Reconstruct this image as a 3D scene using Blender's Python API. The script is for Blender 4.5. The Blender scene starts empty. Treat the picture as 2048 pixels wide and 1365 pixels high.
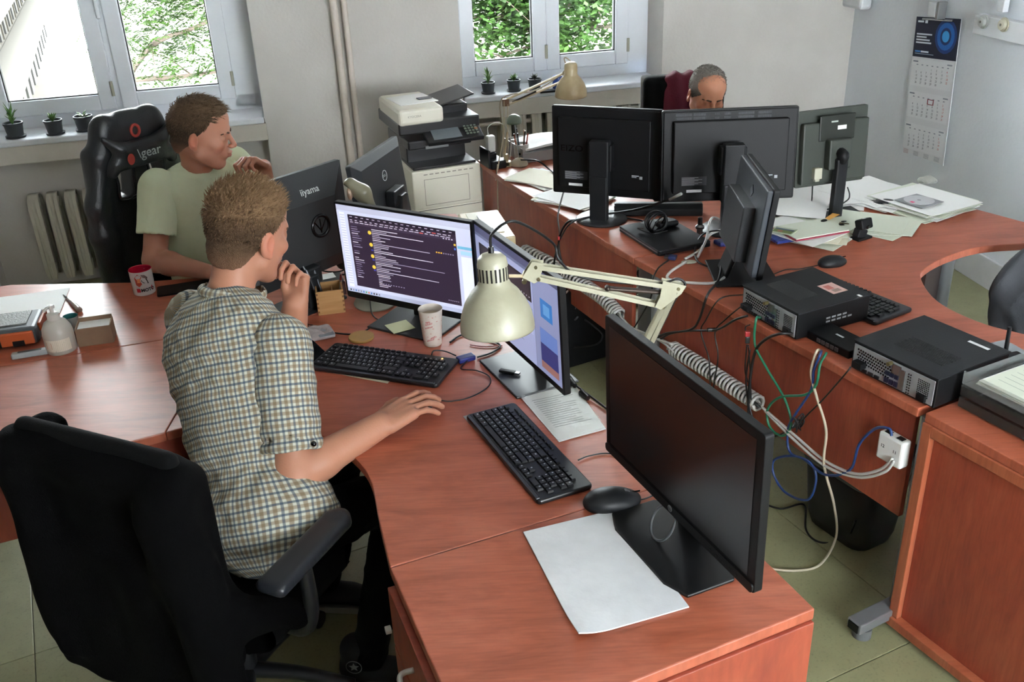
import bpy, bmesh, math, random
import numpy as np
from mathutils import Vector, Matrix
random.seed(7)
rng = np.random.default_rng(7)
SC = bpy.context.scene
COL = SC.collection

# ---------------------------------------------------------------- camera, sky, light, exposure
FPX, PITCH, ROLL, CZ = 1900.0, math.radians(26.39), math.radians(-2.494), 2.07
_f = np.array([0, math.cos(PITCH), -math.sin(PITCH)]); _r = np.array([1., 0, 0]); _u = np.cross(_r, _f)
CA = math.cos(ROLL) * _r + math.sin(ROLL) * _u
CB = -math.sin(ROLL) * _r + math.cos(ROLL) * _u
cam_d = bpy.data.cameras.new('camera'); cam = bpy.data.objects.new('camera', cam_d); COL.objects.link(cam)
cam_d.sensor_width = 36.0; cam_d.lens = FPX / 2048 * 36.0; cam_d.clip_start = 0.05; cam_d.clip_end = 300
m = Matrix.Identity(4)
for i in range(3):
    m[i][0] = CA[i]; m[i][1] = CB[i]; m[i][2] = -_f[i]
m[2][3] = CZ
cam.matrix_world = m
SC.camera = cam

world = bpy.data.worlds.new('sky'); SC.world = world; world.use_nodes = True
_bg = world.node_tree.nodes['Background']
_bg.inputs[0].default_value = (0.90, 0.96, 1.0, 1); _bg.inputs[1].default_value = 8.5
sun_d = bpy.data.lights.new('sun', 'SUN'); sun = bpy.data.objects.new('sun', sun_d); COL.objects.link(sun)
sun_d.energy = 3.0; sun_d.angle = 0.01; sun_d.color = (1.0, 0.96, 0.88)
sun.rotation_euler = (math.radians(38), 0, math.radians(-28)); sun.location = (0, 0, 12)
SC.view_settings.view_transform = 'Standard'; SC.view_settings.look = 'None'
SC.view_settings.gamma = 1.0; SC.view_settings.use_curve_mapping = False
SC.view_settings.exposure = 2.08
try:
    SC.cycles.max_bounces = 8; SC.cycles.diffuse_bounces = 5; SC.cycles.transparent_max_bounces = 12
    SC.cycles.sample_clamp_indirect = 8
except Exception:
    pass


def at(px, py, z):
    """point of the horizontal plane z that the photograph shows at (px, py)"""
    d = (px - 1024) / FPX * CA - (py - 682.5) / FPX * CB + _f
    t = (z - CZ) / d[2]
    return (float(d[0] * t), float(d[1] * t), z)


def atv(px, py, a, b):
    """point of the vertical plane through plan points a and b"""
    d = (px - 1024) / FPX * CA - (py - 682.5) / FPX * CB + _f
    n = (-(b[1] - a[1]), b[0] - a[0])
    t = (n[0] * a[0] + n[1] * a[1]) / (n[0] * d[0] + n[1] * d[1])
    return (float(d[0] * t), float(d[1] * t), float(d[2] * t + CZ))


# ---------------------------------------------------------------- helpers
def lin(c):
    if isinstance(c, str):
        c = c.lstrip('#'); c = [int(c[i:i + 2], 16) / 255 for i in (0, 2, 4)]
    return tuple(x / 12.92 if x <= 0.04045 else ((x + 0.055) / 1.055) ** 2.4 for x in c[:3])


_mats = {}
_BRIGHT = ('plaster', 'sill', 'window plastic', 'baseboard', 'paper', 'ceiling', 'pipe', 'radiator', 'sheet', 'calendar', 'print', 'outlet', 'casing')


def pm(name, col, rough=0.5, metal=0.0, bump=None, var=None, emis=0.0, trans=0.0, coat=0.0, spec=0.5, alpha=1.0, stretch=(1, 1, 1)):
    """procedural principled material; var = (colour, scale, amount), bump = (scale, strength)"""
    if name in _mats: return _mats[name]
    mt = bpy.data.materials.new(name); mt.use_nodes = True; nt = mt.node_tree; b = nt.nodes['Principled BSDF']
    kf = 1.0 if emis or any(w in name for w in _BRIGHT) else .72
    c = (*[x * kf for x in lin(col)], 1)
    b.inputs['Base Color'].default_value = c; b.inputs['Roughness'].default_value = rough
    b.inputs['Metallic'].default_value = metal; b.inputs['Transmission Weight'].default_value = trans
    b.inputs['Coat Weight'].default_value = coat; b.inputs['Coat Roughness'].default_value = 0.15
    b.inputs['Specular IOR Level'].default_value = spec; b.inputs['Alpha'].default_value = alpha
    if emis:
        b.inputs['Emission Color'].default_value = c; b.inputs['Emission Strength'].default_value = emis
    tc = nt.nodes.new('ShaderNodeTexCoord'); mp = nt.nodes.new('ShaderNodeMapping'); mp.inputs['Scale'].default_value = stretch
    nt.links.new(tc.outputs['Object'], mp.inputs[0])
    if var:
        n = nt.nodes.new('ShaderNodeTexNoise'); n.inputs['Scale'].default_value = var[1]; n.inputs['Detail'].default_value = 6
        r = nt.nodes.new('ShaderNodeMapRange'); r.inputs[1].default_value = 0.35; r.inputs[2].default_value = 0.65
        r.inputs[3].default_value = 0; r.inputs[4].default_value = var[2]
        mx = nt.nodes.new('ShaderNodeMix'); mx.data_type = 'RGBA'
        mx.inputs[6].default_value = c; mx.inputs[7].default_value = (*[x * kf for x in lin(var[0])], 1)
        nt.links.new(mp.outputs[0], n.inputs['Vector']); nt.links.new(n.outputs[0], r.inputs[0])
        nt.links.new(r.outputs[0], mx.inputs[0]); nt.links.new(mx.outputs[2], b.inputs['Base Color'])
    if bump:
        n = nt.nodes.new('ShaderNodeTexNoise'); n.inputs['Scale'].default_value = bump[0]; n.inputs['Detail'].default_value = 5
        bp = nt.nodes.new('ShaderNodeBump'); bp.inputs['Strength'].default_value = bump[1]; bp.inputs['Distance'].default_value = 0.01
        nt.links.new(mp.outputs[0], n.inputs['Vector']); nt.links.new(n.outputs[0], bp.inputs['Height'])
        nt.links.new(bp.outputs[0], b.inputs['Normal'])
    _mats[name] = mt
    return mt


def vcm(name, rough=0.6, emis=0.0, spec=0.4, bump=None):
    """material that reads the colours printed on a mesh"""
    if name in _mats: return _mats[name]
    mt = bpy.data.materials.new(name); mt.use_nodes = True; nt = mt.node_tree; b = nt.nodes['Principled BSDF']
    a = nt.nodes.new('ShaderNodeAttribute'); a.attribute_name = 'Col'
    nt.links.new(a.outputs[0], b.inputs['Base Color']); b.inputs['Roughness'].default_value = rough
    b.inputs['Specular IOR Level'].default_value = spec
    if emis:
        nt.links.new(a.outputs[0], b.inputs['Emission Color']); b.inputs['Emission Strength'].default_value = emis
    if bump:
        n = nt.nodes.new('ShaderNodeTexNoise'); n.inputs['Scale'].default_value = bump[0]
        bp = nt.nodes.new('ShaderNodeBump'); bp.inputs['Strength'].default_value = bump[1]; bp.inputs['Distance'].default_value = 0.01
        tc = nt.nodes.new('ShaderNodeTexCoord'); nt.links.new(tc.outputs['Object'], n.inputs['Vector'])
        nt.links.new(n.outputs[0], bp.inputs['Height']); nt.links.new(bp.outputs[0], b.inputs['Normal'])
    _mats[name] = mt
    return mt


def RZ(a): return Matrix.Rotation(a, 3, 'Z')
def RX(a): return Matrix.Rotation(a, 3, 'X')
def RY(a): return Matrix.Rotation(a, 3, 'Y')


def crom(pts, per=8, closed=False):
    P = [Vector(p) for p in pts]; n = len(P)
    if n < 3: return P
    out = []
    g = (lambda i: P[i % n]) if closed else (lambda i: P[max(0, min(n - 1, i))])
    for i in range(n if closed else n - 1):
        a, b, c, d = g(i - 1), g(i), g(i + 1), g(i + 2)
        for k in range(per):
            t = k / per
            out.append(0.5 * ((2 * b) + (c - a) * t + (2 * a - 5 * b + 4 * c - d) * t * t + (3 * b - a - 3 * c + d) * t ** 3))
    if not closed: out.append(P[-1])
    return out


class MB:
    def __init__(self):
        self.v = []; self.f = []; self.c = []; self.T = None; self.col = None

    def add(self, vs, fs, col=None):
        o = len(self.v)
        if self.T is not None: vs = [self.T @ Vector(p) for p in vs]
        self.v += [tuple(p) for p in vs]; self.f += [[i + o for i in q] for q in fs]
        self.c += [col or self.col] * len(fs); return self

    def box(self, c, s, R=None, col=None, taper=1.0):
        hx, hy, hz = s[0] / 2, s[1] / 2, s[2] / 2; vs = []
        for z in (-1, 1):
            k = taper if z > 0 else 1
            for x, y in ((-1, -1), (1, -1), (1, 1), (-1, 1)):
                p = Vector((x * hx * k, y * hy * k, z * hz))
                if R is not None: p = R @ p
                vs.append(p + Vector(c))
        fs = [(3, 2, 1, 0), (4, 5, 6, 7), (0, 1, 5, 4), (1, 2, 6, 5), (2, 3, 7, 6), (3, 0, 4, 7)]
        if R is not None and R.determinant() < 0: fs = [q[::-1] for q in fs]
        return self.add(vs, fs, col)

    def prism(self, poly, z0, z1, col=None, R=None, o=(0, 0, 0)):
        a = sum(poly[i][0] * poly[(i + 1) % len(poly)][1] - poly[(i + 1) % len(poly)][0] * poly[i][1] for i in range(len(poly)))
        if a < 0: poly = poly[::-1]
        n = len(poly); vs = [Vector((x, y, z0)) for x, y in poly] + [Vector((x, y, z1)) for x, y in poly]
        if R is not None: vs = [R @ p for p in vs]
        vs = [p + Vector(o) for p in vs]
        return self.add(vs, [list(range(n))[::-1], list(range(n, 2 * n))] + [(i, (i + 1) % n, n + (i + 1) % n, n + i) for i in range(n)], col)

    def rings(self, rings, cap=True, closed=False, col=None):
        n = len(rings[0]); vs = [p for r in rings for p in r]; fs = []
        m_ = len(rings)
        for i in range(m_ if closed else m_ - 1):
            a, b = i * n, ((i + 1) % m_) * n
            fs += [(a + j, a + (j + 1) % n, b + (j + 1) % n, b + j) for j in range(n)]
        if cap and not closed: fs += [list(range(n))[::-1], [(m_ - 1) * n + j for j in range(n)]]
        return self.add(vs, fs, col)

    def tube(self, pts, r, n=8, per=6, closed=False, cap=True, col=None, smooth=True):
        P = crom(pts, per, closed) if smooth and len(pts) > 2 else [Vector(p) for p in pts]
        m_ = len(P); rr = r if callable(r) else (lambda t: r)
        rings = []; up = None
        for i, p in enumerate(P):
            d = (P[(i + 1) % m_] - P[i - 1]) if closed else (P[min(i + 1, m_ - 1)] - P[max(i - 1, 0)])
            if d.length < 1e-9: d = Vector((0, 0, 1))
            d.normalize()
            if up is None: up = Vector((0, 0, 1)) if abs(d.z) < 0.9 else Vector((1, 0, 0))
            s = d.cross(up)
            if s.length < 1e-6: s = d.cross(Vector((0, 1, 0.1)))
            s.normalize(); up = s.cross(d).normalized(); q = rr(i / max(1, m_ - 1))
            rings.append([p + s * math.cos(a) * q + up * math.sin(a) * q for a in [2 * math.pi * k / n for k in range(n)]])
        return self.rings(rings, cap, closed, col)

    def cyl(self, a, b, r0, r1=None, n=16, cap=True, col=None):
        r1 = r0 if r1 is None else r1
        return self.tube([a, b], lambda t: r0 + (r1 - r0) * t, n, cap=cap, col=col, smooth=False)

    def lathe(self, prof, n=24, c=(0, 0, 0), R=None, cap=True, col=None):
        rings = []
        for r, z in prof:
            ring = [Vector((math.cos(2 * math.pi * k / n) * r, math.sin(2 * math.pi * k / n) * r, z)) for k in range(n)]
            if R is not None: ring = [R @ p for p in ring]
            rings.append([p + Vector(c) for p in ring])
        return self.rings(rings, cap, False, col)

    def ell(self, c, r, R=None, n=16, m_=10, col=None):
        prof = [(max(1e-4, math.sin(math.pi * i / m_)), -math.cos(math.pi * i / m_)) for i in range(m_ + 1)]
        rings = []
        for q, z in prof:
            ring = [Vector((math.cos(2 * math.pi * k / n) * q * r[0], math.sin(2 * math.pi * k / n) * q * r[1], z * r[2])) for k in range(n)]
            if R is not None: ring = [R @ p for p in ring]
            rings.append([p + Vector(c) for p in ring])
        return self.rings(rings, True, False, col)

    def rect(self, o, ux, uy, x0, y0, x1, y1, col=None):
        o, ux, uy = Vector(o), Vector(ux), Vector(uy)
        return self.add([o + ux * x + uy * y for x, y in ((x0, y0), (x1, y0), (x1, y1), (x0, y1))], [(0, 1, 2, 3)], col)

    def rplate(self, w, h, z0, z1, r, R=None, o=(0, 0, 0), col=None, n=5):
        return self.prism(rrect(w, h, r, n), z0, z1, col, R, o)

    def text(self, s, size, o, ux, uy, col=None, align='LEFT', bold=0.0, sx=1.0):
        vs, fs, w = text_mesh(s, bold)
        off = {'LEFT': 0, 'CENTER': -w / 2, 'RIGHT': -w}[align]
        o, ux, uy = Vector(o), Vector(ux), Vector(uy)
        return self.add([o + ux * ((p[0] + off) * size * sx) + uy * (p[1] * size) for p in vs], fs, col)

    def build(self, name, mat, parent=None, smooth=None, bevel=0, world=True, seg=2, solid=0, sub=0):
        me = bpy.data.meshes.new(name); vs = self.v
        rt_ = parent
        while rt_ is not None and rt_.name not in W_INV: rt_ = rt_.parent
        if rt_ is not None and world:
            inv = W_INV[rt_.name]['_inv']; vs = [tuple(inv @ Vector(p)) for p in vs]
        me.from_pydata(vs, [], self.f)
        if any(x is not None for x in self.c):
            a = me.color_attributes.new('Col', 'FLOAT_COLOR', 'CORNER'); k = []
            for q, c in zip(self.f, self.c):
                k += [*(lin(c) if c else (0.5, 0.5, 0.5)), 1.0] * len(q)
            a.data.foreach_set('color', k)
        me.update()
        if smooth:
            me.shade_smooth() if smooth is True else me.set_sharp_from_angle(angle=math.radians(smooth))
        me.materials.append(mat)
        o = bpy.data.objects.new(name, me); COL.objects.link(o)
        if parent is not None:
            o.parent = parent
            if name in STUFF: o['kind'] = 'stuff'
        if bevel:
            b = o.modifiers.new('bevel', 'BEVEL'); b.width = bevel; b.segments = seg; b.limit_method = 'ANGLE'; b.angle_limit = math.radians(35)
        if solid:
            b = o.modifiers.new('thickness', 'SOLIDIFY'); b.thickness = solid; b.offset = 0
        if sub:
            b = o.modifiers.new('smooth', 'SUBSURF'); b.levels = sub; b.render_levels = sub
        return o


W_INV = {}
STUFF = {'label', 'sticker', 'print', 'footer_print', 'header', 'month_block', 'front_print', 'pivot_bolts', 'video_port', 'usb_port', 'keypad', 'finger_joints', 'vent_slots', 'buttons', 'date_slider', 'picture'}
_txt = {}


def text_mesh(s, bold=0.0):
    k = (s, bold)
    if k in _txt: return _txt[k]
    cu = bpy.data.curves.new('t', 'FONT'); cu.body = s; cu.size = 1.0; cu.offset = bold; cu.resolution_u = 3
    ob = bpy.data.objects.new('t', cu); COL.objects.link(ob)
    dg = bpy.context.evaluated_depsgraph_get(); me = bpy.data.meshes.new_from_object(ob.evaluated_get(dg))
    vs = [tuple(v.co) for v in me.vertices]; fs = [list(p.vertices) for p in me.polygons]
    bpy.data.objects.remove(ob); bpy.data.meshes.remove(me); bpy.data.curves.remove(cu)
    w = max([v[0] for v in vs], default=0)
    _txt[k] = (vs, fs, w); return _txt[k]


def rrect(w, h, r, n=5):
    P = []
    for cx_, cy_, a0 in ((w / 2 - r, h / 2 - r, 0), (-w / 2 + r, h / 2 - r, 90), (-w / 2 + r, -h / 2 + r, 180), (w / 2 - r, -h / 2 + r, 270)):
        for k in range(n + 1):
            a = math.radians(a0 + 90 * k / n); P.append((cx_ + r * math.cos(a), cy_ + r * math.sin(a)))
    return P


def tag(o, label=None, cat=None, group=None, kind=None):
    if label: o['label'] = label
    if cat: o['category'] = cat
    if group: o['group'] = group
    if kind: o['kind'] = kind
    return o


def thing(name, label, cat, loc=(0, 0, 0), rz=0.0, group=None, kind=None):
    o = bpy.data.objects.new(name, None); COL.objects.link(o); o.empty_display_size = 0.05
    o.location = loc; o.rotation_euler = (0, 0, rz)
    M4 = Matrix.Translation(Vector(loc)) @ Matrix.Rotation(rz, 4, 'Z')
    W_INV[o.name] = {'_inv': M4.inverted(), 'M': M4}
    return tag(o, label, cat, group, kind)


def copy_tree(o, parent=None, loc=None, rz=None, label=None):
    c = o.copy(); COL.objects.link(c); c.parent = parent
    if loc is not None: c.location = loc
    if rz is not None: c.rotation_euler = (0, 0, rz)
    if label: c['label'] = label
    for ch in list(o.children): copy_tree(ch, c)
    return c


def cable(name, label, pts, r, mat, cat='cable', group=None, n=8, per=8):
    o = MB().tube(pts, r, n, per).build(name, mat, smooth=True)
    return tag(o, label, cat, group)


Z = 0.74
# ================================================================= the room
C0 = Vector((2.25, 6.24)); UA = math.radians(13.3)
UD = Vector((-math.cos(UA), -math.sin(UA))); NB = Vector((-math.sin(UA), math.cos(UA)))   # along the window wall, and out of the room
C0 = Vector((2.08, 6.20)); RD = Vector((math.cos(math.radians(-81)), math.sin(math.radians(-81)))); NR = Vector((-RD.y, RD.x))


def bw(u, off, z): p = C0 + UD * u + NB * off; return Vector((p.x, p.y, z))


UC = -0.17                                              # the corner with the right wall
CR = C0 + UD * UC


def rw(v, off, z): p = CR + RD * v + NR * (-off) ; return Vector((p.x, p.y, z))


if (rw(0, 1, 0) - rw(0, 0, 0)).x > 0: pass
M_wall = pm('painted plaster', '#c9c5c0', 0.85, bump=(60, 0.12), var=('#b9b4ae', 3, 0.5))
M_wallr = pm('pale blue white plaster', '#dfe4ea', 0.8, bump=(50, 0.12), var=('#d5dbe2', 3, 0.5))
M_white = pm('white window plastic', '#e4e8ee', 0.25, var=('#d8dce2', 6, 0.4))
M_sill = pm('white painted sill', '#dfe3ea', 0.35, var=('#d2d6dd', 8, 0.4))
M_rubber = pm('dark window gasket', '#26282b', 0.6)
M_base = pm('white painted baseboard', '#d5d8dc', 0.5, var=('#c4c6c8', 9, 0.4))

# floor: green grey linoleum with welded seams
def floor_mat():
    mt = bpy.data.materials.new('green grey linoleum'); mt.use_nodes = True; nt = mt.node_tree; b = nt.nodes['Principled BSDF']; L = nt.links.new
    tc = nt.nodes.new('ShaderNodeTexCoord')
    n1 = nt.nodes.new('ShaderNodeTexNoise'); n1.inputs['Scale'].default_value = 9; n1.inputs['Detail'].default_value = 8
    n2 = nt.nodes.new('ShaderNodeTexNoise'); n2.inputs['Scale'].default_value = 120; n2.inputs['Detail'].default_value = 4
    L(tc.outputs['Object'], n1.inputs[0]); L(tc.outputs['Object'], n2.inputs[0])
    m1 = nt.nodes.new('ShaderNodeMix'); m1.data_type = 'RGBA'; m1.inputs[6].default_value = (*lin('#7b7c5c'), 1); m1.inputs[7].default_value = (*lin('#989874'), 1)
    m2 = nt.nodes.new('ShaderNodeMix'); m2.data_type = 'RGBA'; m2.inputs[7].default_value = (*lin('#64654c'), 1)
    r = nt.nodes.new('ShaderNodeMapRange'); r.inputs[1].default_value = .55; r.inputs[2].default_value = .75; r.inputs[4].default_value = .5
    L(n1.outputs[0], m1.inputs[0]); L(n2.outputs[0], r.inputs[0]); L(r.outputs[0], m2.inputs[0]); L(m1.outputs[2], m2.inputs[6]); L(m2.outputs[2], b.inputs['Base Color'])
    b.inputs['Roughness'].default_value = 0.38; return mt


M_floor = floor_mat()
X0, X1, Y0 = -4.2, 4.4, -1.4
# the floor is laid in sheets with slightly sunk welded joints
MB().box(((X0 + X1) / 2, 2.6, -0.06), (X1 - X0 + 1, 9.4, 0.10)).build('floor', pm('dark floor joint', '#3c3e34', 0.7))['kind'] = 'structure'
FL = bpy.data.objects['floor']
shm = MB().box((0, 0, 0), (1.198, 1.198, 0.012)).build('sheet', M_floor, bevel=0.002)
COL.objects.unlink(shm)
fa = math.radians(25)
for i in range(-7, 8):
    for j in range(-6, 9):
        x = 0.4 + (i * math.cos(fa) - j * math.sin(fa)) * 1.2; y = 2.4 + (i * math.sin(fa) + j * math.cos(fa)) * 1.2
        if x < X0 + .2 or x > X1 - .2 or y < Y0 + .2 or y > 6.6: continue
        o = shm.copy(); o.name = 'floor_sheet'; COL.objects.link(o); o.parent = FL; o.location = (x, y, -0.006); o.rotation_euler = (0, 0, fa)

# window wall: pieces around the two openings
ZS, ZT, ZC = 0.845, 2.75, 3.2
o1 = (3.516, 5.10); o2 = (1.119, 2.366)
wb = MB()
RW = Matrix(((UD.x, NB.x, 0), (UD.y, NB.y, 0), (0, 0, 1)))


def wbox(mb, u0, u1, f0, f1, z0, z1):
    mb.box(bw((u0 + u1) / 2, (f0 + f1) / 2, (z0 + z1) / 2), (abs(u1 - u0), abs(f1 - f0), z1 - z0), RW)


for u0, u1 in ((UC - .6, o2[0]), (o2[1], o1[0]), (o1[1], 7.2)): wbox(wb, u0, u1, 0, .45, 0, ZC)
for u0, u1 in (o1, o2):
    wbox(wb, u0, u1, 0.12, .45, 0, ZS - .05)            # the thinner wall under the sill
    wbox(wb, u0, u1, 0, .45, ZT, ZC)
w = wb.build('wall_back', M_wall); w['kind'] = 'structure'
wr = MB(); RR = Matrix(((RD.x, NR.x, 0), (RD.y, NR.y, 0), (0, 0, 1)))
sgn = 1 if (CR + NR).x > CR.x else -1
c = CR + RD * 3.9 + NR * (0.15 * sgn)
wr.box((c.x, c.y, ZC / 2), (8.2, .3, ZC), RR)
w = wr.build('wall_right', M_wallr); w['kind'] = 'structure'
c = CR + RD * 3.9 - NR * (0.008 * sgn)
w = MB().box((c.x, c.y, .08), (7.8, .016, .16), RR).build('baseboard_right', M_base, bevel=.004); w['kind'] = 'structure'
w = MB().box((X0 - .1, 2.5, ZC / 2), (.2, 9.6, ZC)).build('wall_left', M_wall); w['kind'] = 'structure'
w = MB().box((-3.0, Y0 - .1, ZC / 2), (3.0, .2, ZC)).box((4.0, Y0 - .1, ZC / 2), (1.4, .2, ZC)).box((-.2, Y0 - .1, ZC / 2), (2.6, .2, ZC)).box((2.2, Y0 - .1, .5), (2.2, .2, 1.0)).box((2.2, Y0 - .1, 2.75), (2.2, .2, .9)).build('wall_front', M_wall); w['kind'] = 'structure'
w = MB().box(((X0 + X1) / 2, 2.5, ZC + .06), (X1 - X0 + 1.5, 10, .12)).build('ceiling', pm('white ceiling paint', '#dedcd8', .9)); w['kind'] = 'structure'


def glass_mat():
    mt = bpy.data.materials.new('window glass'); mt.use_nodes = True; nt = mt.node_tree; nt.nodes.clear(); L = nt.links.new
    out = nt.nodes.new('ShaderNodeOutputMaterial'); tr = nt.nodes.new('ShaderNodeBsdfTransparent'); gl = nt.nodes.new('ShaderNodeBsdfGlossy')
    gl.inputs['Roughness'].default_value = 0.02; mx = nt.nodes.new('ShaderNodeMixShader'); fr = nt.nodes.new('ShaderNodeFresnel'); fr.inputs[0].default_value = 1.45
    tr.inputs[0].default_value = (.97, .985, .98, 1)
    L(fr.outputs[0], mx.inputs[0]); L(tr.outputs[0], mx.inputs[1]); L(gl.outputs[0], mx.inputs[2]); L(mx.outputs[0], out.inputs[0]); return mt


M_glass = glass_mat()


def window(n, u0, u1, panes, f0):
    """panes: list of (ua, ub) glass widths; everything lies f0 behind the wall face"""
    o = thing('window_%d' % n, None, None, kind='structure')
    fr = MB(); zf0, zf1 = 0.88, ZT
    e0, e1 = u0 - .085, u1 + .005
    gs = sorted(panes); ins = [(e0, gs[0][0] - .07), (gs[-1][1] + .07, e1)] + [(gs[0][1] + .06, gs[1][0] - .06)]
    for a, b in ins: wbox(fr, a, b, f0, f0 + .07, zf0, zf1)
    wbox(fr, e0, e1, f0, f0 + .07, .79, .965); wbox(fr, e0, e1, f0, f0 + .07, zf1 - .06, zf1)
    fr.build('window_frame', M_white, o, bevel=.004)
    for (a, b) in panes:
        s = MB(); g = .085; zb, zt = 1.03, ZT - .14
        for p, q, z0, z1 in ((a - g, a, zb - g, zt + g), (b, b + g, zb - g, zt + g), (a, b, zb - g, zb), (a, b, zt, zt + g)):
            wbox(s, p, q, f0 - .018, f0 + .055, z0, z1)
        sh = s.build('sash', M_white, o, bevel=.007)
        s = MB(); k = .006
        for p, q, z0, z1 in ((a, a + k, zb, zt), (b - k, b, zb, zt), (a, b, zb, zb + k), (a, b, zt - k, zt)): wbox(s, p, q, f0 + .003, f0 + .03, z0, z1)
        s.build('gasket', M_rubber, sh)
        s = MB(); wbox(s, a, b, f0 + .016, f0 + .022, zb, zt); s.build('pane', M_glass, sh)
        s = MB(); s.cyl(bw(a - g + .005, f0 - .025, 1.02), bw(a - g + .005, f0 - .025, 1.10), .009, n=12)
        s.build('hinge', pm('cream hinge cover', '#c9c7b4', .4), sh)
    return o


w1 = window(1, o1[0] + .08, o1[1], [(3.742, 4.196), (4.395, 4.869)], .25)
w2 = window(2, o2[0] + .08, o2[1] - .0, [(1.336, 1.70), (1.868, 2.236)], .25)
# handle on the left sash of window 1
hb = MB(); hb.box(bw(4.30, .222, 1.55), (.028, .02, .10), RW).box(bw(4.30, .20, 1.50), (.02, .018, .13), RW)
hb.build('window_handle', M_white, w1, bevel=.006)
for i, (a, b) in enumerate((o1, o2)):
    s = MB(); wbox(s, a + .003, b - .003, -.035, .25, ZS, .88)
    o = s.build('trim_%d' % (i + 1), M_sill, bevel=.008); o['kind'] = 'structure'
    s = MB(); wbox(s, a - .005, b + .02, -.02, .10, ZS - .10, ZS)
    o = s.build('trim_%d' % (i + 3), pm('cream plaster ledge', '#cfc9bf', .8, var=('#bdb7ac', 5, .5)), bevel=.006); o['kind'] = 'structure'

# two heating pipes on the pier
M_pipe = pm('cream pipe paint', '#cdc2b8', .42, var=('#bfb3a8', 7, .5))
for i, (u, r) in enumerate(((3.062, .021), (3.005, .017))):
    a, b = bw(u, -.045 , 0.0), bw(u + .0, -.045, ZC)
    o = MB().cyl(a, b, r, n=14).build('heating_pipe', M_pipe, smooth=40)
    tag(o, ['thick cream heating pipe up the wall, left of the pair', 'thin cream heating pipe up the wall, right of the pair'][i], 'pipe', 'heating pipes on the pier')

# radiators
M_rad = pm('cream radiator enamel', '#b9b4a6', .4, var=('#c0bbac', 9, .5), bump=(40, .1))


def radiator(label, u0, nsec, z0, z1, off, pitch=.062, group=None):
    b = bw(u0, off, 0); t = thing('radiator', label, 'radiator', (b.x, b.y, 0), math.atan2(UD.y, UD.x))
    s = MB(); d = .11
    pr = [(-.033, 0), (-.030, .012), (-.012, .016), (-.006, .010), (.006, .010), (.012, .016), (.030, .012), (.033, 0), (.030, -.012), (-.030, -.012)]
    for sg in (-1, 1):
        rg = []
        for yy, zz, k in ((d / 2 - .004, z0, .7), (d / 2, z0 + .05, 1), (d / 2, z1 - .08, 1), (d / 2 - .012, z1 - .03, .98), (d / 2 - .035, z1 - .004, .9), (0, z1, .85)):
            rg.append([Vector((x * k, sg * (yy + q), zz)) for x, q in pr])
        s.rings(rg)
    s.cyl((-.031, 0, z1 - .055), (.031, 0, z1 - .055), .03, n=12); s.cyl((-.031, 0, z0 + .05), (.031, 0, z0 + .05), .03, n=12)
    s.box((0, 0, (z0 + z1) / 2), (.030, d, z1 - z0 - .12))
    first = s.build('radiator_section', M_rad, t, smooth=45, world=False)
    for k in range(1, nsec):
        c_ = first.copy(); COL.objects.link(c_); c_.parent = t; c_.location = (k * pitch * 1.55, 0, 0)
    p = MB(); L_ = nsec * pitch * 1.55
    p.cyl((-.10, 0, z1 - .055), (0, 0, z1 - .055), .013, n=10).build('pipe', M_rad, t, smooth=40, world=False)
    return t


radiator('old cream ribbed radiator below the window sill behind the gaming chair', 4.05, 9, .07, .56, .05)
radiator('cream ribbed radiator below the second window behind the rear desk', 1.35, 9, .32, .77, .05)
a = bw(1.95, .02, .70); b_ = bw(2.7, .02, .70)
tag(MB().cyl(a, b_, .013, n=10).cyl(bw(2.7, .02, .70), bw(2.7, .02, .05), .013, n=10).build('feed_pipe', M_pipe, smooth=40), 'thin horizontal radiator pipe behind the printer', 'pipe')

w = MB().box((.5, Y0 - 1.4, ZC + .05), (9, 2.4, .15)).build('trim_9', M_base); w['kind'] = 'structure'  # unseen overhang, added to keep direct sun out of the front wall opening
# the outlet strip, junction box and hook on the right wall
def rwp(v, off, z): p = CR + RD * v - NR * (off * sgn); return Vector((p.x, p.y, z))


# ---------------------------------------------------------------- outside: pale building, trees, yard
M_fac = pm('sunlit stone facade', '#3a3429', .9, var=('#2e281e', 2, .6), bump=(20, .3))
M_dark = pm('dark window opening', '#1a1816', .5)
P0 = Vector((-16.5, 32.1)); FD = Vector((-.36, .933)); FN = Vector((.933, .36))
bt = thing('building', 'beige stone building with rows of dark openings outside the left window', 'building', (P0.x, P0.y, -12))


def fpt(t, off, z): p = P0 + FD * t + FN * off; return Vector((p.x, p.y, z))


RF = Matrix(((FD.x, FN.x, 0), (FD.y, FN.y, 0), (0, 0, 1)))
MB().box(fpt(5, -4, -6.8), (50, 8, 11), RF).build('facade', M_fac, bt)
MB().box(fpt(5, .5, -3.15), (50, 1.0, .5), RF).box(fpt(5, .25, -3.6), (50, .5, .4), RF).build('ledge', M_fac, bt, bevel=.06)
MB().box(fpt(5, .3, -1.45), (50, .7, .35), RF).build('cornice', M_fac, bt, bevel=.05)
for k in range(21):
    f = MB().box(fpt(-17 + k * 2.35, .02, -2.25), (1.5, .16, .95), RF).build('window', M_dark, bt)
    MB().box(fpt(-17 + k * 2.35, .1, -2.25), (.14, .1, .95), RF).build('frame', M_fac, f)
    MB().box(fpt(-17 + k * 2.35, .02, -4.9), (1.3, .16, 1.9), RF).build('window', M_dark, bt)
w = MB().box((0, 40, -12.1), (160, 90, .2)).build('ground', pm('pale yard paving', '#6f6c62', .9, var=('#a8a596', 1, .6))); w['kind'] = 'structure'
b2 = thing('building', 'white sunlit house wall far behind the tree outside', 'building', (10, 60, -12))
MB().box((12, 62, -4), (70, 4, 18)).build('facade', pm('white render', '#b9b6ac', .9), b2)
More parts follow.
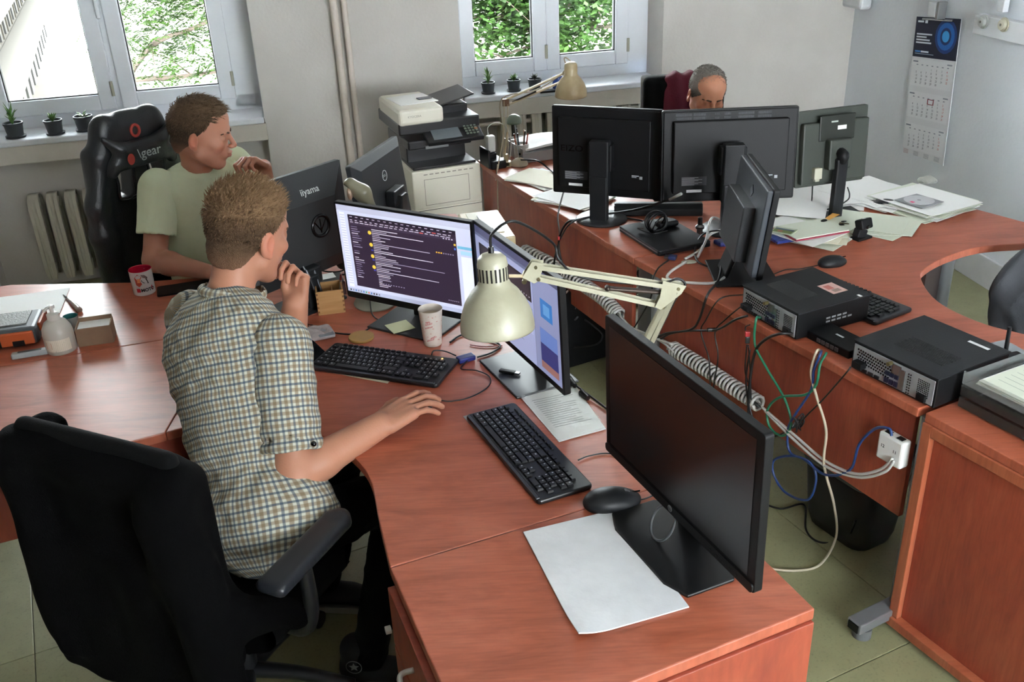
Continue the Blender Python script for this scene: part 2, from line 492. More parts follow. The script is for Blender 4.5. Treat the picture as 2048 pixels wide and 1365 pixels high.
for k in range(9):
    MB().box((-20 + k * 8, 59.95, 0), (2, .12, 3)).build('window', M_dark, b2)

M_bark = pm('grey brown bark', '#5d5046', .9, bump=(30, .6))


def leaf_mat(name, c1, c2):
    mt = pm(name, c1, .55, var=(c2, 2.5, 1.0)); b = mt.node_tree.nodes['Principled BSDF']
    nt = mt.node_tree; tl = nt.nodes.new('ShaderNodeBsdfTranslucent'); ms = nt.nodes.new('ShaderNodeMixShader'); ms.inputs[0].default_value = .45
    out = [n for n in nt.nodes if n.type == 'OUTPUT_MATERIAL'][0]
    src = b.inputs['Base Color'].links[0].from_socket
    nt.links.new(src, tl.inputs[0]); nt.links.new(b.outputs[0], ms.inputs[1]); nt.links.new(tl.outputs[0], ms.inputs[2]); nt.links.new(ms.outputs[0], out.inputs[0])
    return mt


def tree(label, trunk, boughs, nclump, leafsize, mat, box_c, box_s, feather):
    t = thing('tree', label, 'tree', (trunk[0], trunk[1], -12), group=None)
    s = MB(); s.tube([(trunk[0], trunk[1], -12), (trunk[0] + .1, trunk[1], -3), (trunk[0] - .1, trunk[1] + .1, 0), (trunk[0], trunk[1], 3)], lambda q: .16 * (1 - .6 * q), 10, 5)
    s.build('trunk', M_bark, t, smooth=60)
    s = MB()
    for bp in boughs:
        s.tube([Vector(p) for p in bp], lambda q: .035 * (1 - .75 * q) + .004, 6, 6)
        P = crom(bp, 6)
        for i in range(4, len(P), 2):
            d = Vector((random.uniform(-1, 1), random.uniform(-1, 1), random.uniform(-.6, .8))) * random.uniform(.3, .8)
            s.tube([P[i], P[i] + d * .5 + Vector((0, 0, .05)), P[i] + d], lambda q: .010 * (1 - q) + .002, 5, 3)
    s.build('bough', M_bark, t, smooth=60)
    vs, fs = [], []; lf = []
    for k in range(nclump):
        c_ = [box_c[i] + (random.random() + random.random() - 1) * box_s[i] for i in range(3)]
        d = Vector((random.uniform(-1, 1), random.uniform(-1, 1), random.uniform(-.5, .3))).normalized()
        L_ = random.uniform(.12, .3)
        nl = 16 if feather else 7
        sd = d.cross(Vector((0, 0, 1))).normalized()
        for q in range(nl):
            for sg in (-1, 1):
                o_ = Vector(c_) + d * (L_ * q / nl) + Vector((0, 0, -.25 * (L_ * q / nl) ** 2 / L_))
                if not feather: o_ += Vector([random.uniform(-.09, .09) for _ in range(3)])
                l = leafsize * random.uniform(.7, 1.3); w_ = l * (.22 if feather else .42)
                ax = (sd * sg + d * .4 + Vector((0, 0, random.uniform(-.4, .3)))).normalized()
                if not feather: ax = Vector((random.uniform(-1, 1), random.uniform(-1, 1), random.uniform(-.7, .4))).normalized()
                ss = ax.cross(Vector((random.uniform(-.3, .3), random.uniform(-.3, .3), 1))).normalized()
                n0 = len(vs); vs += [o_, o_ + ax * l * .5 + ss * w_, o_ + ax * l, o_ + ax * l * .5 - ss * w_]; fs.append((n0, n0 + 1, n0 + 2, n0 + 3))
    s = MB(); s.add(vs, fs); o = s.build('foliage', mat, t); o['kind'] = 'stuff'
    return t


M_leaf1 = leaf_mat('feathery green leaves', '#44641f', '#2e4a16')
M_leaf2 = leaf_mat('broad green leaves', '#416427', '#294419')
c1 = atv(320, 60, (-5, 11), (5, 13)); c1 = Vector(c1)
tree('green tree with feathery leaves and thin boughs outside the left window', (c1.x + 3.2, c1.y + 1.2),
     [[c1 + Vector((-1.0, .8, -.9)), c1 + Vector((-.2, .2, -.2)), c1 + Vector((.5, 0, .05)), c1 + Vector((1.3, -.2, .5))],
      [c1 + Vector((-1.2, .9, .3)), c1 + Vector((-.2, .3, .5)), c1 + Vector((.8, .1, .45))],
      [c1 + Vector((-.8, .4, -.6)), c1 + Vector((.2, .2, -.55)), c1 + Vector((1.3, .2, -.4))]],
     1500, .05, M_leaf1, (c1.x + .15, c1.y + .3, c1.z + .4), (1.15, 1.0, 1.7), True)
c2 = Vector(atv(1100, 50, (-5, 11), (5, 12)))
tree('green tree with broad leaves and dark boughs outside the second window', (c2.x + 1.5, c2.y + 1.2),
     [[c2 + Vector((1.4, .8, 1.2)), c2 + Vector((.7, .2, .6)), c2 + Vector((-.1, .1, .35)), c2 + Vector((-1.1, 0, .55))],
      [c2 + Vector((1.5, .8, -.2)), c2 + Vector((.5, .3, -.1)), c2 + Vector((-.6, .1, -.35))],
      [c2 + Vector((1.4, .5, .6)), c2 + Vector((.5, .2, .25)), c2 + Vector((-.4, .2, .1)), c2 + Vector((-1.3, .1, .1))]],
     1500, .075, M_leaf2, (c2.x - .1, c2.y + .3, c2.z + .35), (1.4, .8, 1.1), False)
# sunlit branch of the yard wall seen at the right edge of the second window
tag(MB().box((c2.x + 1.25, c2.y + 3.2, -1), (.5, .5, 10)).build('pillar', pm('sunlit cream render', '#e8d9bd', .9)), 'cream sunlit pillar at the right edge outside the second window', 'pillar')
# ================================================================= desks
def wood_mat(name, c1, c2, c3, rough=.33, sc=1.0, ang=0.0):
    mt = bpy.data.materials.new(name); mt.use_nodes = True; nt = mt.node_tree; b = nt.nodes['Principled BSDF']; L = nt.links.new
    tc = nt.nodes.new('ShaderNodeTexCoord'); mp = nt.nodes.new('ShaderNodeMapping'); mp.inputs['Scale'].default_value = (2.2 * sc, 9 * sc, 2.2 * sc); mp.inputs['Rotation'].default_value = (0, 0, ang)
    n1 = nt.nodes.new('ShaderNodeTexNoise'); n1.inputs['Scale'].default_value = 1.6; n1.inputs['Detail'].default_value = 9; n1.inputs['Roughness'].default_value = .62; n1.inputs['Distortion'].default_value = .8
    mp2 = nt.nodes.new('ShaderNodeMapping'); mp2.inputs['Scale'].default_value = (6 * sc, 90 * sc, 6 * sc); mp2.inputs['Rotation'].default_value = (0, 0, ang)
    n2 = nt.nodes.new('ShaderNodeTexNoise'); n2.inputs['Scale'].default_value = 2; n2.inputs['Detail'].default_value = 4
    L(tc.outputs['Object'], mp.inputs[0]); L(mp.outputs[0], n1.inputs[0]); L(tc.outputs['Object'], mp2.inputs[0]); L(mp2.outputs[0], n2.inputs[0])
    cr = nt.nodes.new('ShaderNodeValToRGB'); e = cr.color_ramp.elements
    e[0].position = .3; e[0].color = (*lin(c1), 1); e[1].position = .72; e[1].color = (*lin(c3), 1); k = e.new(.5); k.color = (*lin(c2), 1)
    L(n1.outputs[0], cr.inputs[0])
    mx = nt.nodes.new('ShaderNodeMix'); mx.data_type = 'RGBA'; mx.blend_type = 'MULTIPLY'
    r = nt.nodes.new('ShaderNodeMapRange'); r.inputs[1].default_value = .4; r.inputs[2].default_value = .7; r.inputs[3].default_value = 1; r.inputs[4].default_value = .82
    L(n2.outputs[0], r.inputs[0]); L(cr.outputs[0], mx.inputs[6]); L(r.outputs[0], mx.inputs[7]); mx.inputs[0].default_value = 1
    L(mx.outputs[2], b.inputs['Base Color']); b.inputs['Roughness'].default_value = rough; b.inputs['Specular IOR Level'].default_value = .65
    bp = nt.nodes.new('ShaderNodeBump'); bp.inputs['Strength'].default_value = .06; bp.inputs['Distance'].default_value = .002; L(n2.outputs[0], bp.inputs['Height']); L(bp.outputs[0], b.inputs['Normal'])
    return mt


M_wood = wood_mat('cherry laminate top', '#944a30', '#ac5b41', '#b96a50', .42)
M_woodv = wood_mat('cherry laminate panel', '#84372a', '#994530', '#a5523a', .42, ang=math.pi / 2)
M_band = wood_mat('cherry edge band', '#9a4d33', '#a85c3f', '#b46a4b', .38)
M_tube = pm('silver grey powder coat', '#a4a8ac', .4, .6)


def top(poly, parent, name='desktop', th=.028, zt=Z):
    return MB().prism([p[:2] for p in poly], zt - th, zt).build(name, M_wood, parent, bevel=.003)


def arc(a, b, c, n=10):
    """smooth curve through three plan points"""
    return [p for p in crom([a, b, c], n)]


A_, B_, C_ = at(1005, 358, Z), at(1268, 517, Z), at(1844, 822, Z)
BL = at(955, 320, Z)
dR = (Vector(C_) - Vector(B_)).normalized(); nR = Vector((-dR.y, dR.x, 0))     # nR points to the right/back
if nR.x < 0: nR = -nR
# ---- rear left desk with its joint to the near one
j1 = Vector(B_) + nR * .80
back1 = at(1120, 300, Z)
t = thing('desk', 'cherry laminate rear desk of the right row, carrying the cream clamp lamp', 'desk', (BL[0] + .3, BL[1] - .3, 0))
g = .0015
top([BL, A_, Vector(B_) - dR * g, j1 - dR * g, j1 - dR * .25, (1.32, 4.55, 0), (.55, 4.95, 0)], t)
dA = (Vector(B_) - Vector(A_)).normalized(); nA = Vector((-dA.y, dA.x, 0)); nA = nA if nA.x > 0 else -nA


def vpanel(mb, a, b, z0, z1, th):
    a, b = Vector(a), Vector(b); d = b - a; d.z = 0; L_ = d.length; d.normalize()
    mb.box(((a.x + b.x) / 2, (a.y + b.y) / 2, (z0 + z1) / 2), (L_, th, z1 - z0), Matrix(((d.x, -d.y, 0), (d.y, d.x, 0), (0, 0, 1))))


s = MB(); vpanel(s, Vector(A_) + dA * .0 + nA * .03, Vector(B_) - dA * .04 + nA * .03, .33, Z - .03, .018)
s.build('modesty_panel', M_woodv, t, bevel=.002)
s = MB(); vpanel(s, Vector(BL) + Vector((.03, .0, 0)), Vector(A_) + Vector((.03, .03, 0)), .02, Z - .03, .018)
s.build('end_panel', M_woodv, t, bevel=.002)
s = MB(); s.box((A_[0] + .06, A_[1] - .02, .50), (.02, .012, .10), RZ(.3)).build('clamp_plate', pm('black metal', '#1c1d1f', .4, .5), t)
s = MB(); lp = Vector(B_) - dA * .02 + nA * .07; s.cyl((lp.x, lp.y, .03), (lp.x, lp.y, Z - .03), .030, n=20).build('leg', M_tube, t, smooth=40)
s = MB(); vpanel(s, lp + nA * .02 + Vector((0, 0, 0)), lp + nA * .5, .05, .12, .05); vpanel(s, lp - nA * .05, lp + nA * .55, 0.012, .05, .06); s.build('foot', M_tube, t, bevel=.008)

# ---- near desk of the right row with the round bay
E_ = Vector(C_)
bay = [at(2048, 487, Z), at(1960, 494, Z), at(1890, 515, Z), at(1850, 538, Z), at(1842, 556, Z), at(1862, 590, Z), at(1900, 618, Z), at(1970, 648, Z), at(2048, 668, Z)]
bayc = [Vector((2.35, 3.28, Z))] + crom(bay, 5) + [Vector((2.15, 2.50, Z)), Vector((2.6, 2.15, Z))]
wq = at(2048, 932, Z); dC = (Vector(wq) - Vector(C_)).normalized()
t = thing('desk', 'cherry laminate corner desk with round bay, carrying the two slim computers', 'desk', (1.4, 3.0, 0))
back = [(2.6, 3.15, 0), at(2048, 444, Z), at(1936, 414, Z), at(1740, 355, Z), (1.32, 4.55, 0), j1 - dR * .25, j1 + dR * g]
top([Vector(B_) + dR * g, E_ - dR * .012] + [E_ - dR * .012 + nR * .86, Vector((2.6, 2.5, 0))] + bayc[:-1][::-1] + back, t)
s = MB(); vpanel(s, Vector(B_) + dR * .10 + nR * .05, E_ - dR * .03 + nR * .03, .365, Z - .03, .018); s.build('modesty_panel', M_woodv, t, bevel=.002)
for i, (q, dd) in enumerate(((Vector(B_) + dR * .12 + nR * .02, 0), (E_ + dR * .0 + nR * .035, 0))):
    s = MB(); s.cyl((q.x, q.y, .05), (q.x, q.y, Z - .03), .018, n=16).build('leg', M_tube, t, smooth=40)
    s = MB(); vpanel(s, q - nR * .17, q + nR * .4, .035, .07, .05); ft = s.build('foot', M_tube, t, bevel=.004)
    e = q - nR * .172; s = MB(); s.box((e.x, e.y, .052), (.036, .004, .026), Matrix(((dR.x, nR.x, 0), (dR.y, nR.y, 0), (0, 0, 1))))
    s.build('end_cap', pm('black metal', '#1c1d1f'), ft)
    e = q - nR * .13; s = MB(); s.cyl((e.x, e.y, 0), (e.x, e.y, .034), .028, n=20).build('glide', pm('grey plastic glide', '#6c6f70', .5), ft, smooth=40)
q = at(1880, 560, 0)
bp_ = Vector((1.66, 3.02, 0)); s = MB(); s.cyl((1.70, 3.42, 0), (1.70, 3.42, Z - .03), .035, n=20).build('leg', M_tube, t, smooth=40)
s = MB(); vpanel(s, (1.49, 3.14, 0), (1.67, 3.40, 0), .03, Z - .03, .018); s.build('inner_panel', pm('dark brown panel', '#3a2620', .5), t)

# ---- cabinet at the right edge of the frame
f0 = Vector(C_) + dR * .012; fr = dC; fn = Vector((-fr.y, fr.x, 0)); fn = fn if fn.x > 0 else -fn
t = thing('cabinet', 'cherry laminate cabinet with recessed side panel at the right edge of the picture', 'cabinet', (f0.x + .3, f0.y - .2, 0))
L_ = 1.1; Dp = .45
p = [f0, f0 + fr * L_, f0 + fr * L_ + fn * .75, Vector((2.42, 1.655, 0))]
top([f0, f0 + fr * L_, f0 + fr * L_ + fn * .8, f0 + fn * .8 - dR * 0], t, 'cabinet_top')
s = MB(); vpanel(s, f0 + fn * .004, f0 + fr * .03 + fn * .004, .05, Z - .028, .02); s.build('stile', M_band, t, bevel=.002)
s = MB(); vpanel(s, f0 + fr * .03 + fn * .004, f0 + fr * L_ + fn * .004, Z - .06, Z - .028, .02); s.build('rail', M_band, t, bevel=.002)
s = MB(); vpanel(s, f0 + fn * .0, f0 + fr * L_ + fn * .0, .02, .05, .03); s.build('rail', M_band, t, bevel=.002)
s = MB(); vpanel(s, f0 + fr * .03 + fn * .02, f0 + fr * L_ + fn * .02, .05, Z - .06, .012); s.build('back_panel', M_woodv, t)
s = MB(); vpanel(s, f0 + fr * .012 + fn * .02, f0 + fr * .012 + fn * .42, .05, Z - .028, .018); s.build('side_panel', M_woodv, t)
s = MB(); vpanel(s, f0 + fr * .05 + fn * .05, f0 + fr * (L_ - .05) + fn * .05, 0, .02, .03); s.build('plinth', pm('black metal', '#1c1d1f'), t)

# ---- left group: rear left desk, near left desk, central corner desk, drawer cabinet
sl0, sl1 = Vector((-2.35, 2.428, 0)), Vector((-.62, 2.963, 0)); sd_ = (sl1 - sl0).normalized(); sn = Vector((-sd_.y, sd_.x, 0)) * .0012
t = thing('desk', 'cherry laminate desk of the man in pale green, under the mug', 'desk', (-1.2, 3.1, 0))
top([sl0 + sn, sl1 + sn, (-.05, 3.12, 0), (.0, 3.45, 0), (-.22, 3.95, 0), (-.62, 3.98, 0), (-.80, 3.75, 0), (-.93, 3.48, 0), (-1.12, 3.335, 0), (-1.42, 3.315, 0), (-1.88, 3.345, 0), (-2.02, 3.30, 0), (-2.12, 3.18, 0), (-2.35, 3.0, 0)], t)
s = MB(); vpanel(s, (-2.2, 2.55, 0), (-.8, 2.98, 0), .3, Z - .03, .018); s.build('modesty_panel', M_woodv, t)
for q in ((-1.95, 3.1), (-.2, 3.7), (-2.2, 2.6)): MB().cyl((*q, 0), (*q, Z - .03), .025, n=14).build('leg', M_tube, t, smooth=40)
t = thing('desk', 'cherry laminate desk top at the left edge, glossy with window light', 'desk', (-1.6, 2.2, 0))
top([sl0 - sn, Vector((-.95, 2.861, 0)) - sn, (-.951, 2.215, 0), at(190, 903, Z), (-2.35, 1.61, 0)], t)
s = MB(); vpanel(s, (-2.3, 1.70, 0), (-.80, 2.34, 0), .50, Z - .03, .018); s.build('apron', M_woodv, t)
for q in ((-2.2, 1.85), (-1.0, 2.3), (-2.2, 2.35)): MB().cyl((*q, 0), (*q, Z - .03), .025, n=14).build('leg', M_tube, t, smooth=40)
t = thing('desk', 'cherry laminate corner desk in the centre with concave front, holding both black keyboards', 'desk', (-.2, 2.4, 0))
S0, S1 = Vector(at(780, 1136, Z)), Vector((.394, 1.892, 0)); S0.z = 0
ds = (S1 - S0).normalized(); ns = Vector((-ds.y, ds.x, 0)) * .0012
inner = crom([(-.949, 2.216, 0), (-.80, 2.275, 0), (-.66, 2.255, 0), at(640, 870, Z), at(680, 890, Z), at(723, 930, Z), at(744, 969, Z), at(757, 1037, Z), S0 + ns], 4)
top([Vector(p) for p in inner] + [S1 + ns, (.245, 2.239, 0), (.168, 2.384, 0), (.05, 2.64, 0), (-.06, 3.118, 0), sl1 - sn, Vector((-.949, 2.861, 0)) - sn], t)
s = MB(); vpanel(s, (.33, 1.95, 0), (.03, 2.60, 0), .30, Z - .03, .018); s.build('modesty_panel', M_woodv, t)
for q in ((.0, 2.75),): MB().cyl((*q, 0), (*q, Z - .03), .025, n=14).build('leg', M_tube, t, smooth=40)
# drawer cabinet
N0 = Vector(at(1630, 1218, Z)); N0.z = 0; W0 = S0.copy()
N1 = Vector(at(1263, 1365, Z)); N1.z = 0; dn_ = (N1 - N0).normalized()
dl = (Vector(at(880, 1365, Z)) - Vector(at(780, 1136, Z))).normalized()
# intersection of the near edge with the drawer side
def isect(p, d, q, e):
    k = d.x * e.y - d.y * e.x; r = q - p; return p + d * ((r.x * e.y - r.y * e.x) / k)


W1 = isect(N0, dn_, W0, Vector((dl.x, dl.y, 0)))
t = thing('drawer_cabinet', 'cherry laminate drawer cabinet with white handles in the foreground under the page', 'cabinet', (.15, 1.5, 0))
top([S0 - ns, S1 - ns, N0, W1], t, 'cabinet_top')
cc = (S0 + S1 + N0 + W1) / 4
def inset(p, k=.012): return p + (cc - p).normalized() * k


s = MB(); s.prism([inset(p, .02)[:2] for p in (S0, S1, N0, W1)], .06, Z - .028); s.build('carcass', M_woodv, t, bevel=.002)
s = MB(); a, b = inset(N0, .004), inset(W1, .004); vpanel(s, a, b, .03, Z - .029, .018); s.build('end_panel', M_woodv, t, bevel=.002)
s = MB(); s.prism([inset(p, .05)[:2] for p in (S0, S1, N0, W1)], 0, .06); s.build('plinth', pm('black metal', '#1c1d1f'), t)
dv = (W1 - S0).normalized(); nv = Vector((dv.y, -dv.x, 0)); nv = nv if nv.x < 0 else -nv
M_handle = pm('white metal bow handle', '#cfd0c8', .3, .3)
for k in range(4):
    z1 = Z - .04 - k * .165; s = MB(); vpanel(s, S0 + dv * .012 + nv * .004, W1 - dv * .012 + nv * .004, z1 - .158, z1, .018)
    dr = s.build('drawer', M_woodv, t, bevel=.002)
    m_ = (S0 + W1) / 2 + nv * .014; zz = z1 - .07
    MB().tube([m_ - dv * .06 + Vector((0, 0, zz)), m_ - dv * .055 + nv * .03 + Vector((0, 0, zz)), m_ + nv * .036 + Vector((0, 0, zz)), m_ + dv * .055 + nv * .03 + Vector((0, 0, zz)), m_ + dv * .06 + Vector((0, 0, zz))], .006, 8, 5).build('handle', M_handle, dr, smooth=True)
s = MB(); q = S0 + dv * .03 + nv * .02; s.cyl((q.x, q.y, .60), (q.x + nv.x * .012, q.y + nv.y * .012, .60), .009, n=14).build('lock', M_handle, t, smooth=40)
# ================================================================= monitors
M_blk = pm('matte black plastic', '#101113', .5, bump=(300, .05), spec=.25)
M_blk2 = pm('soft black plastic', '#1c1e21', .45, bump=(250, .05), spec=.3)
M_gloss = pm('gloss black', '#0b0b0d', .12)
M_scr = vcm('printed lit screen',   .35, 0.17, spec=.3)
M_print = vcm('printed label', .6)
M_off = pm('dark monitor glass off', '#0c0a0c', .28, spec=.6)
M_grn = pm('grey green plastic', '#3a4038', .5, bump=(200, .05))


def monitor(label, c, yaw, tilt, w, h, back, base='plate', shell=M_blk, frame=.012, chin=.02, base_pt=None, screen=None, depth=.045, top_m=None, stand_w=.07, group=None):
    """c centre of the screen rectangle, yaw of its image-right direction; back=True when the back faces the viewer"""
    yaw = math.radians(yaw); rz = yaw + (math.pi if back else 0); tilt = math.radians(tilt) * (-1 if back else 1)
    c = Vector(c); rzm = RZ(rz)
    # local frame: x right seen from the screen side, -y the way the screen faces
    t = thing('monitor', label, 'monitor', (c.x, c.y, Z), rz, group)
    zc = c.z - Z; R = RX(-tilt)
    def L(mb): return mb
    s = MB(); s.T = Matrix.Translation((0, 0, zc)) @ R.to_4x4()
    off = 0 if not back else -.0
    s.box((0, .008 + (0 if not back else -.016), 0), (w, .016, h)); s.build('bezel', shell, t, bevel=.004, world=False)
    s = MB(); s.T = Matrix.Translation((0, 0, zc)) @ R.to_4x4(); yb = .016 if not back else 0
    y0 = .016 if not back else 0.0
    return t, s, zc, R, y0


def mon_xf(zc, R): return Matrix.Translation((0, 0, zc)) @ R.to_4x4()


def mb(T=None):
    s = MB(); s.T = T; return s


def screen_ui_chat(s, w, h, y):
    """flat printed picture of a mail window with a dark chat window over it"""
    O, ux, uy = (-w / 2, y, -h / 2), (w, 0, 0), (0, 0, h)
    k = [0]
    def r(x0, y0, x1, y1, c):
        k[0] += 1; o = (O[0], O[1] - .00002 * k[0] if k[0] < 12 else O[1] - .0003, O[2]); s.rect(o, ux, uy, x0, y0, x1, y1, c)
    r(0, 0, 1, 1, '#c9cfe8'); r(0, .94, 1, 1, '#b9bdd4'); r(0, 0, 1, .045, '#b4bcd8')
    r(.9, .72, 1, .75, '#6fb6d8'); r(.92, .66, 1, .70, '#a8d4ea'); r(.02, .06, .06, .92, '#dfe3f3'); r(.92, .06, 1, .64, '#e4e9f7')
    r(.085, .085, .895, .905, '#33293a'); r(.085, .865, .895, .905, '#241f2c'); r(.085, .795, .895, .83, '#3d3346')
    rr = random.Random(4)
    for i in range(18): r(.10 + i * .044, .878, .10 + i * .044 + .02, .886, '#b9aec4')
    for i in range(20): r(.10 + i * .039, .842, .10 + i * .039 + rr.uniform(.015, .03), .850, ['#cfc8d8', '#9c93ab', '#e05a50'][0 if i != 16 else 2])
    for i in range(20): r(.10 + i * .038, .820, .10 + i * .038 + rr.uniform(.018, .034), .828, '#c9c2d2' if i != 14 else '#e0605a')
    for i in range(24):
        yy = .77 - i * .025
        if rr.random() < .8: r(.10, yy, .10 + rr.uniform(.03, .075), yy + .009, rr.choice(['#8d84a0', '#c7c0d0', '#6e6680']))
    y0 = .77
    av = [.735, .60, .47, .345]
    for i in range(34):
        yy = y0 - i * .0195; L_ = rr.uniform(.05, .2)
        if i in (2, 8, 13, 18, 24): L_ = rr.uniform(.35, .55)
        if i in (5, 11, 21, 31): L_ = rr.uniform(.04, .08)
        if i > 26: L_ *= .5
        x0 = .262 if i < 27 else .27
        r(x0, yy, x0 + L_, yy + .008, rr.choice(['#d6d0de', '#b3abc0', '#8f87a0', '#c8c1d2']))
    for a in av:
        n0 = len(s.v); pts = [(.245 + .014 * math.cos(q * math.pi / 5), a + .022 * math.sin(q * math.pi / 5)) for q in range(10)]
        vs = [Vector((O[0] + x * w, O[1] - .0004, O[2] + z * h)) for x, z in pts]; s.add(vs, [tuple(range(10))], '#e6c64a')
    for a in (.53, .42, .30): r(.24, a, .258, a + .018, '#3a3f9a')
    for i in range(8): r(.74 + i * .017, .635, .75 + i * .017, .649, '#e8b23c' if i < 3 else '#8a8298')
    for i in range(4): r(.80 + i * .02, .80, .81 + i * .02, .812, '#d0c8dc')
    r(.875, .745, .89, .765, '#e6c64a'); r(.875, .70, .888, .72, '#4a78d8')
    for i in range(9): r(.30 + i * .02, .16, .31 + i * .02, .17, '#8d84a0')
    for i in range(6): r(.80 + i * .014, .12, .807 + i * .014, .13, '#a59cb4')
    for i in range(12): r(.02 + i * .021, .012, .032 + i * .021, .032, rr.choice(['#4a78b8', '#7a8098', '#d07a50', '#30343c', '#5a9a6a']))
    for i in range(28): r(.022, .1 + i * .029, .058, .112 + i * .029, '#c3c8dc')


def screen_ui_desk(s, w, h, y):
    O, ux, uy = (-w / 2, y, -h / 2), (w, 0, 0), (0, 0, h); k = [0]
    def r(x0, y0, x1, y1, c):
        k[0] += 1; s.rect((O[0], O[1] - .00002 * min(k[0], 14), O[2]), ux, uy, x0, y0, x1, y1, c)
    r(0, 0, 1, 1, '#8f98c0'); r(0, .93, 1, 1, '#56597a'); r(.0, 0, .72, .9, '#a9b2da'); r(0, .90, .72, .93, '#727a9c')
    r(.05, .62, .70, .84, '#241f26'); r(.07, .64, .68, .82, '#3a2f38'); r(.05, .30, .70, .56, '#b7c0e6'); r(.05, .54, .70, .56, '#2f8b8a')
    r(.72, .0, .725, .93, '#7780a6'); r(.78, .05, .97, .45, '#3a3f7a'); r(.78, .30, .97, .45, '#6a86c8'); r(.80, .56, .93, .74, '#3f7fc8'); r(.78, .05, .97, .12, '#9a6f6a'); r(.83, .60, .90, .70, '#67a3dc')
    rr = random.Random(5)
    for i in range(16): r(.10, .08 + i * .028, .10 + rr.uniform(.1, .5), .087 + i * .028, '#8089ae')
    for i in range(5): r(.55 + i * .03, .655, .56 + i * .03, .665, '#d8d8e8')


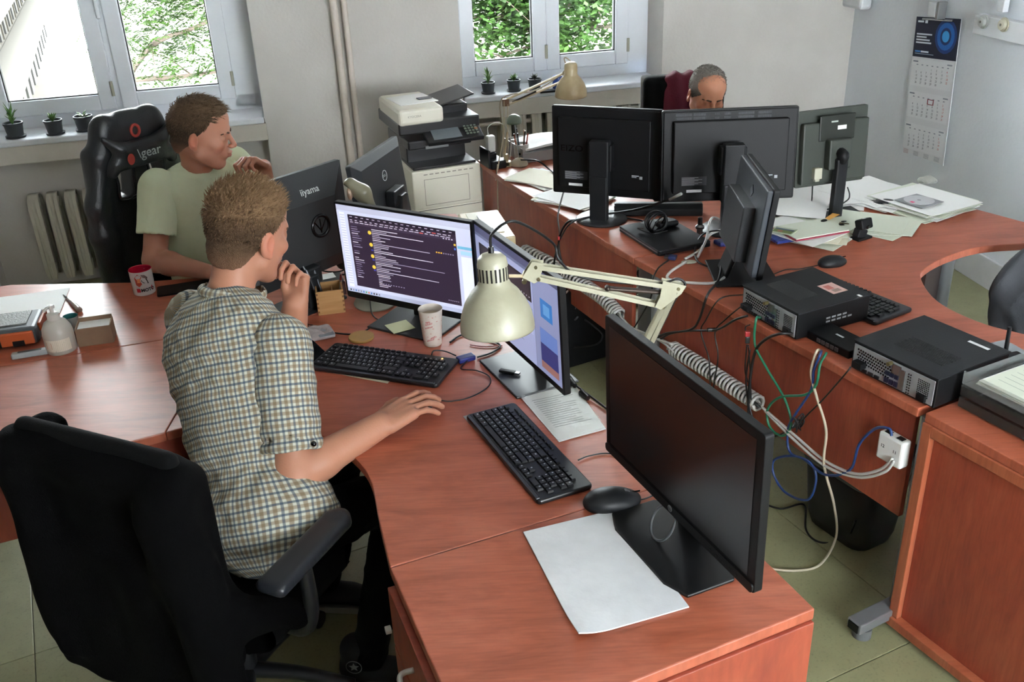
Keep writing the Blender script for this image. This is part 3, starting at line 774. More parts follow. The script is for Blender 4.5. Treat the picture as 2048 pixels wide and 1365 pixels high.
def add_monitor(label, c, yaw, tilt, w, h, back, kind, shell=None, logo=None):
    shell = shell or M_blk
    yaw_r = math.radians(yaw); rz = yaw_r + (math.pi if back else 0); tl = math.radians(tilt) * (-1 if back else 1)
    c = Vector(c); t = thing('monitor', label, 'monitor', (c.x, c.y, Z), rz)
    zc = c.z - Z; T = Matrix.Translation((0, 0, zc)) @ Matrix.Rotation(-tl, 4, 'X')
    d0 = .020                                            # front slab; its camera-side face sits on y=0
    yf = 0.0 if not back else -d0                        # y of the screen face
    mb(T).prism(rrect(w, h, .008), 0, d0, R=Matrix(((1, 0, 0), (0, 0, 1), (0, 1, 0))), o=(0, yf, 0)).build('bezel', shell, t, bevel=.002, world=False)
    yb = yf + d0                                         # back face of the slab
    f = dict(m1=(.008, .008, .024), m2=(.010, .010, .02), hp=(.022, .02, .030), eizo=(.015, .015, .02)).get(kind, (.014, .014, .02))
    sw, sh = w - 2 * f[0], h - f[1] - f[2]; sz = (f[2] - f[1]) / 2
    s = mb(T @ Matrix.Translation((0, 0, sz)))
    if kind == 'm1': screen_ui_chat(s, sw, sh, yf - .0006); s.build('screen', M_scr, t, world=False)
    elif kind == 'm2': screen_ui_desk(s, sw, sh, yf - .0006); s.build('screen', M_scr, t, world=False)
    else:
        s.box((0, yf - .0006, 0), (sw, .0012, sh)).build('screen', M_off, t, world=False)
    # housing bulge
    if kind in ('m1', 'm2'):
        mb(T).box((0, yb + .008, -.02), (w * .86, .016, h * .7)).build('housing', shell, t, bevel=.006, world=False)
        col_w, bw_, bd_ = .075, .25, .20
    elif kind == 'hp':
        mb(T).box((0, yb + .012, 0), (w * .8, .024, h * .75)).build('housing', shell, t, bevel=.01, world=False)
        mb(T).prism(rrect(w - .004, .022, .008), 0, .004, R=Matrix(((1, 0, 0), (0, 0, 1), (0, 1, 0))), o=(0, yf - .004, -h / 2 + .013)).build('chin', shell, t, world=False)
        s = mb(T); s.prism([(.008 * math.cos(a * .628), .008 * math.sin(a * .628)) for a in range(10)], 0, .001, R=Matrix(((1, 0, 0), (0, 0, 1), (0, 1, 0))), o=(0, yf - .0052, -h / 2 + .015))
        s.build('badge', pm('silver badge', '#c8cacc', .3, .8), t, world=False)
        mb(T).text('hp', .012, (0, yf - .0056, -h / 2 + .011), (1, 0, 0), (0, 0, 1), align='CENTER').build('badge_lettering', pm('dark badge print', '#22262a', .4), t, world=False)
        s = mb(T); 
        for k in range(5): s.box((w / 2 - .05 - k * .022, yf - .0045, -h / 2 + .012), (.004, .002, .004))
        s.build('buttons', M_blk2, t, world=False)
    elif kind == 'eizo':
        hb_ = mb(T); hb_.box((0, yb + .002, 0), (w - .012, .012, h - .012)).build('rear_frame', shell, t, bevel=.003, world=False)
        hb_ = mb(T); hb_.box((0, yb + .018, -h * .0), (w * .84, .036, h * .78)).build('housing', shell, t, bevel=.004, world=False)
        s = mb(T); ny = 0
        for gx, gw in ((-.40, .12), (-.27, .09), (-.115, .035), (-.045, .05), (.055, .12), (.2, .10)):
            for row in range(2):
                n_ = int(gw * w / .0035)
                for k in range(n_): s.box((-(gx + gw * k / n_) * w, yb + .009, h / 2 - .018 - row * .014), (.0014, .002, .010))
        if label.find('widest') >= 0 or logo is None or logo == 'vents': s.build('vent_slots', pm('vent grey', '#606368', .6), t, world=False)
        if logo == 'EIZO':
            mb(T).text('EIZO', .036, (w * .40, yb + .0364, h * .02), (-1, 0, 0), (0, 0, 1), bold=.006, sx=1.25).build('lettering', pm('embossed black', '#08090a', .25), t, world=False)
        s = mb(T); s.rect((-w * .26, yb + .0366, -h * .22), (-1, 0, 0), (0, 0, 1), 0, 0, .03, .004, '#b8bcc0').rect((-w * .26, yb + .0366, -h * .235), (-1, 0, 0), (0, 0, 1), 0, 0, .02, .004, '#8a8e92').rect((-w * .33, yb + .0366, -h * .25), (-1, 0, 0), (0, 0, 1), 0, 0, .012, .012, '#9a9ea2')
        s.rect((w * .36, yb + .0366, -h * .30), (-1, 0, 0), (0, 0, 1), 0, 0, .10, .035, '#2b2d30')
        for k in range(8): s.rect((w * .355, yb + .037, -h * .295 + k * .0042), (-1, 0, 0), (0, 0, 1), 0, 0, .05 + .03 * ((k * 7) % 3) / 2, .0014, '#9a9ca0')
        s.rect((w * .30, yb + .0374, -h * .375), (-1, 0, 0), (0, 0, 1), -.01, 0, .05, .011, '#d8dadc')
        s.build('label', M_print, t, world=False)
    elif kind == 'grey':
        mb(T).box((0, yb + .014, -h * .05), (w * .94, .028, h * .80)).build('housing', shell, t, bevel=.006, world=False)
        mb(T).box((0, yb + .030, h * .27), (.16, .006, .10)).build('recess_plate', pm('dark olive plate', '#23271f', .35), t, bevel=.003, world=False)
        mb(T).box((.0, yb + .045, -.02), (.10, .04, .12)).build('vesa_mount', shell, t, bevel=.006, world=False)
        s = mb(T); s.rect((-.0, yb + .0336, h * .24), (-1, 0, 0), (0, 0, 1), 0, 0, .04, .016, '#e4e6dc').rect((.03, yb + .0336, h * .34), (-1, 0, 0), (0, 0, 1), 0, 0, .03, .006, '#a8b0a8')
        s.build('label', M_print, t, world=False)
        mb(T).box((w * .27, yb + .035, -h * .30), (.035, .03, .045)).box((w * .27, yb + .035, -h * .36), (.02, .02, .03)).build('video_plug', pm('cream plug plastic', '#cfcdb8', .5), t, bevel=.003, world=False)
    elif kind == 'lenovo':
        mb(T).box((0, yb + .010, 0), (w * .98, .02, h * .96)).build('rear_frame', pm('dark blue grey plastic', '#3d434a', .45, bump=(200, .08)), t, bevel=.004, world=False)
        mb(T).box((.02, yb + .036, -h * .12), (w * .62, .05, h * .62)).build('housing', pm('charcoal plastic', '#2a2d31', .45, bump=(200, .08)), t, bevel=.004, world=False)
        mb(T).box((-.03, yb + .0215, h * .30), (.03, .002, .03), R=RY(.78)).build('badge', pm('grey badge', '#6f7479', .3, .6), t, world=False)
    elif kind in ('iiyama', 'dell'):
        y1 = yb + .03
        # faceted back: a slanted rim rising to a flat plate
        rim = [Vector((x * w / 2, yb, z * h / 2)) for x, z in ((-1, -1), (1, -1), (1, 1), (-1, 1))]
        inn = [Vector((x * w * .36, y1, z * h / 2)) for x, z in ((-1, -.7), (1, -.7), (1, .42), (-1, .42))] if kind == 'iiyama' else [Vector((x * w * .40, y1 - .012, z * h * .40)) for x, z in ((-1, -1), (1, -1), (1, 1), (-1, 1))]
        s = mb(T); s.add(rim + inn, [(4, 5, 6, 7)[::-1], (0, 1, 5, 4), (1, 2, 6, 5), (2, 3, 7, 6), (3, 0, 4, 7), (3, 2, 1, 0)]); s.build('housing', shell, t, world=False, bevel=.002)
        if kind == 'iiyama':
            mb(T @ Matrix.Translation((0, 0, h * .245)) ).text('iiyama', .032, (-.045, yb + .0225, .018), (-1, 0, 0), (0, -.27, .96), bold=.012).build('lettering', pm('pale grey print', '#b9bcba', .5), t, world=False)
            s = mb(T)
            s.tube([Vector((math.cos(a) * .036 - .10, y1 + .001, math.sin(a) * .036 - .01)) for a in [k * math.pi / 8 for k in range(16)]], .006, 8, 2, closed=True)
            s.build('cable_ring', M_gloss, t, smooth=True, world=False)
            s = mb(T)
            for k in range(3): s.box((-.10 + .012 * (k - 1), y1 + .0005, -.01), (.004, .002, .05), R=RY(.6 * (k - 1)))
            s.build('vent_slots', M_gloss, t, world=False)
        else:
            s = mb(T); s.tube([Vector((math.cos(a) * .019, y1 - .010, math.sin(a) * .019 + h * .20)) for a in [k * math.pi / 8 for k in range(16)]], .0014, 6, 2, closed=True)
            s.text('DELL', .013, (.0155, y1 - .0105, h * .20 - .0045), (-1, 0, 0), (0, 0, 1), bold=.02)
            s.build('round_logo', pm('bright silver print', '#d0d3d5', .35, .5), t, world=False)
    # stand and base
    def plate(w_, d_, oy, name='base', m=shell, taper=.7, ox=0.0, rr_=.02, th=.008):
        pts = [(-w_ / 2, -d_ / 2), (w_ / 2, -d_ / 2), (w_ / 2 * taper, d_ / 2), (-w_ / 2 * taper, d_ / 2)]
        mb().prism([(x + ox, y + oy) for x, y in pts], .0005, th).build(name, m, t, bevel=.003, world=False)
    if kind in ('m1', 'm2'):
        oy = .03; plate(.26, .20, oy, taper=1.0, m=pm('dark grey base', '#2a2c2f', .38))
        mb().box((0, .075, zc / 2 + .01), (.07, .018, zc), R=RX(-.03)).build('stand', M_blk2, t, bevel=.004, world=False)
        mb().box((0, .05, zc), (.09, .05, .09)).build('hinge', M_blk2, t, bevel=.006, world=False)
    elif kind == 'hp':
        pts = [(-.155, -.075), (-.155, .05), (-.10, .10), (.10, .10), (.155, .05), (.155, -.075), (.10, -.10), (-.10, -.10)]
        mb().prism([(x + .02, y * .9 + .0) for x, y in pts], .0005, .009).build('base', pm('black base plate', '#101113', .35), t, bevel=.003, world=False)
        mb().box((0, .05, .11), (.10, .022, .22), R=RX(.10)).build('stand', M_gloss, t, bevel=.006, world=False)
        mb().tube([(math.cos(a) * .035 - .01, -.0 + .02 * math.sin(a) - .012, .045 + .035 * math.sin(a)) for a in [k * math.pi / 8 for k in range(16)]], .003, 8, 2, closed=True).build('cable_ring', pm('grey cable clip', '#5d6063', .4), t, smooth=True, world=False)
    elif kind == 'eizo':
        mb().lathe([(.105, .0005), (.108, .006), (.10, .012), (.02, .016)], 40, c=(0, .06, 0)).build('base', pm('dark grey base', '#2a2c2f', .38), t, smooth=40, world=False)
        mb().box((0, .095, .10), (.075, .035, .20)).box((0, .085, .12 + zc * .42), (.082, .045, zc * .8)).build('stand', M_blk2, t, bevel=.006, world=False)
        mb().box((0, .068, zc + .0), (.10, .05, .11)).build('hinge', M_blk, t, bevel=.004, world=False)
    elif kind == 'grey':
        mb().box((0, .075, zc * .42), (.05, .03, zc * .95)).build('stand', M_blk2, t, bevel=.006, world=False)
        mb().tube([(.0, .075, zc * .86), (0, .085, zc * .95), (0, .05, zc * .97)], .022, 10, 4).build('neck', M_blk, t, smooth=True, world=False)
        plate(.28, .16, .06, m=M_blk2, taper=.9)
    elif kind == 'lenovo':
        mb().box((0, .055, .095), (.12, .016, .19), R=RX(.35)).build('stand', M_blk, t, bevel=.005, world=False)
        plate(.26, .22, .02, m=M_blk2, taper=.95)
    else:
        hs = .125 if kind == 'iiyama' else zc
        mb().box((0, .065, hs / 2), (.055, .03, hs), R=RX(-.05)).build('stand', M_blk2, t, bevel=.006, world=False)
        mb().box((0, .05, hs - .01), (.10, .04, .06)).build('mount', M_blk2, t, bevel=.006, world=False)
        mb().box((0, .02, .006), (.24, .16, .012)).build('base', M_blk2, t, bevel=.004, world=False)
    return t


m_chat = add_monitor('lit monitor showing a dark chat window over a pale blue desktop', (-.326, 2.816, .970), -30.2, -2.0, .521, .339, False, 'm1')
m_desk = add_monitor('lit monitor turned edgewise behind the white lamp shade, showing pale blue windows', (.016, 2.456, .970), -65.5, -2.0, .547, .340, False, 'm2')
m_hp = add_monitor('black switched-off monitor in the right foreground on a black base plate', (.325, 1.664, .991), -67.1, -1.0, .575, .359, False, 'hp')
add_monitor('black monitor seen from behind, leftmost of the rear row, on a round grey base', (.42, 3.845, 1.01), -22.3, 0.4, .464, .370, True, 'eizo', logo='EIZO')
add_monitor('wide black monitor seen from behind with top vents, in front of the seated grey-haired man', (.885, 3.663, 1.029), -1.0, 5.0, .530, .362, True, 'eizo', logo='vents')
add_monitor('grey green monitor seen from behind with a cream video plug, rightmost of the rear row', (1.32, 3.751, 1.02), 15.8, 4.3, .317, .305, True, 'grey', shell=M_grn)
add_monitor('dark monitor standing edge-on on the right desk beside the upper slim computer', (.852, 3.146, .96), -92.1, 6.4, .445, .318, True, 'lenovo')
add_monitor('dark monitor seen from behind with pale lettering, between the two seated men', (-.725, 3.045, 1.012), 50.0, 2.0, .50, .365, True, 'iiyama', shell=pm('dark charcoal shell', '#2b2d2e', .5, bump=(200, .05)))
add_monitor('dark monitor seen from behind with a round logo, left of the printer', (-.46, 3.462, 1.0), 72.9, 6.2, .433, .323, True, 'dell', shell=pm('dark slate shell', '#2e3134', .5, bump=(200, .05)))


# ================================================================= computers
def computer(label, A, B, h, z, sticker=None, vent=False):
    """A and B are the plan ends of the rear face; the case runs away from the viewer to the right"""
    A, B = Vector(A), Vector(B); d = (B - A); d.z = 0; w = d.length; d.normalize(); n = Vector((-d.y, d.x, 0)); n = n if n.x > 0 else -n
    dep = .29; c = (A + B) / 2 + n * dep / 2
    rz = math.atan2(d.y, d.x); t = thing('desktop_computer', label, 'computer', (c.x, c.y, z), rz, None)
    # local: x along the rear face, rear face at y=-dep/2 (n is +y)
    s_ = 1 if (RZ(rz) @ Vector((0, 1, 0))).dot(n) > 0 else -1
    def P(x, y, zz): return Vector((x, y * s_, zz))
    mb().box((0, 0, h / 2 + .004), (w, dep, h)).build('case', M_blk, t, bevel=.003, world=False)
    mb().box((0, 0, h + .0055), (w + .004, dep + .004, .004)).build('cover', M_blk2, t, bevel=.0015, world=False)
    yr = -dep / 2
    rp = mb().box(P(0, yr - .001, h / 2 + .004), (w - .012, .003, h - .012)); rp = rp.build('rear_panel', pm('zinc plated steel', '#b9bcbe', .4, .25, var=('#94989b', 14, .7)), t, bevel=.001, world=False)
    s = mb(); zh = h + .004
    for i in range(14):
        for j in range(5):
            x = -w / 2 + .022 + i * .0085 + (j % 2) * .004; zz = zh - .018 - j * .0085 - i * .0006
            s.cyl(P(x, yr - .0022, zz), P(x, yr - .0035, zz), .0031, n=6)
    for i in range(7):
        for j in range(9): s.cyl(P(w / 2 - .055 + i * .0055, yr - .0022, zh - .020 - j * .0055), P(w / 2 - .055 + i * .0055, yr - .0035, zh - .020 - j * .0055), .0018, n=6)
    for j in range(8):
        for i in range(2): s.cyl(P(w / 2 - .088 + i * .007, yr - .0022, zh - .020 - j * .008), P(w / 2 - .088 + i * .007, yr - .0035, zh - .020 - j * .008), .0022, n=6)
    o = s.build('vent_holes', M_gloss, rp, world=False); o['kind'] = 'stuff'
    mb().box(P(-w / 2 + .038, yr - .012, h * .38), (.034, .026, .018)).build('power_socket', M_blk, rp, bevel=.002, world=False)
    mb().box(P(w / 2 - .038, yr - .006, .022), (.028, .010, .020)).build('power_socket', M_blk, rp, bevel=.002, world=False)
    s = mb()
    for k in range(4): s.box(P(-w / 2 + .030 + k * .022, yr - .004, .016), (.016, .006, .008))
    s.build('video_port', pm('black port insert', '#17181c', .5), rp, world=False)
    s = mb()
    for k in range(3): s.box(P(-w / 2 + .128 + k * .016, yr - .004, .022), (.012, .006, .014)); s.box(P(-w / 2 + .128 + k * .016, yr - .004, .044), (.012, .006, .012))
    s.build('usb_port', pm('blue black port insert', '#1c2440', .5), rp, world=False)
    s = mb(); s.box(P(w * .12, yr - .003, h * .5), (.018, .004, h * .7)); s.box(P(w * .05, yr - .003, h * .75), (.03, .004, .03))
    s.build('expansion_slot', pm('bright steel', '#c4c7c9', .25, .9), rp, world=False)
    s = mb(); s.cyl(P(-w * .02, yr - .002, zh - .012), P(-w * .02, yr - .018, zh - .012), .006, n=12).build('thumb_screw', pm('brass screw', '#a59a70', .3, .9), rp, smooth=40, world=False)
    if vent:
        s = mb()
        for i in range(26):
            for j in range(11): s.box(P(-.06 + i * .0062 + (j % 2) * .003, -.075 + j * .0075 , h + .0077), (.0036, .0044, .0006))
        o = s.build('top_vent', M_gloss, t, world=False); o['kind'] = 'stuff'
    else:
        s = mb().box(P(-.02, -.04, h + .0077), (.15, .085, .0006)).build('top_vent', pm('vent black', '#0d0e0f', .7, bump=(600, .8)), t, world=False)
    s = mb(); R9 = RZ(rz)
    if sticker:
        s.rect(P(.0, .045, h + .0079), (1, 0, 0), (0, s_, 0), 0, 0, .075, .06, '#c9a49c'); s.rect(P(.012, .055, h + .0081), (1, 0, 0), (0, s_, 0), 0, 0, .03, .025, '#b56a60'); s.rect(P(.045, .06, h + .0081), (1, 0, 0), (0, s_, 0), 0, 0, .02, .03, '#8f7a70')
        s.rect(P(.115, .10, h + .0079), (1, 0, 0), (0, s_, 0), 0, 0, .018, .010, '#d7d9da')
    else:
        s.rect(P(.05, .10, h + .0079), (1, 0, 0), (0, s_, 0), -.01, 0, .055, .012, '#d7d9da')
    # print on the right hand side
    for k in range(9):
        if sticker: s.rect(P(w / 2 + .0006, -.03 + (k % 5) * .022, .035 + (k // 5) * .012), (0, s_, 0), (0, 0, 1), 0, 0, .016, .006, '#8d9092')
    s.build('sticker', M_print, t, world=False)
    return t


pcA = computer('slim black desktop computer with a pink sticker on its top', at(1483, 568 + 54, Z), at(1591, 683, Z), .086, Z, sticker=True)
pcB = computer('slim black desktop computer with a perforated top, nearest the cabinet', at(1701, 737, Z), at(1866, 821, Z), .086, Z, vent=True)
pcC = thing('desktop_computer', 'dark tower computer standing on the floor under the right desk', 'computer', (.36, 4.0, 0), math.radians(-62))
mb().box((0, 0, .20), (.18, .40, .38)).build('case', M_blk, pcC, bevel=.006, world=False)
mb().box((0, -.202, .20), (.165, .006, .36)).build('rear_panel', pm('dull steel', '#5b5f62', .45, .7), pcC, bevel=.001, world=False)
mb().lathe([(.045, 0), (.048, .006), (.03, .008)], 20, c=(.0, -.206, .24), R=RX(math.pi / 2)).build('fan_grille', M_gloss, pcC, smooth=40, world=False)
mb().lathe([(.035, 0), (.038, .006), (.03, .008)], 20, c=(.02, -.206, .08), R=RX(math.pi / 2)).build('power_supply', M_gloss, pcC, smooth=40, world=False)
for k in range(4): mb().box((-.04, -.209, .12 + k * .03), (.04, .01, .012)).build('port', M_blk2, pcC, bevel=.001, world=False)

# network switch and its antenna router
p = Vector(at(1665, 690, Z))
sw = thing('network_switch', 'flat black network switch between the two slim computers', 'switch', (p.x + .02, p.y, Z), math.atan2(dR.y, dR.x))
mb().box((0, 0, .013), (.17, .10, .026)).build('case', M_blk, sw, bevel=.003, world=False)
for k in range(5): mb().box((-.035 + k * .018, -.051 if (RZ(math.atan2(dR.y, dR.x)) @ Vector((0, -1, 0))).dot(nR) < 0 else .051, .013), (.013, .004, .012)).build('port', pm('grey port', '#6f7274', .4, .5), sw, world=False)
mb().rect((-.02, .0, .0266), (1, 0, 0), (0, 1, 0), 0, 0, .03, .008, '#c9ccd0').build('label', M_print, sw, world=False)
p = at(1975, 690, Z + .02)
rt = thing('router', 'small black router with one upright antenna behind the perforated computer', 'router', (1.42, 2.37, Z), .3)
mb().box((0, 0, .012), (.12, .09, .024)).build('case', M_blk, rt, bevel=.006, world=False)
mb().cyl((-.03, .0, .024), (-.03, 0, .04), .008, n=12).tube([(-.03, 0, .04), (-.033, 0, .09), (-.035, 0, .135)], lambda q: .0065 - .001 * q, 10).build('antenna', M_blk2, rt, smooth=50, world=False)
mb().box((.0, .06, .002), (.22, .16, .003)).build('sleeve', pm('clear pale plastic', '#b9c0c6', .2, alpha=.7), rt, world=False)


# ================================================================= keyboards
def key_mesh(kw, kd, h=.006):
    s = MB(); t_ = .0022
    vs = [(-kw / 2, -kd / 2, 0), (kw / 2, -kd / 2, 0), (kw / 2, kd / 2, 0), (-kw / 2, kd / 2, 0), (-kw / 2 + t_ * .6, -kd / 2 + t_ * .6, h), (kw / 2 - t_ * .6, -kd / 2 + t_ * .6, h), (kw / 2 - t_ * .6, kd / 2 - t_ * .5, h), (-kw / 2 + t_ * .6, kd / 2 - t_ * .5, h)]
    s.add(vs, [(4, 5, 6, 7), (0, 1, 5, 4), (1, 2, 6, 5), (2, 3, 7, 6), (3, 0, 4, 7)]); return s


M_key = pm('black keycap', '#1a1b1e', .38)
M_kb = pm('black keyboard body', '#1d1f22', .33)
_kcache = {}


def keyboard(label, corners, individual=True, led=False):
    """corners: far-left, near-left, near-right, far-right on the desk"""
    fl, nl, nr, fr_ = [Vector(c_) for c_ in corners]
    c_ = (fl + nl + nr + fr_) / 4; d = ((nr - nl) + (fr_ - fl)).normalized(); w = ((nr - nl).length + (fr_ - fl).length) / 2
    dp = ((fl - nl).length + (fr_ - nr).length) / 2; rz = math.atan2(d.y, d.x)
    t = thing('keyboard', label, 'keyboard', (c_.x, c_.y, Z), rz)
    mb().prism(rrect(w, dp, .012), .0015, .014).build('body', M_kb, t, bevel=.004, world=False)
    mb().box((0, -dp / 2 + .006, .0135), (w - .02, .010, .004)).build('front_lip', pm('satin dark grey lip', '#4a4d52', .25, .3), t, bevel=.0015, world=False)
    u = (w - .03) / 22.6; kd = (dp - .048) / 5.6
    rows = []
    x0 = -w / 2 + .012
    def row(y, spec, kdep=kd):
        x = x0
        for k_ in spec:
            if k_ < 0: x += -k_ * u; continue
            rows.append((x + k_ * u / 2, y, k_ * u - .0018, kdep - .0018)); x += k_ * u
    yb = -dp / 2 + .016 + kd / 2
    nav = [-.35, 1, 1, 1, -.35]
    row(yb, [1.5, 1.2, 1.3, 6.4, 1.2, 1.2, 1.0, 1.2] + [-.35, 1, 1, 1, -.35, 2, 1])
    row(yb + kd, [1.3, 1, 1, 1, 1, 1, 1, 1, 1, 1, 1, 1, 2.7] + [-1.35, 1, -1.35, 1, 1, 1, 1])
    row(yb + 2 * kd, [1.8] + [1] * 12 + [1.2, -3.7] + [1, 1, 1])
    row(yb + 3 * kd, [1.5] + [1] * 12 + [1.5] + [-.35, 1, 1, 1, -.35, 1, 1, 1, 1])
    row(yb + 4 * kd, [1] * 13 + [2] + [-.35, 1, 1, 1, -.35, 1, 1, 1, 1])
    row(yb + 5 * kd, [1, -.5, 1, 1, 1, 1, -.33, 1, 1, 1, 1, -.33, 1, 1, 1, 1, -.2, 1, 1, 1, -.35, 1, 1, 1, 1], kd * .72)
    row(yb + 5.95 * kd, [-1.5] + [.8, -.25] * 12, kd * .5)
    if individual:
        for (x, y, a, b) in rows:
            k_ = (round(a, 4), round(b, 4))
            if k_ not in _kcache:
                s = key_mesh(*k_); me_o = s.build('key', M_key, None); _kcache[k_] = me_o.data; bpy.data.objects.remove(me_o)
            o = bpy.data.objects.new('key', _kcache[k_]); COL.objects.link(o); o.parent = t; o.location = (x, y, .0135)
        s = mb()
        for (x, y, a, b) in rows:
            if b > .012 and a < .03: s.rect((x - a * .25, y + b * .02, .0198), (1, 0, 0), (0, 1, 0), 0, 0, a * .22, b * .25, '#aeb2b8')
        o = s.build('legend', M_print, t, world=False); o['kind'] = 'stuff'
    else:
        s = mb()
        for (x, y, a, b) in rows:
            kk = key_mesh(a, b); s.T = Matrix.Translation((x, y, .0135)); s.add(kk.v, kk.f)
        o = s.build('key_block', M_key, t, world=False); o['kind'] = 'stuff'
    if led:
        mb().box((w / 2 - .05, dp / 2 - .016, .0145), (.004, .004, .001)).build('indicator_lamp', pm('amber indicator', '#ffb347', .4, emis=2.5), t, world=False)
    return t


kbA = keyboard('black full-size keyboard with a glowing indicator, below the chat monitor', [at(669, 688, Z + .01), at(617, 734, Z + .01), at(875, 775, Z + .01), at(918, 718, Z + .01)], led=True)
kbB = keyboard('black full-size keyboard nearer the viewer, left of the black mouse', [at(1020, 806, Z + .01), at(940, 833, Z + .01), at(1072, 1014, Z + .01), at(1190, 966, Z + .01)])
kbC = keyboard('dark keyboard with a pale lip half hidden behind the upper slim computer', [at(1640, 545, Z + .01), at(1560, 570, Z + .01), at(1740, 640, Z + .01), at(1838, 626, Z + .01)], individual=False)
p = Vector(at(1400, 395, Z)); kbD = keyboard('dark keyboard behind the wide rear monitor', [p + Vector((-.2, .1, 0)), p + Vector((-.22, -.03, 0)), p + Vector((.2, -.03, 0)), p + Vector((.22, .1, 0))], individual=False)
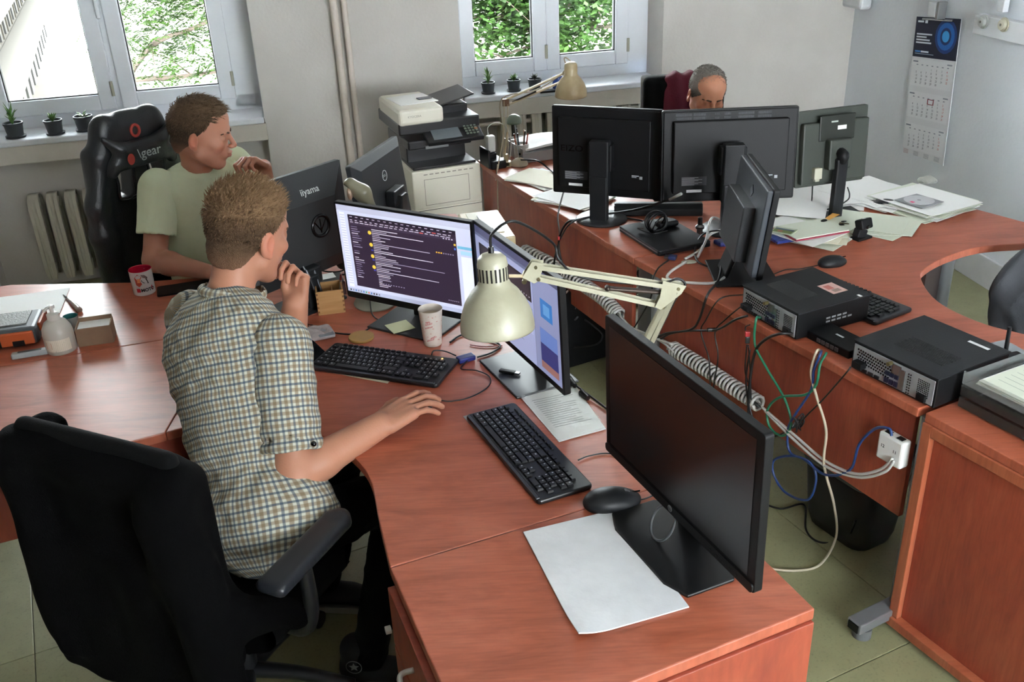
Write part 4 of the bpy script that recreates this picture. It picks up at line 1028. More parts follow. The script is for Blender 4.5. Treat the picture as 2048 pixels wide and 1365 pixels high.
# ================================================================= smooth organic shapes
class Field:
    """a distance field built from rounded primitives, meshed with surface nets"""
    def __init__(self): self.p = []; self.fr = [None]; self.cur = 0; self.k = .01; self.warp = None

    def frame(self, M=None):
        """following primitives are given in the frame M (4x4)"""
        if M is None: self.cur = 0
        else:
            Mi = M.inverted(); self.fr.append((np.array(Mi.to_3x3()), np.array(Mi.translation))); self.cur = len(self.fr) - 1
        return self

    def cap(self, a, b, ra, rb=None, k=None, sub=False, cut=None): self.p.append(('cap', self.cur, np.array(a, float), np.array(b, float), ra, ra if rb is None else rb, self.k if k is None else k, sub, cut)); return self
    def ell(self, c, r, R=None, k=None, sub=False, cut=None): self.p.append(('ell', self.cur, np.array(c, float), np.array(r, float), None if R is None else np.array(R), 0, self.k if k is None else k, sub, cut)); return self
    def box(self, c, h, r, R=None, k=None, sub=False, cut=None): self.p.append(('box', self.cur, np.array(c, float), np.array(h, float) - r, None if R is None else np.array(R), r, self.k if k is None else k, sub, cut)); return self
    def chain(self, pts, rs, k=None):
        for i in range(len(pts) - 1): self.cap(pts[i], pts[i + 1], rs[i], rs[i + 1], k)
        return self

    def world_pts(self):
        out = []
        for q in self.p:
            if q[7]: continue
            r = max(q[4] if q[0] == 'cap' else 0, q[5]) if q[0] == 'cap' else float(np.max(q[3])) + q[5]
            for c in ((q[2], q[3]) if q[0] == 'cap' else (q[2],)):
                if q[1]:
                    Mi, ti = self.fr[q[1]]; c = np.linalg.inv(Mi) @ (c - ti)
                out.append((c, r))
        return out

    def bounds(self):
        B_ = []
        for q in self.p:
            if q[0] == 'cap': c = (q[2] + q[3]) / 2; r = np.linalg.norm(q[3] - q[2]) / 2 + max(q[4], q[5])
            else: c = q[2]; r = float(np.linalg.norm(q[3])) + q[5] if q[0] == 'box' else float(np.max(q[3]))
            if q[1]:
                Mi, ti = self.fr[q[1]]; c = np.linalg.inv(Mi) @ (c - ti)
            B_.append((*c, r + q[6]))
        return np.array(B_)

    def eval(self, P, only=None):
        loc = {}
        d = np.full(len(P), 1e3, np.float32)
        for (t, fi, a, b, c, e, k, sub, cut) in (self.p if only is None else [self.p[i] for i in only]):
            if fi not in loc:
                loc[fi] = P if fi == 0 else (P @ self.fr[fi][0].T.astype(np.float32) + self.fr[fi][1].astype(np.float32))
            Q = loc[fi]
            if t == 'cap':
                ba = (b - a).astype(np.float32); pa = Q - a.astype(np.float32); h = np.clip(pa @ ba / max(1e-9, float(ba @ ba)), 0, 1)
                q = pa - h[:, None] * ba; x = np.sqrt((q * q).sum(1)) - (c + (e - c) * h)
            elif t == 'ell':
                q = Q - a.astype(np.float32)
                if c is not None: q = q @ c.astype(np.float32)
                k0 = np.sqrt(((q / b) ** 2).sum(1)); k1 = np.sqrt(((q / b ** 2) ** 2).sum(1)) + 1e-9; x = k0 * (k0 - 1) / k1
            else:
                q = Q - a.astype(np.float32)
                if c is not None: q = q @ c.astype(np.float32)
                q = np.abs(q) - b.astype(np.float32); x = np.sqrt((np.maximum(q, 0) ** 2).sum(1)) + np.minimum(q.max(1), 0) - e
            if cut is not None:
                for (o, n_) in cut: x = np.maximum(x, (Q - np.array(o, np.float32)) @ np.array(n_, np.float32))
            x = x.astype(np.float32)
            if sub: h = np.maximum(k - np.abs(-x - d), 0) / max(k, 1e-6); d = np.maximum(d, -x) + h * h * k * .25
            else: h = np.maximum(k - np.abs(x - d), 0) / max(k, 1e-6); d = np.minimum(d, x) - h * h * k * .25
        if self.warp is not None: d = d + self.warp(P)
        return d

    def mesh(self, vox=.006, B=8):
        wp = self.world_pts(); lo = np.min([c - r for c, r in wp], 0) - 3 * vox; hi = np.max([c + r for c, r in wp], 0) + 3 * vox
        nb = np.ceil((hi - lo) / (vox * B)).astype(int); n = nb * B + 1
        ctr = np.stack(np.meshgrid(*[(np.arange(k) + .5) * B * vox for k in nb], indexing='ij'), -1).reshape(-1, 3) + lo
        dc = self.eval(ctr.astype(np.float32)); act = np.abs(dc) < vox * B * .87 * 1.7 + .01
        V = np.ones(tuple(n), np.float32)
        bi = np.stack(np.meshgrid(*[np.arange(k) for k in nb], indexing='ij'), -1).reshape(-1, 3)
        for q in bi[(~act) & (dc < 0)]: V[q[0] * B:q[0] * B + B + 1, q[1] * B:q[1] * B + B + 1, q[2] * B:q[2] * B + B + 1] = -1
        g = np.stack(np.meshgrid(*[np.arange(B + 1)] * 3, indexing='ij'), -1).reshape(-1, 3)
        ab = bi[act]
        bd = self.bounds(); key = (ab // 3) @ np.array([1, 1000, 1000000]); order = np.argsort(key, kind='stable'); ab = ab[order]; key = key[order]
        cuts = np.flatnonzero(np.diff(key)) + 1
        for blk in np.split(ab, cuts):
            idx = (blk[:, None, :] * B + g[None]).reshape(-1, 3)
            b0 = blk.min(0) * B * vox + lo; b1 = (blk.max(0) + 1) * B * vox + lo
            dd = np.maximum(np.maximum(b0 - bd[:, :3], bd[:, :3] - b1), 0); near = np.flatnonzero(np.sqrt((dd ** 2).sum(1)) < bd[:, 3] + .02)
            if len(near) == 0: continue
            val = self.eval((idx * vox + lo).astype(np.float32), near); V[idx[:, 0], idx[:, 1], idx[:, 2]] = val
        return surface_net(V, lo, vox)


def surface_net(V, lo, vox):
    S = V < 0
    c = np.zeros(tuple(np.array(V.shape) - 1), np.int8)
    offs = [(i, j, k) for i in (0, 1) for j in (0, 1) for k in (0, 1)]
    sh = c.shape
    for o in offs: c += S[o[0]:o[0] + sh[0], o[1]:o[1] + sh[1], o[2]:o[2] + sh[2]]
    ci = np.argwhere((c > 0) & (c < 8)); idm = np.full(sh, -1, np.int32); idm[ci[:, 0], ci[:, 1], ci[:, 2]] = np.arange(len(ci))
    val = np.stack([V[ci[:, 0] + o[0], ci[:, 1] + o[1], ci[:, 2] + o[2]] for o in offs], 1)
    acc = np.zeros((len(ci), 3)); cnt = np.zeros(len(ci))
    for a in range(8):
        for b in range(a + 1, 8):
            if sum(abs(offs[a][i] - offs[b][i]) for i in range(3)) != 1: continue
            va, vb = val[:, a], val[:, b]; m_ = (va < 0) != (vb < 0)
            t = np.where(m_, va / np.where(m_, va - vb, 1), 0)
            p = np.array(offs[a])[None] + t[:, None] * (np.array(offs[b]) - np.array(offs[a]))[None]
            acc += p * m_[:, None]; cnt += m_
    verts = (ci + acc / cnt[:, None]) * vox + lo
    faces = []
    for ax in range(3):
        u, w_ = (ax + 1) % 3, (ax + 2) % 3
        sl0 = [slice(None)] * 3; sl1 = [slice(None)] * 3; sl0[ax] = slice(0, -1); sl1[ax] = slice(1, None)
        e = np.argwhere(S[tuple(sl0)] != S[tuple(sl1)])
        e = e[(e[:, u] > 0) & (e[:, w_] > 0) & (e[:, u] < sh[u]) & (e[:, w_] < sh[w_])]
        ins = S[e[:, 0], e[:, 1], e[:, 2]]
        def sh_(du, dw):
            q = e.copy(); q[:, u] -= du; q[:, w_] -= dw; return idm[q[:, 0], q[:, 1], q[:, 2]]
        f = np.stack([sh_(1, 1), sh_(0, 1), sh_(0, 0), sh_(1, 0)], 1); f[~ins] = f[~ins][:, ::-1]
        faces.append(f)
    return verts, np.concatenate(faces)


def relax(v, f, n=1, lam=.5):
    """a few rounds of neighbour averaging"""
    e = np.concatenate([f[:, [0, 1]], f[:, [1, 2]], f[:, [2, 3]], f[:, [3, 0]]])
    for _ in range(n):
        acc = np.zeros_like(v); cnt = np.zeros(len(v))
        np.add.at(acc, e[:, 0], v[e[:, 1]]); np.add.at(acc, e[:, 1], v[e[:, 0]]); np.add.at(cnt, e[:, 0], 1); np.add.at(cnt, e[:, 1], 1)
        v = v + lam * (acc / np.maximum(cnt, 1)[:, None] - v)
    return v


def fmesh(F, name, mat, parent, vox=.006, rel=1, colf=None, uvf=None, cutf=None):
    v, f = F.mesh(vox); v = relax(v, f, rel)
    if cutf is not None:
        keep = cutf(v); fk = keep[f].all(1); f = f[fk]; used = np.unique(f); mp = np.full(len(v), -1); mp[used] = np.arange(len(used)); v = v[used]; f = mp[f]
    w_ = v
    if parent is not None and parent.name in W_INV:
        M = np.array(W_INV[parent.name]['_inv']); w_ = v @ M[:3, :3].T + M[:3, 3]
    me = bpy.data.meshes.new(name); me.vertices.add(len(v)); me.vertices.foreach_set('co', w_.astype(np.float32).ravel())
    me.loops.add(len(f) * 4); me.loops.foreach_set('vertex_index', f.astype(np.int32).ravel())
    me.polygons.add(len(f)); me.polygons.foreach_set('loop_start', np.arange(0, len(f) * 4, 4, dtype=np.int32))
    me.update(calc_edges=True); me.validate(); me.shade_smooth()
    if colf is not None:
        a = me.color_attributes.new('Col', 'FLOAT_COLOR', 'POINT'); c = np.ones((len(v), 4), np.float32); c[:, :3] = colf(v); a.data.foreach_set('color', c.ravel())
    if uvf is not None:
        a = me.attributes.new('cloth', 'FLOAT_VECTOR', 'POINT'); a.data.foreach_set('vector', uvf(v).astype(np.float32).ravel())
    me.materials.append(mat)
    o = bpy.data.objects.new(name, me); COL.objects.link(o); o.parent = parent
    return o


def M4(loc, *rots):
    m_ = Matrix.Translation(Vector(loc))
    for ax, a in rots: m_ = m_ @ Matrix.Rotation(math.radians(a), 4, ax)
    return m_
# ================================================================= lamps
M_cream = pm('aged cream enamel', '#cbc8b0', .36, var=('#a8a48a', 7, .8), bump=(60, .08))
M_ccream = pm('yellowed cream enamel', '#dccba6', .38, var=('#b39c70', 9, .7))
M_spring = pm('dark brown spring', '#4a3e38', .4, .6)
M_cab = pm('black cable sheath', '#121214', .42)
M_cabw = pm('white cable sheath', '#d8d8d4', .4)


def shade_lamp(label, c, d, size, axis_tilt, mat, slots=True):
    pass


# front lamp, clamped to the desk edge behind the switched-off monitor
base = Vector((.275, 2.165, Z)); elbow = Vector((.406, 2.110, 1.149)); jn = Vector((.062, 2.045, 1.247)); sb = Vector((-.031, 1.935, 1.145))
t = thing('desk_lamp', 'white swing-arm desk lamp with a large bell shade in the centre foreground', 'lamp', base)
up = Vector((-.035, .10, 1)).normalized(); q = up.to_track_quat('Z', 'Y').to_matrix()
prof = [(.083, -.004), (.0835, 0), (.083, .012), (.079, .035), (.069, .062), (.052, .088), (.038, .102), (.0335, .112), (.0335, .150), (.031, .163), (.022, .172), (.006, .175), (.001, .175)]
s = MB(); s.lathe(prof, 56, c=sb, R=q, cap=False); s.build('lamp_shade', M_cream, t, smooth=50, solid=.0015)
s = MB()
for k in range(22):
    a = 2 * math.pi * k / 22; dv_ = q @ Vector((math.cos(a) * .0338, math.sin(a) * .0338, .130)); s.box(sb + dv_, (.0016, .0042, .030), q @ RZ(a))
s.build('vent_slot', pm('dark slot', '#1a1712', .8), t)
tp = sb + q @ Vector((0, 0, .175)); s = MB(); s.cyl(tp - up * .002, tp + up * .014, .007, .006, n=14); s.build('cable_gland', M_cab, t, smooth=40)
s = MB(); s.cyl(sb + q @ Vector((0, 0, .10)), sb + q @ Vector((0, 0, .035)), .014, n=12); s.ell(sb + q @ Vector((0, 0, .03)), (.028, .028, .034)); s.build('bulb', pm('frosted bulb', '#d8d6cc', .4), t, smooth=True)
nk = sb + q @ Vector((.033, 0, .128)); s = MB(); s.cyl(nk, jn + Vector((-.02, 0, -.025)), .004, n=10); s.build('neck_pin', M_ccream, t, smooth=40)
s = MB(); s.cyl(jn + Vector((-.026, -.007, -.030)), jn + Vector((-.020, .008, -.020)), .010, n=14); s.cyl(jn + Vector((-.028, -.02, -.032)), jn + Vector((-.026, -.008, -.030)), .006, n=10); s.build('wing_screw', pm('dull brass', '#8b8468', .35, .8), t, smooth=40)


def plateT(pts, o, ax, ay, th, name, mat, parent):
    """thin steel plate with an outline given in the frame (ax, ay)"""
    ax, ay = Vector(ax).normalized(), Vector(ay).normalized(); n = ax.cross(ay).normalized(); ay = n.cross(ax)
    R = Matrix((ax, ay, n)).transposed(); s = MB(); s.prism(pts, -th / 2, th / 2, R=R, o=o); return s.build(name, mat, parent, bevel=.0006)


def bar(mb_, a, b, w_, h_):
    a, b = Vector(a), Vector(b); d = (b - a); L_ = d.length; R = d.to_track_quat('X', 'Z').to_matrix(); mb_.box((a + b) / 2, (L_, w_, h_), R); return mb_


da = (elbow - jn).normalized(); dn = Vector((0, 0, -1)) + da * .15
for sy in (-.010, .010):
    o = Vector((0, sy, 0)); plateT([(-.012, .012), (.018, .012), (.016, -.032), (.006, -.040), (-.026, -.030)], jn + o, da, (0, 0, 1), .0016, 'head_bracket', M_cream, t)
    plateT([(-.045, .014), (.018, .010), (.012, -.012), (-.028, -.060), (-.045, -.055), (-.040, -.030)], elbow + o, da, (0, 0, 1), .0016, 'elbow_bracket', M_cream, t)
    bar(MB(), jn + o + Vector((0, 0, 0)), elbow + o + Vector((-.0, 0, 0)), .0022, .011).build('upper_arm', M_cream, t, bevel=.0006)
    bar(MB(), jn + o + Vector((.006, 0, -.030)), elbow + o + Vector((-.035, 0, -.047)), .0022, .011).build('upper_arm', M_cream, t, bevel=.0006)
low = base + Vector((0, 0, .04)); dl_ = (elbow - low).normalized(); pl = Vector((-dl_.z, 0, dl_.x))
for sy in (-.010, .010):
    o = Vector((0, sy, 0)); bar(MB(), low + o, elbow + o + Vector((-.005, 0, -.008)), .0022, .011).build('lower_arm', M_cream, t, bevel=.0006)
    bar(MB(), low + o + pl * .024, elbow + o + Vector((-.032, 0, -.045)), .0022, .011).build('lower_arm', M_cream, t, bevel=.0006)
    sp0 = jn + da * .18 + Vector((0, sy * .3, -.030)); sp1 = elbow + Vector((-.035, sy * .3, -.012))
    MB().cyl(sp0, sp1, .0048, n=10).ell(sp0, (.007, .007, .007)).build('spring', M_spring, t, smooth=40)
s = MB(); s.cyl((jn + Vector((0, -.013, 0))), jn + Vector((0, .013, 0)), .004, n=10)
for p in (jn + Vector((.006, 0, -.030)), elbow, elbow + Vector((-.035, 0, -.047)), elbow + Vector((-.032, 0, -.02))): s.cyl(p + Vector((0, -.014, 0)), p + Vector((0, .014, 0)), .0042, n=10)
s.build('pivot_bolts', pm('dull brass', '#8b8468'), t, smooth=40)
s = MB(); s.box(base + Vector((0, 0, .012)), (.05, .03, .024)); s.cyl(base + Vector((0, 0, .02)), base + Vector((0, 0, .06)), .011, n=14); s.build('clamp', M_cream, t, bevel=.003)
s = MB(); s.tube([tp + up * .012, tp + Vector((.005, 0, .045)), tp + Vector((.055, .0, .07)), jn + Vector((.04, 0, .055)), jn + Vector((.055, 0, .012)), jn + da * .12 + Vector((0, 0, -.012)), elbow + Vector((-.06, -.004, .012)), elbow + Vector((.0, 0, .022)), elbow + Vector((.018, 0, .0)), elbow + Vector((-.008, 0, -.04)), low + Vector((.02, 0, .03)), base + Vector((.03, .03, .01))], .0032, 8, 8)
s.build('flex', M_cab, t, smooth=True)

# rear cream lamp clamped to the rear desk
base = Vector((.01, 4.60, Z)); jn0 = Vector((.013, 4.74, 1.048)); jn1 = Vector((.335, 4.80, 1.165)); sb = Vector((.345, 4.75, 1.058))
t = thing('desk_lamp', 'cream swing-arm lamp clamped to the rear desk, its shade under the second window', 'lamp', base)
s = MB(); s.lathe([(r * .95, z_ * .93) for r, z_ in prof], 40, c=sb, R=Matrix.Rotation(.05, 3, 'X'), cap=False); s.build('lamp_shade', M_ccream, t, smooth=50, solid=.0015)
for sy in (-.009, .009):
    o = Vector((0, sy, 0))
    for a, b in ((Vector((.0, 0, 0)), Vector((0, 0, 0))), (Vector((.02, 0, -.02)), Vector((.02, 0, -.03)))):
        bar(MB(), jn0 + a + o, jn1 + b + o, .002, .009).build('upper_arm', M_ccream, t)
        bar(MB(), Vector((base.x + a.x - .01, base.y + .06 + sy, Z + .05)), jn0 + a * .9 + o, .002, .009).build('lower_arm', M_ccream, t)
    MB().cyl((base.x - .004, base.y + .06 + sy, Z + .06), jn0 + Vector((.008, sy * .3, -.16)), .0045, n=8).build('spring', M_ccream, t, smooth=40)
MB().cyl(jn0 + Vector((.04, 0, -.01)), jn0 + Vector((.16, .01, .035)), .0045, n=8).build('spring', M_spring, t, smooth=40)
MB().box(jn0 + Vector((.008, 0, -.01)), (.035, .024, .035)).box(jn1 + Vector((-.0, 0, -.01)), (.03, .024, .03)).build('elbow_bracket', pm('rusty bracket', '#7d5c48', .5, .4), t, bevel=.003)
MB().cyl(jn1, sb + Vector((.0, 0, .12)), .004, n=8).build('neck_pin', M_ccream, t, smooth=40)
MB().box(base + Vector((0, .06, .012)), (.05, .04, .024)).box(base + Vector((0, .055, -.02)), (.025, .03, .09), RY(.15)).cyl(base + Vector((0, .06, .02)), base + Vector((-.0, .06, .06)), .012, n=12).build('clamp', M_ccream, t, bevel=.003)
MB().tube([sb + Vector((0, 0, .165)), sb + Vector((-.03, 0, .18)), jn1 + Vector((-.02, 0, .0)), (jn0 + jn1) / 2 + Vector((0, 0, -.02)), jn0 + Vector((-.01, 0, .01)), jn0 + Vector((-.012, 0, -.15)), base + Vector((-.02, .05, .1)), base + Vector((-.04, -.01, .02)), base + Vector((-.05, -.03, -.12)), base + Vector((-.05, -.04, -.4))], .003, 8, 6).build('flex', pm('beige flex', '#b7a78c', .5), t, smooth=True)

# small green lamp behind it
b0 = Vector((.075, 4.66, Z)); t = thing('table_lamp', 'small grey green dome lamp on a thin rod on the rear desk', 'lamp', b0)
MB().lathe([(.04, 0), (.045, .004), (.04, .02), (.02, .034), (.004, .038)], 24, c=b0).build('base', pm('cream lamp base', '#c9bba2', .4), t, smooth=50)
MB().lathe([(.041, 0), (.0415, .006), (.040, .008)], 24, c=b0 - Vector((0, 0, -.0002))).build('rubber_ring', M_blk, t, smooth=50)
hd = Vector((.058, 4.70, .955)); MB().cyl(b0 + Vector((0, 0, .03)), hd, .0025, n=8).build('rod', pm('chrome', '#b8babc', .2, .9), t, smooth=40)
MB().lathe([(.036, -.012), (.0365, -.004), (.033, .012), (.024, .024), (.010, .031), (.001, .032)], 28, c=hd, cap=False).build('lamp_shade', pm('grey green enamel', '#7b8c7c', .35), t, smooth=60, solid=.002)

# grey olive lamp behind the chat monitor
gb = Vector(at(750, 612, Z)); gb.y += .02; t = thing('table_lamp', 'olive grey bent lamp with a round base, its head rising behind the chat monitor', 'lamp', gb)
MB().lathe([(.072, .0), (.075, .006), (.068, .020), (.045, .030), (.001, .033)], 36, c=gb).build('base', pm('olive grey plastic', '#8f8f80', .4), t, smooth=50)
h0 = Vector((-.50, 3.08, 1.13)); M_ol = pm('olive grey enamel', '#86826c', .32)
MB().tube([gb + Vector((0, 0, .03)), gb + Vector((.0, .05, .15)), gb + Vector((.04, .08, .27)), (-.43, 3.06, 1.055)], .006, 10, 8).build('bent_stem', M_ol, t, smooth=True)
F = Field(); F.k = .02; F.cap((-.435, 3.055, 1.055), (-.475, 3.06, 1.125), .008, .026); F.cap((-.475, 3.06, 1.125), (-.512, 3.06, 1.155), .026, .024); F.ell((-.530, 3.045, 1.125), (.016, .03, .032), k=.008, sub=True)
fmesh(F, 'lamp_head', M_ol, t, .004)
MB().ell((-.516, 3.048, 1.130), (.010, .020, .022)).build('reflector', pm('warm reflector', '#b59a84', .3), t, smooth=True)


# ================================================================= printer
ya = math.radians(20); FLp = Vector((-.46, 4.592, 0)); ux = Vector((math.cos(ya), math.sin(ya), 0)); uy = Vector((-ux.y, ux.x, 0))
c = FLp + ux * .18 + uy * .24
t = thing('printer', 'large white and black office copier by the pier', 'printer', (c.x, c.y, 0), ya)
M_pw = pm('warm white printer plastic', '#d9d5c6', .4); M_pb = pm('black printer plastic', '#1b1b1e', .3); M_seam = pm('seam shadow grey', '#6b675c', .6)
mb().box((0, 0, .30), (.36, .48, .50)).build('paper_drawers', M_pw, t, bevel=.008, world=False)
mb().box((0, 0, .645), (.36, .48, .20)).build('body', M_pw, t, bevel=.006, world=False)
for k, z_ in enumerate((.54, .40, .26)): mb().box((0, -.2405, z_), (.354, .003, .003)).build('drawer_seam', M_seam, t, world=False)
s = mb()
for x0, z0, x1, z1 in ((-.12, .565, .115, .567), (-.12, .565, -.118, .70), (.113, .565, .115, .70), (-.12, .698, .115, .70)): s.rect((0, -.2412, 0), (1, 0, 0), (0, 0, 1), x0, z0, x1, z1, '#5f5b50')
for k in range(9): s.rect((0, -.2412, 0), (1, 0, 0), (0, 0, 1), -.12 + k * .03, .722, -.10 + k * .03, .727, '#8a857a')
s.build('front_print', M_print, t, world=False)
mb().box((0, .0, .752), (.33, .44, .014)).build('output_tray', M_pb, t, bevel=.003, world=False)
mb().prism([(-.16, -.10), (.15, -.10), (.15, .23), (-.17, .23)], .755, .87).build('output_bay', M_pb, t, bevel=.004, world=False)
mb().box((-.01, -.14, .865), (.33, .12, .045)).build('front_shelf', M_pb, t, bevel=.008, world=False)
mb().box((-.03, -.203, .85), (.12, .008, .016)).build('catch', pm('grey plastic', '#8a8b8c', .4), t, bevel=.002, world=False)
pn = mb(); pn.box((.06, -.20, .90), (.29, .12, .022), R=RX(.45)); pn = pn.build('control_panel', M_pb, t, bevel=.004, world=False)
mb().box((.02, -.206, .9125), (.145, .085, .004), R=RX(.45)).build('touch_screen', pm('grey blue display', '#7c858a', .12), pn, world=False)
s = mb()
for i in range(4):
    for j in range(4): s.box((.125 + i * .018, -.235 + j * .018, .9025 + j * .0085), (.011, .010, .004), R=RX(.45))
s.build('keypad', pm('grey keys', '#8f9a8c', .5), pn, world=False); mb().box((.178, -.205, .916), (.016, .012, .004), R=RX(.45)).build('start_key', pm('orange key', '#c98058', .5), pn, world=False)
mb().box((0.0, .03, .945), (.42, .42, .06)).build('scanner', M_pb, t, bevel=.008, world=False)
mb().prism([(-.21, -.20), (.02, -.20), (.02, .21), (-.21, .21)], .965, 1.045).build('document_feeder', M_pw, t, bevel=.018, world=False, seg=3)
mb().text('KYOCERA', .015, (-.165, -.2012, 1.004), (1, 0, 0), (0, 0, 1), bold=.004).build('lettering', pm('faded grey print', '#8f8a7c', .6), t, world=False)
mb().box((-.08, .02, 1.046), (.20, .22, .003), R=RZ(.1)).build('paper', pm('white paper', '#e2e2e0', .7), t, world=False)
mb().box((-.02, .0, 1.050), (.07, .045, .003), R=RZ(.1)).build('leaflet_panel', pm('dark print', '#55575a', .6), t, world=False)
mb().box((.12, .04, 1.04), (.20, .26, .008), R=RY(-.22)).build('input_tray', M_pb, t, bevel=.003, world=False)
mb().box((.11, .04, .99), (.16, .20, .05)).build('tray_support', M_pb, t, bevel=.01, world=False)
mb().box((.185, .05, .99), (.03, .05, .03)).build('paper_guide', M_pb, t, bevel=.01, world=False)


# ================================================================= plants on the sills
M_pot = pm('dark grey pot', '#454a4e', .5); M_soil = pm('dark soil', '#2d241d', .95, bump=(120, .8))
M_suc = pm('green succulent', '#5c8a44', .45, var=('#86b060', 20, .8)); M_suc2 = pm('dark red green succulent', '#4a4f44', .5)


def pot(label, p, s_, kind, n=14, group='potted succulents on the window sills'):
    t = thing('potted_plant', label, 'plant', p, 0, group)
    mb().lathe([(.030 * s_, 0), (.034 * s_, .004), (.041 * s_, .058 * s_), (.044 * s_, .062 * s_), (.044 * s_, .070 * s_), (.039 * s_, .070 * s_), (.037 * s_, .06 * s_)], 24).build('pot', M_pot, t, smooth=35, world=False)
    mb().lathe([(.042 * s_, 0), (.046 * s_, .010 * s_), (.043 * s_, .010 * s_)], 24).build('saucer', M_pot, t, smooth=35, world=False)
    mb().lathe([(.036 * s_, .058 * s_), (.001, .062 * s_)], 16).build('soil', M_soil, t, world=False)
    s = mb(); rr = random.Random(len(label) * 7 + n)
    for k in range(n):
        a = k * 2.4; tl = rr.uniform(.25, 1.1) if kind != 'flat' else rr.uniform(.9, 1.5); L_ = (.05 if kind == 'tall' else .038) * s_ * rr.uniform(.7, 1.2)
        zb = .06 * s_ + (k / n) * (.055 if kind == 'tall' else .012) * s_; d = Vector((math.cos(a) * math.sin(tl), math.sin(a) * math.sin(tl), math.cos(tl)))
        o = Vector((0, 0, zb)); side = d.cross(Vector((0, 0, 1))).normalized() * .007 * s_; th = d.cross(side).normalized() * .003
        P1 = o + d * L_ * .45 + Vector((0, 0, .004)); tip = o + d * L_ + Vector((0, 0, .006 * math.cos(tl)))
        s.add([o - side * .5, o + side * .5, P1 + side, P1 - side, P1 + th, tip, P1 - th], [(0, 1, 2, 4), (0, 4, 3), (4, 2, 5), (3, 4, 5), (0, 6, 2, 1), (0, 3, 6), (6, 5, 2), (3, 5, 6)])
    if kind == 'tall': s.cyl((0, 0, .05 * s_), (0, 0, .12 * s_), .004, n=6)
    s.build('leaves', M_suc2 if kind == 'dark' else M_suc, t, world=False, smooth=40)
    return t


ZSILL = .88
for lab, px, py, s_, kd, n in (
    ('tall green succulent in a grey pot, leftmost on the left sill', 33, 275, 1.15, 'tall', 22),
    ('bushy light green succulent in a grey pot, second on the left sill', 112, 268, 1.1, 'low', 26),
    ('flat pale succulent in a wide grey pot beside the gaming chair', 172, 261, 1.15, 'flat', 12),
    ('small green succulent in a grey pot, leftmost on the second sill', 977, 187, .95, 'tall', 16),
    ('bushy bright green succulent in a grey pot, second on the second sill', 1028, 182, .95, 'low', 26),
    ('dark leaved succulent in a grey pot behind the cream lamp arm', 1070, 180, .95, 'dark', 9)):
    pot(lab, at(px, py, ZSILL), s_, kd, n)
p = Vector(at(1116, 180, ZSILL)); tag(MB().lathe([(.028, 0), (.032, .004), (.032, .075), (.028, .085)], 20, c=p).build('tin', pm('deep blue tin', '#22459a', .3), smooth=40), 'deep blue tin on the second sill behind the cream lamp', 'tin')
p = Vector(at(1095, 184, ZSILL)); tag(MB().box(p + Vector((0, 0, .006)), (.10, .06, .012), RZ(.2)).build('phone', M_blk, bevel=.003), 'flat dark gadget lying on the second sill beside the blue tin', 'gadget')


# ================================================================= right wall: calendar, strip, boxes
pa = CR - NR * (.012 * sgn); pb_ = pa + RD
def onw(px, py): return Vector(atv(px, py, pa, pb_))


tl, tr_, bl = onw(1835, 33), onw(1924, 38), onw(1806, 300)
t = thing('wall_calendar', 'three-month wall calendar with a dark blue header on the right wall', 'calendar', (tl.x, tl.y, bl.z))
uxw = (tr_ - tl).normalized(); dnw = (bl - tl); Hc = dnw.length; dnw.normalize(); nrm = -NR * sgn; nrm = Vector((nrm.x, nrm.y, 0))
Wc = (tr_ - tl).length


def crect(s, lay, x0, y0, x1, y1, col):
    o = tl + nrm * lay
    s.add([o + uxw * (Wc * x) + dnw * (Hc * y) for x, y in ((x0, y0), (x1, y0), (x1, y1), (x0, y1))], [(0, 1, 2, 3)], col)


s = MB(); k = .0
for z_ in (0,):
    vs = [tl + uxw * (Wc * x) + dnw * (Hc * y) + nrm * d for d in (0, .003) for x, y in ((0.0, 0), (1, 0), (1, 1.03), (0, 1.0))]
    s.add(vs, [(3, 2, 1, 0), (4, 5, 6, 7), (0, 1, 5, 4), (1, 2, 6, 5), (2, 3, 7, 6), (3, 0, 4, 7)])
s.build('backing_board', pm('white calendar board', '#dfe1e5', .6), t)
s = MB(); crect(s, .0045, 0, 0, 1, .285, '#0d1530')
for r_, cl in ((.30, '#123a78'), (.24, '#1b66b8'), (.15, '#0f2f66'), (.10, '#3fa4e8')):
    pts = [(.72 + r_ * .8 * math.cos(a), .125 + r_ * .40 * math.sin(a)) for a in [k * math.pi / 10 for k in range(20)]]
    pts = [(min(x, .99), max(.005, min(y, .28))) for x, y in pts]; o = tl + nrm * (.0047 + .0002 * (.3 - r_) * 20)
    s.add([o + uxw * (Wc * x) + dnw * (Hc * y) for x, y in pts], [tuple(range(20))], cl)
for i, (y, x1) in enumerate(((.115, .42), (.135, .30), (.155, .38), (.175, .42))): crect(s, .0075, .06, y, x1, y + .011, '#dfe6f0')
crect(s, .0075, .06, .025, .20, .038, '#dfe6f0'); crect(s, .0075, .23, .022, .29, .042, '#dfe6f0'); crect(s, .0075, .06, .238, .19, .250, '#3f7fc8'); crect(s, .0075, .20, .238, .38, .250, '#dfe6f0'); crect(s, .0075, .06, .258, .50, .263, '#9aa6ba')
s.build('header', M_print, t)
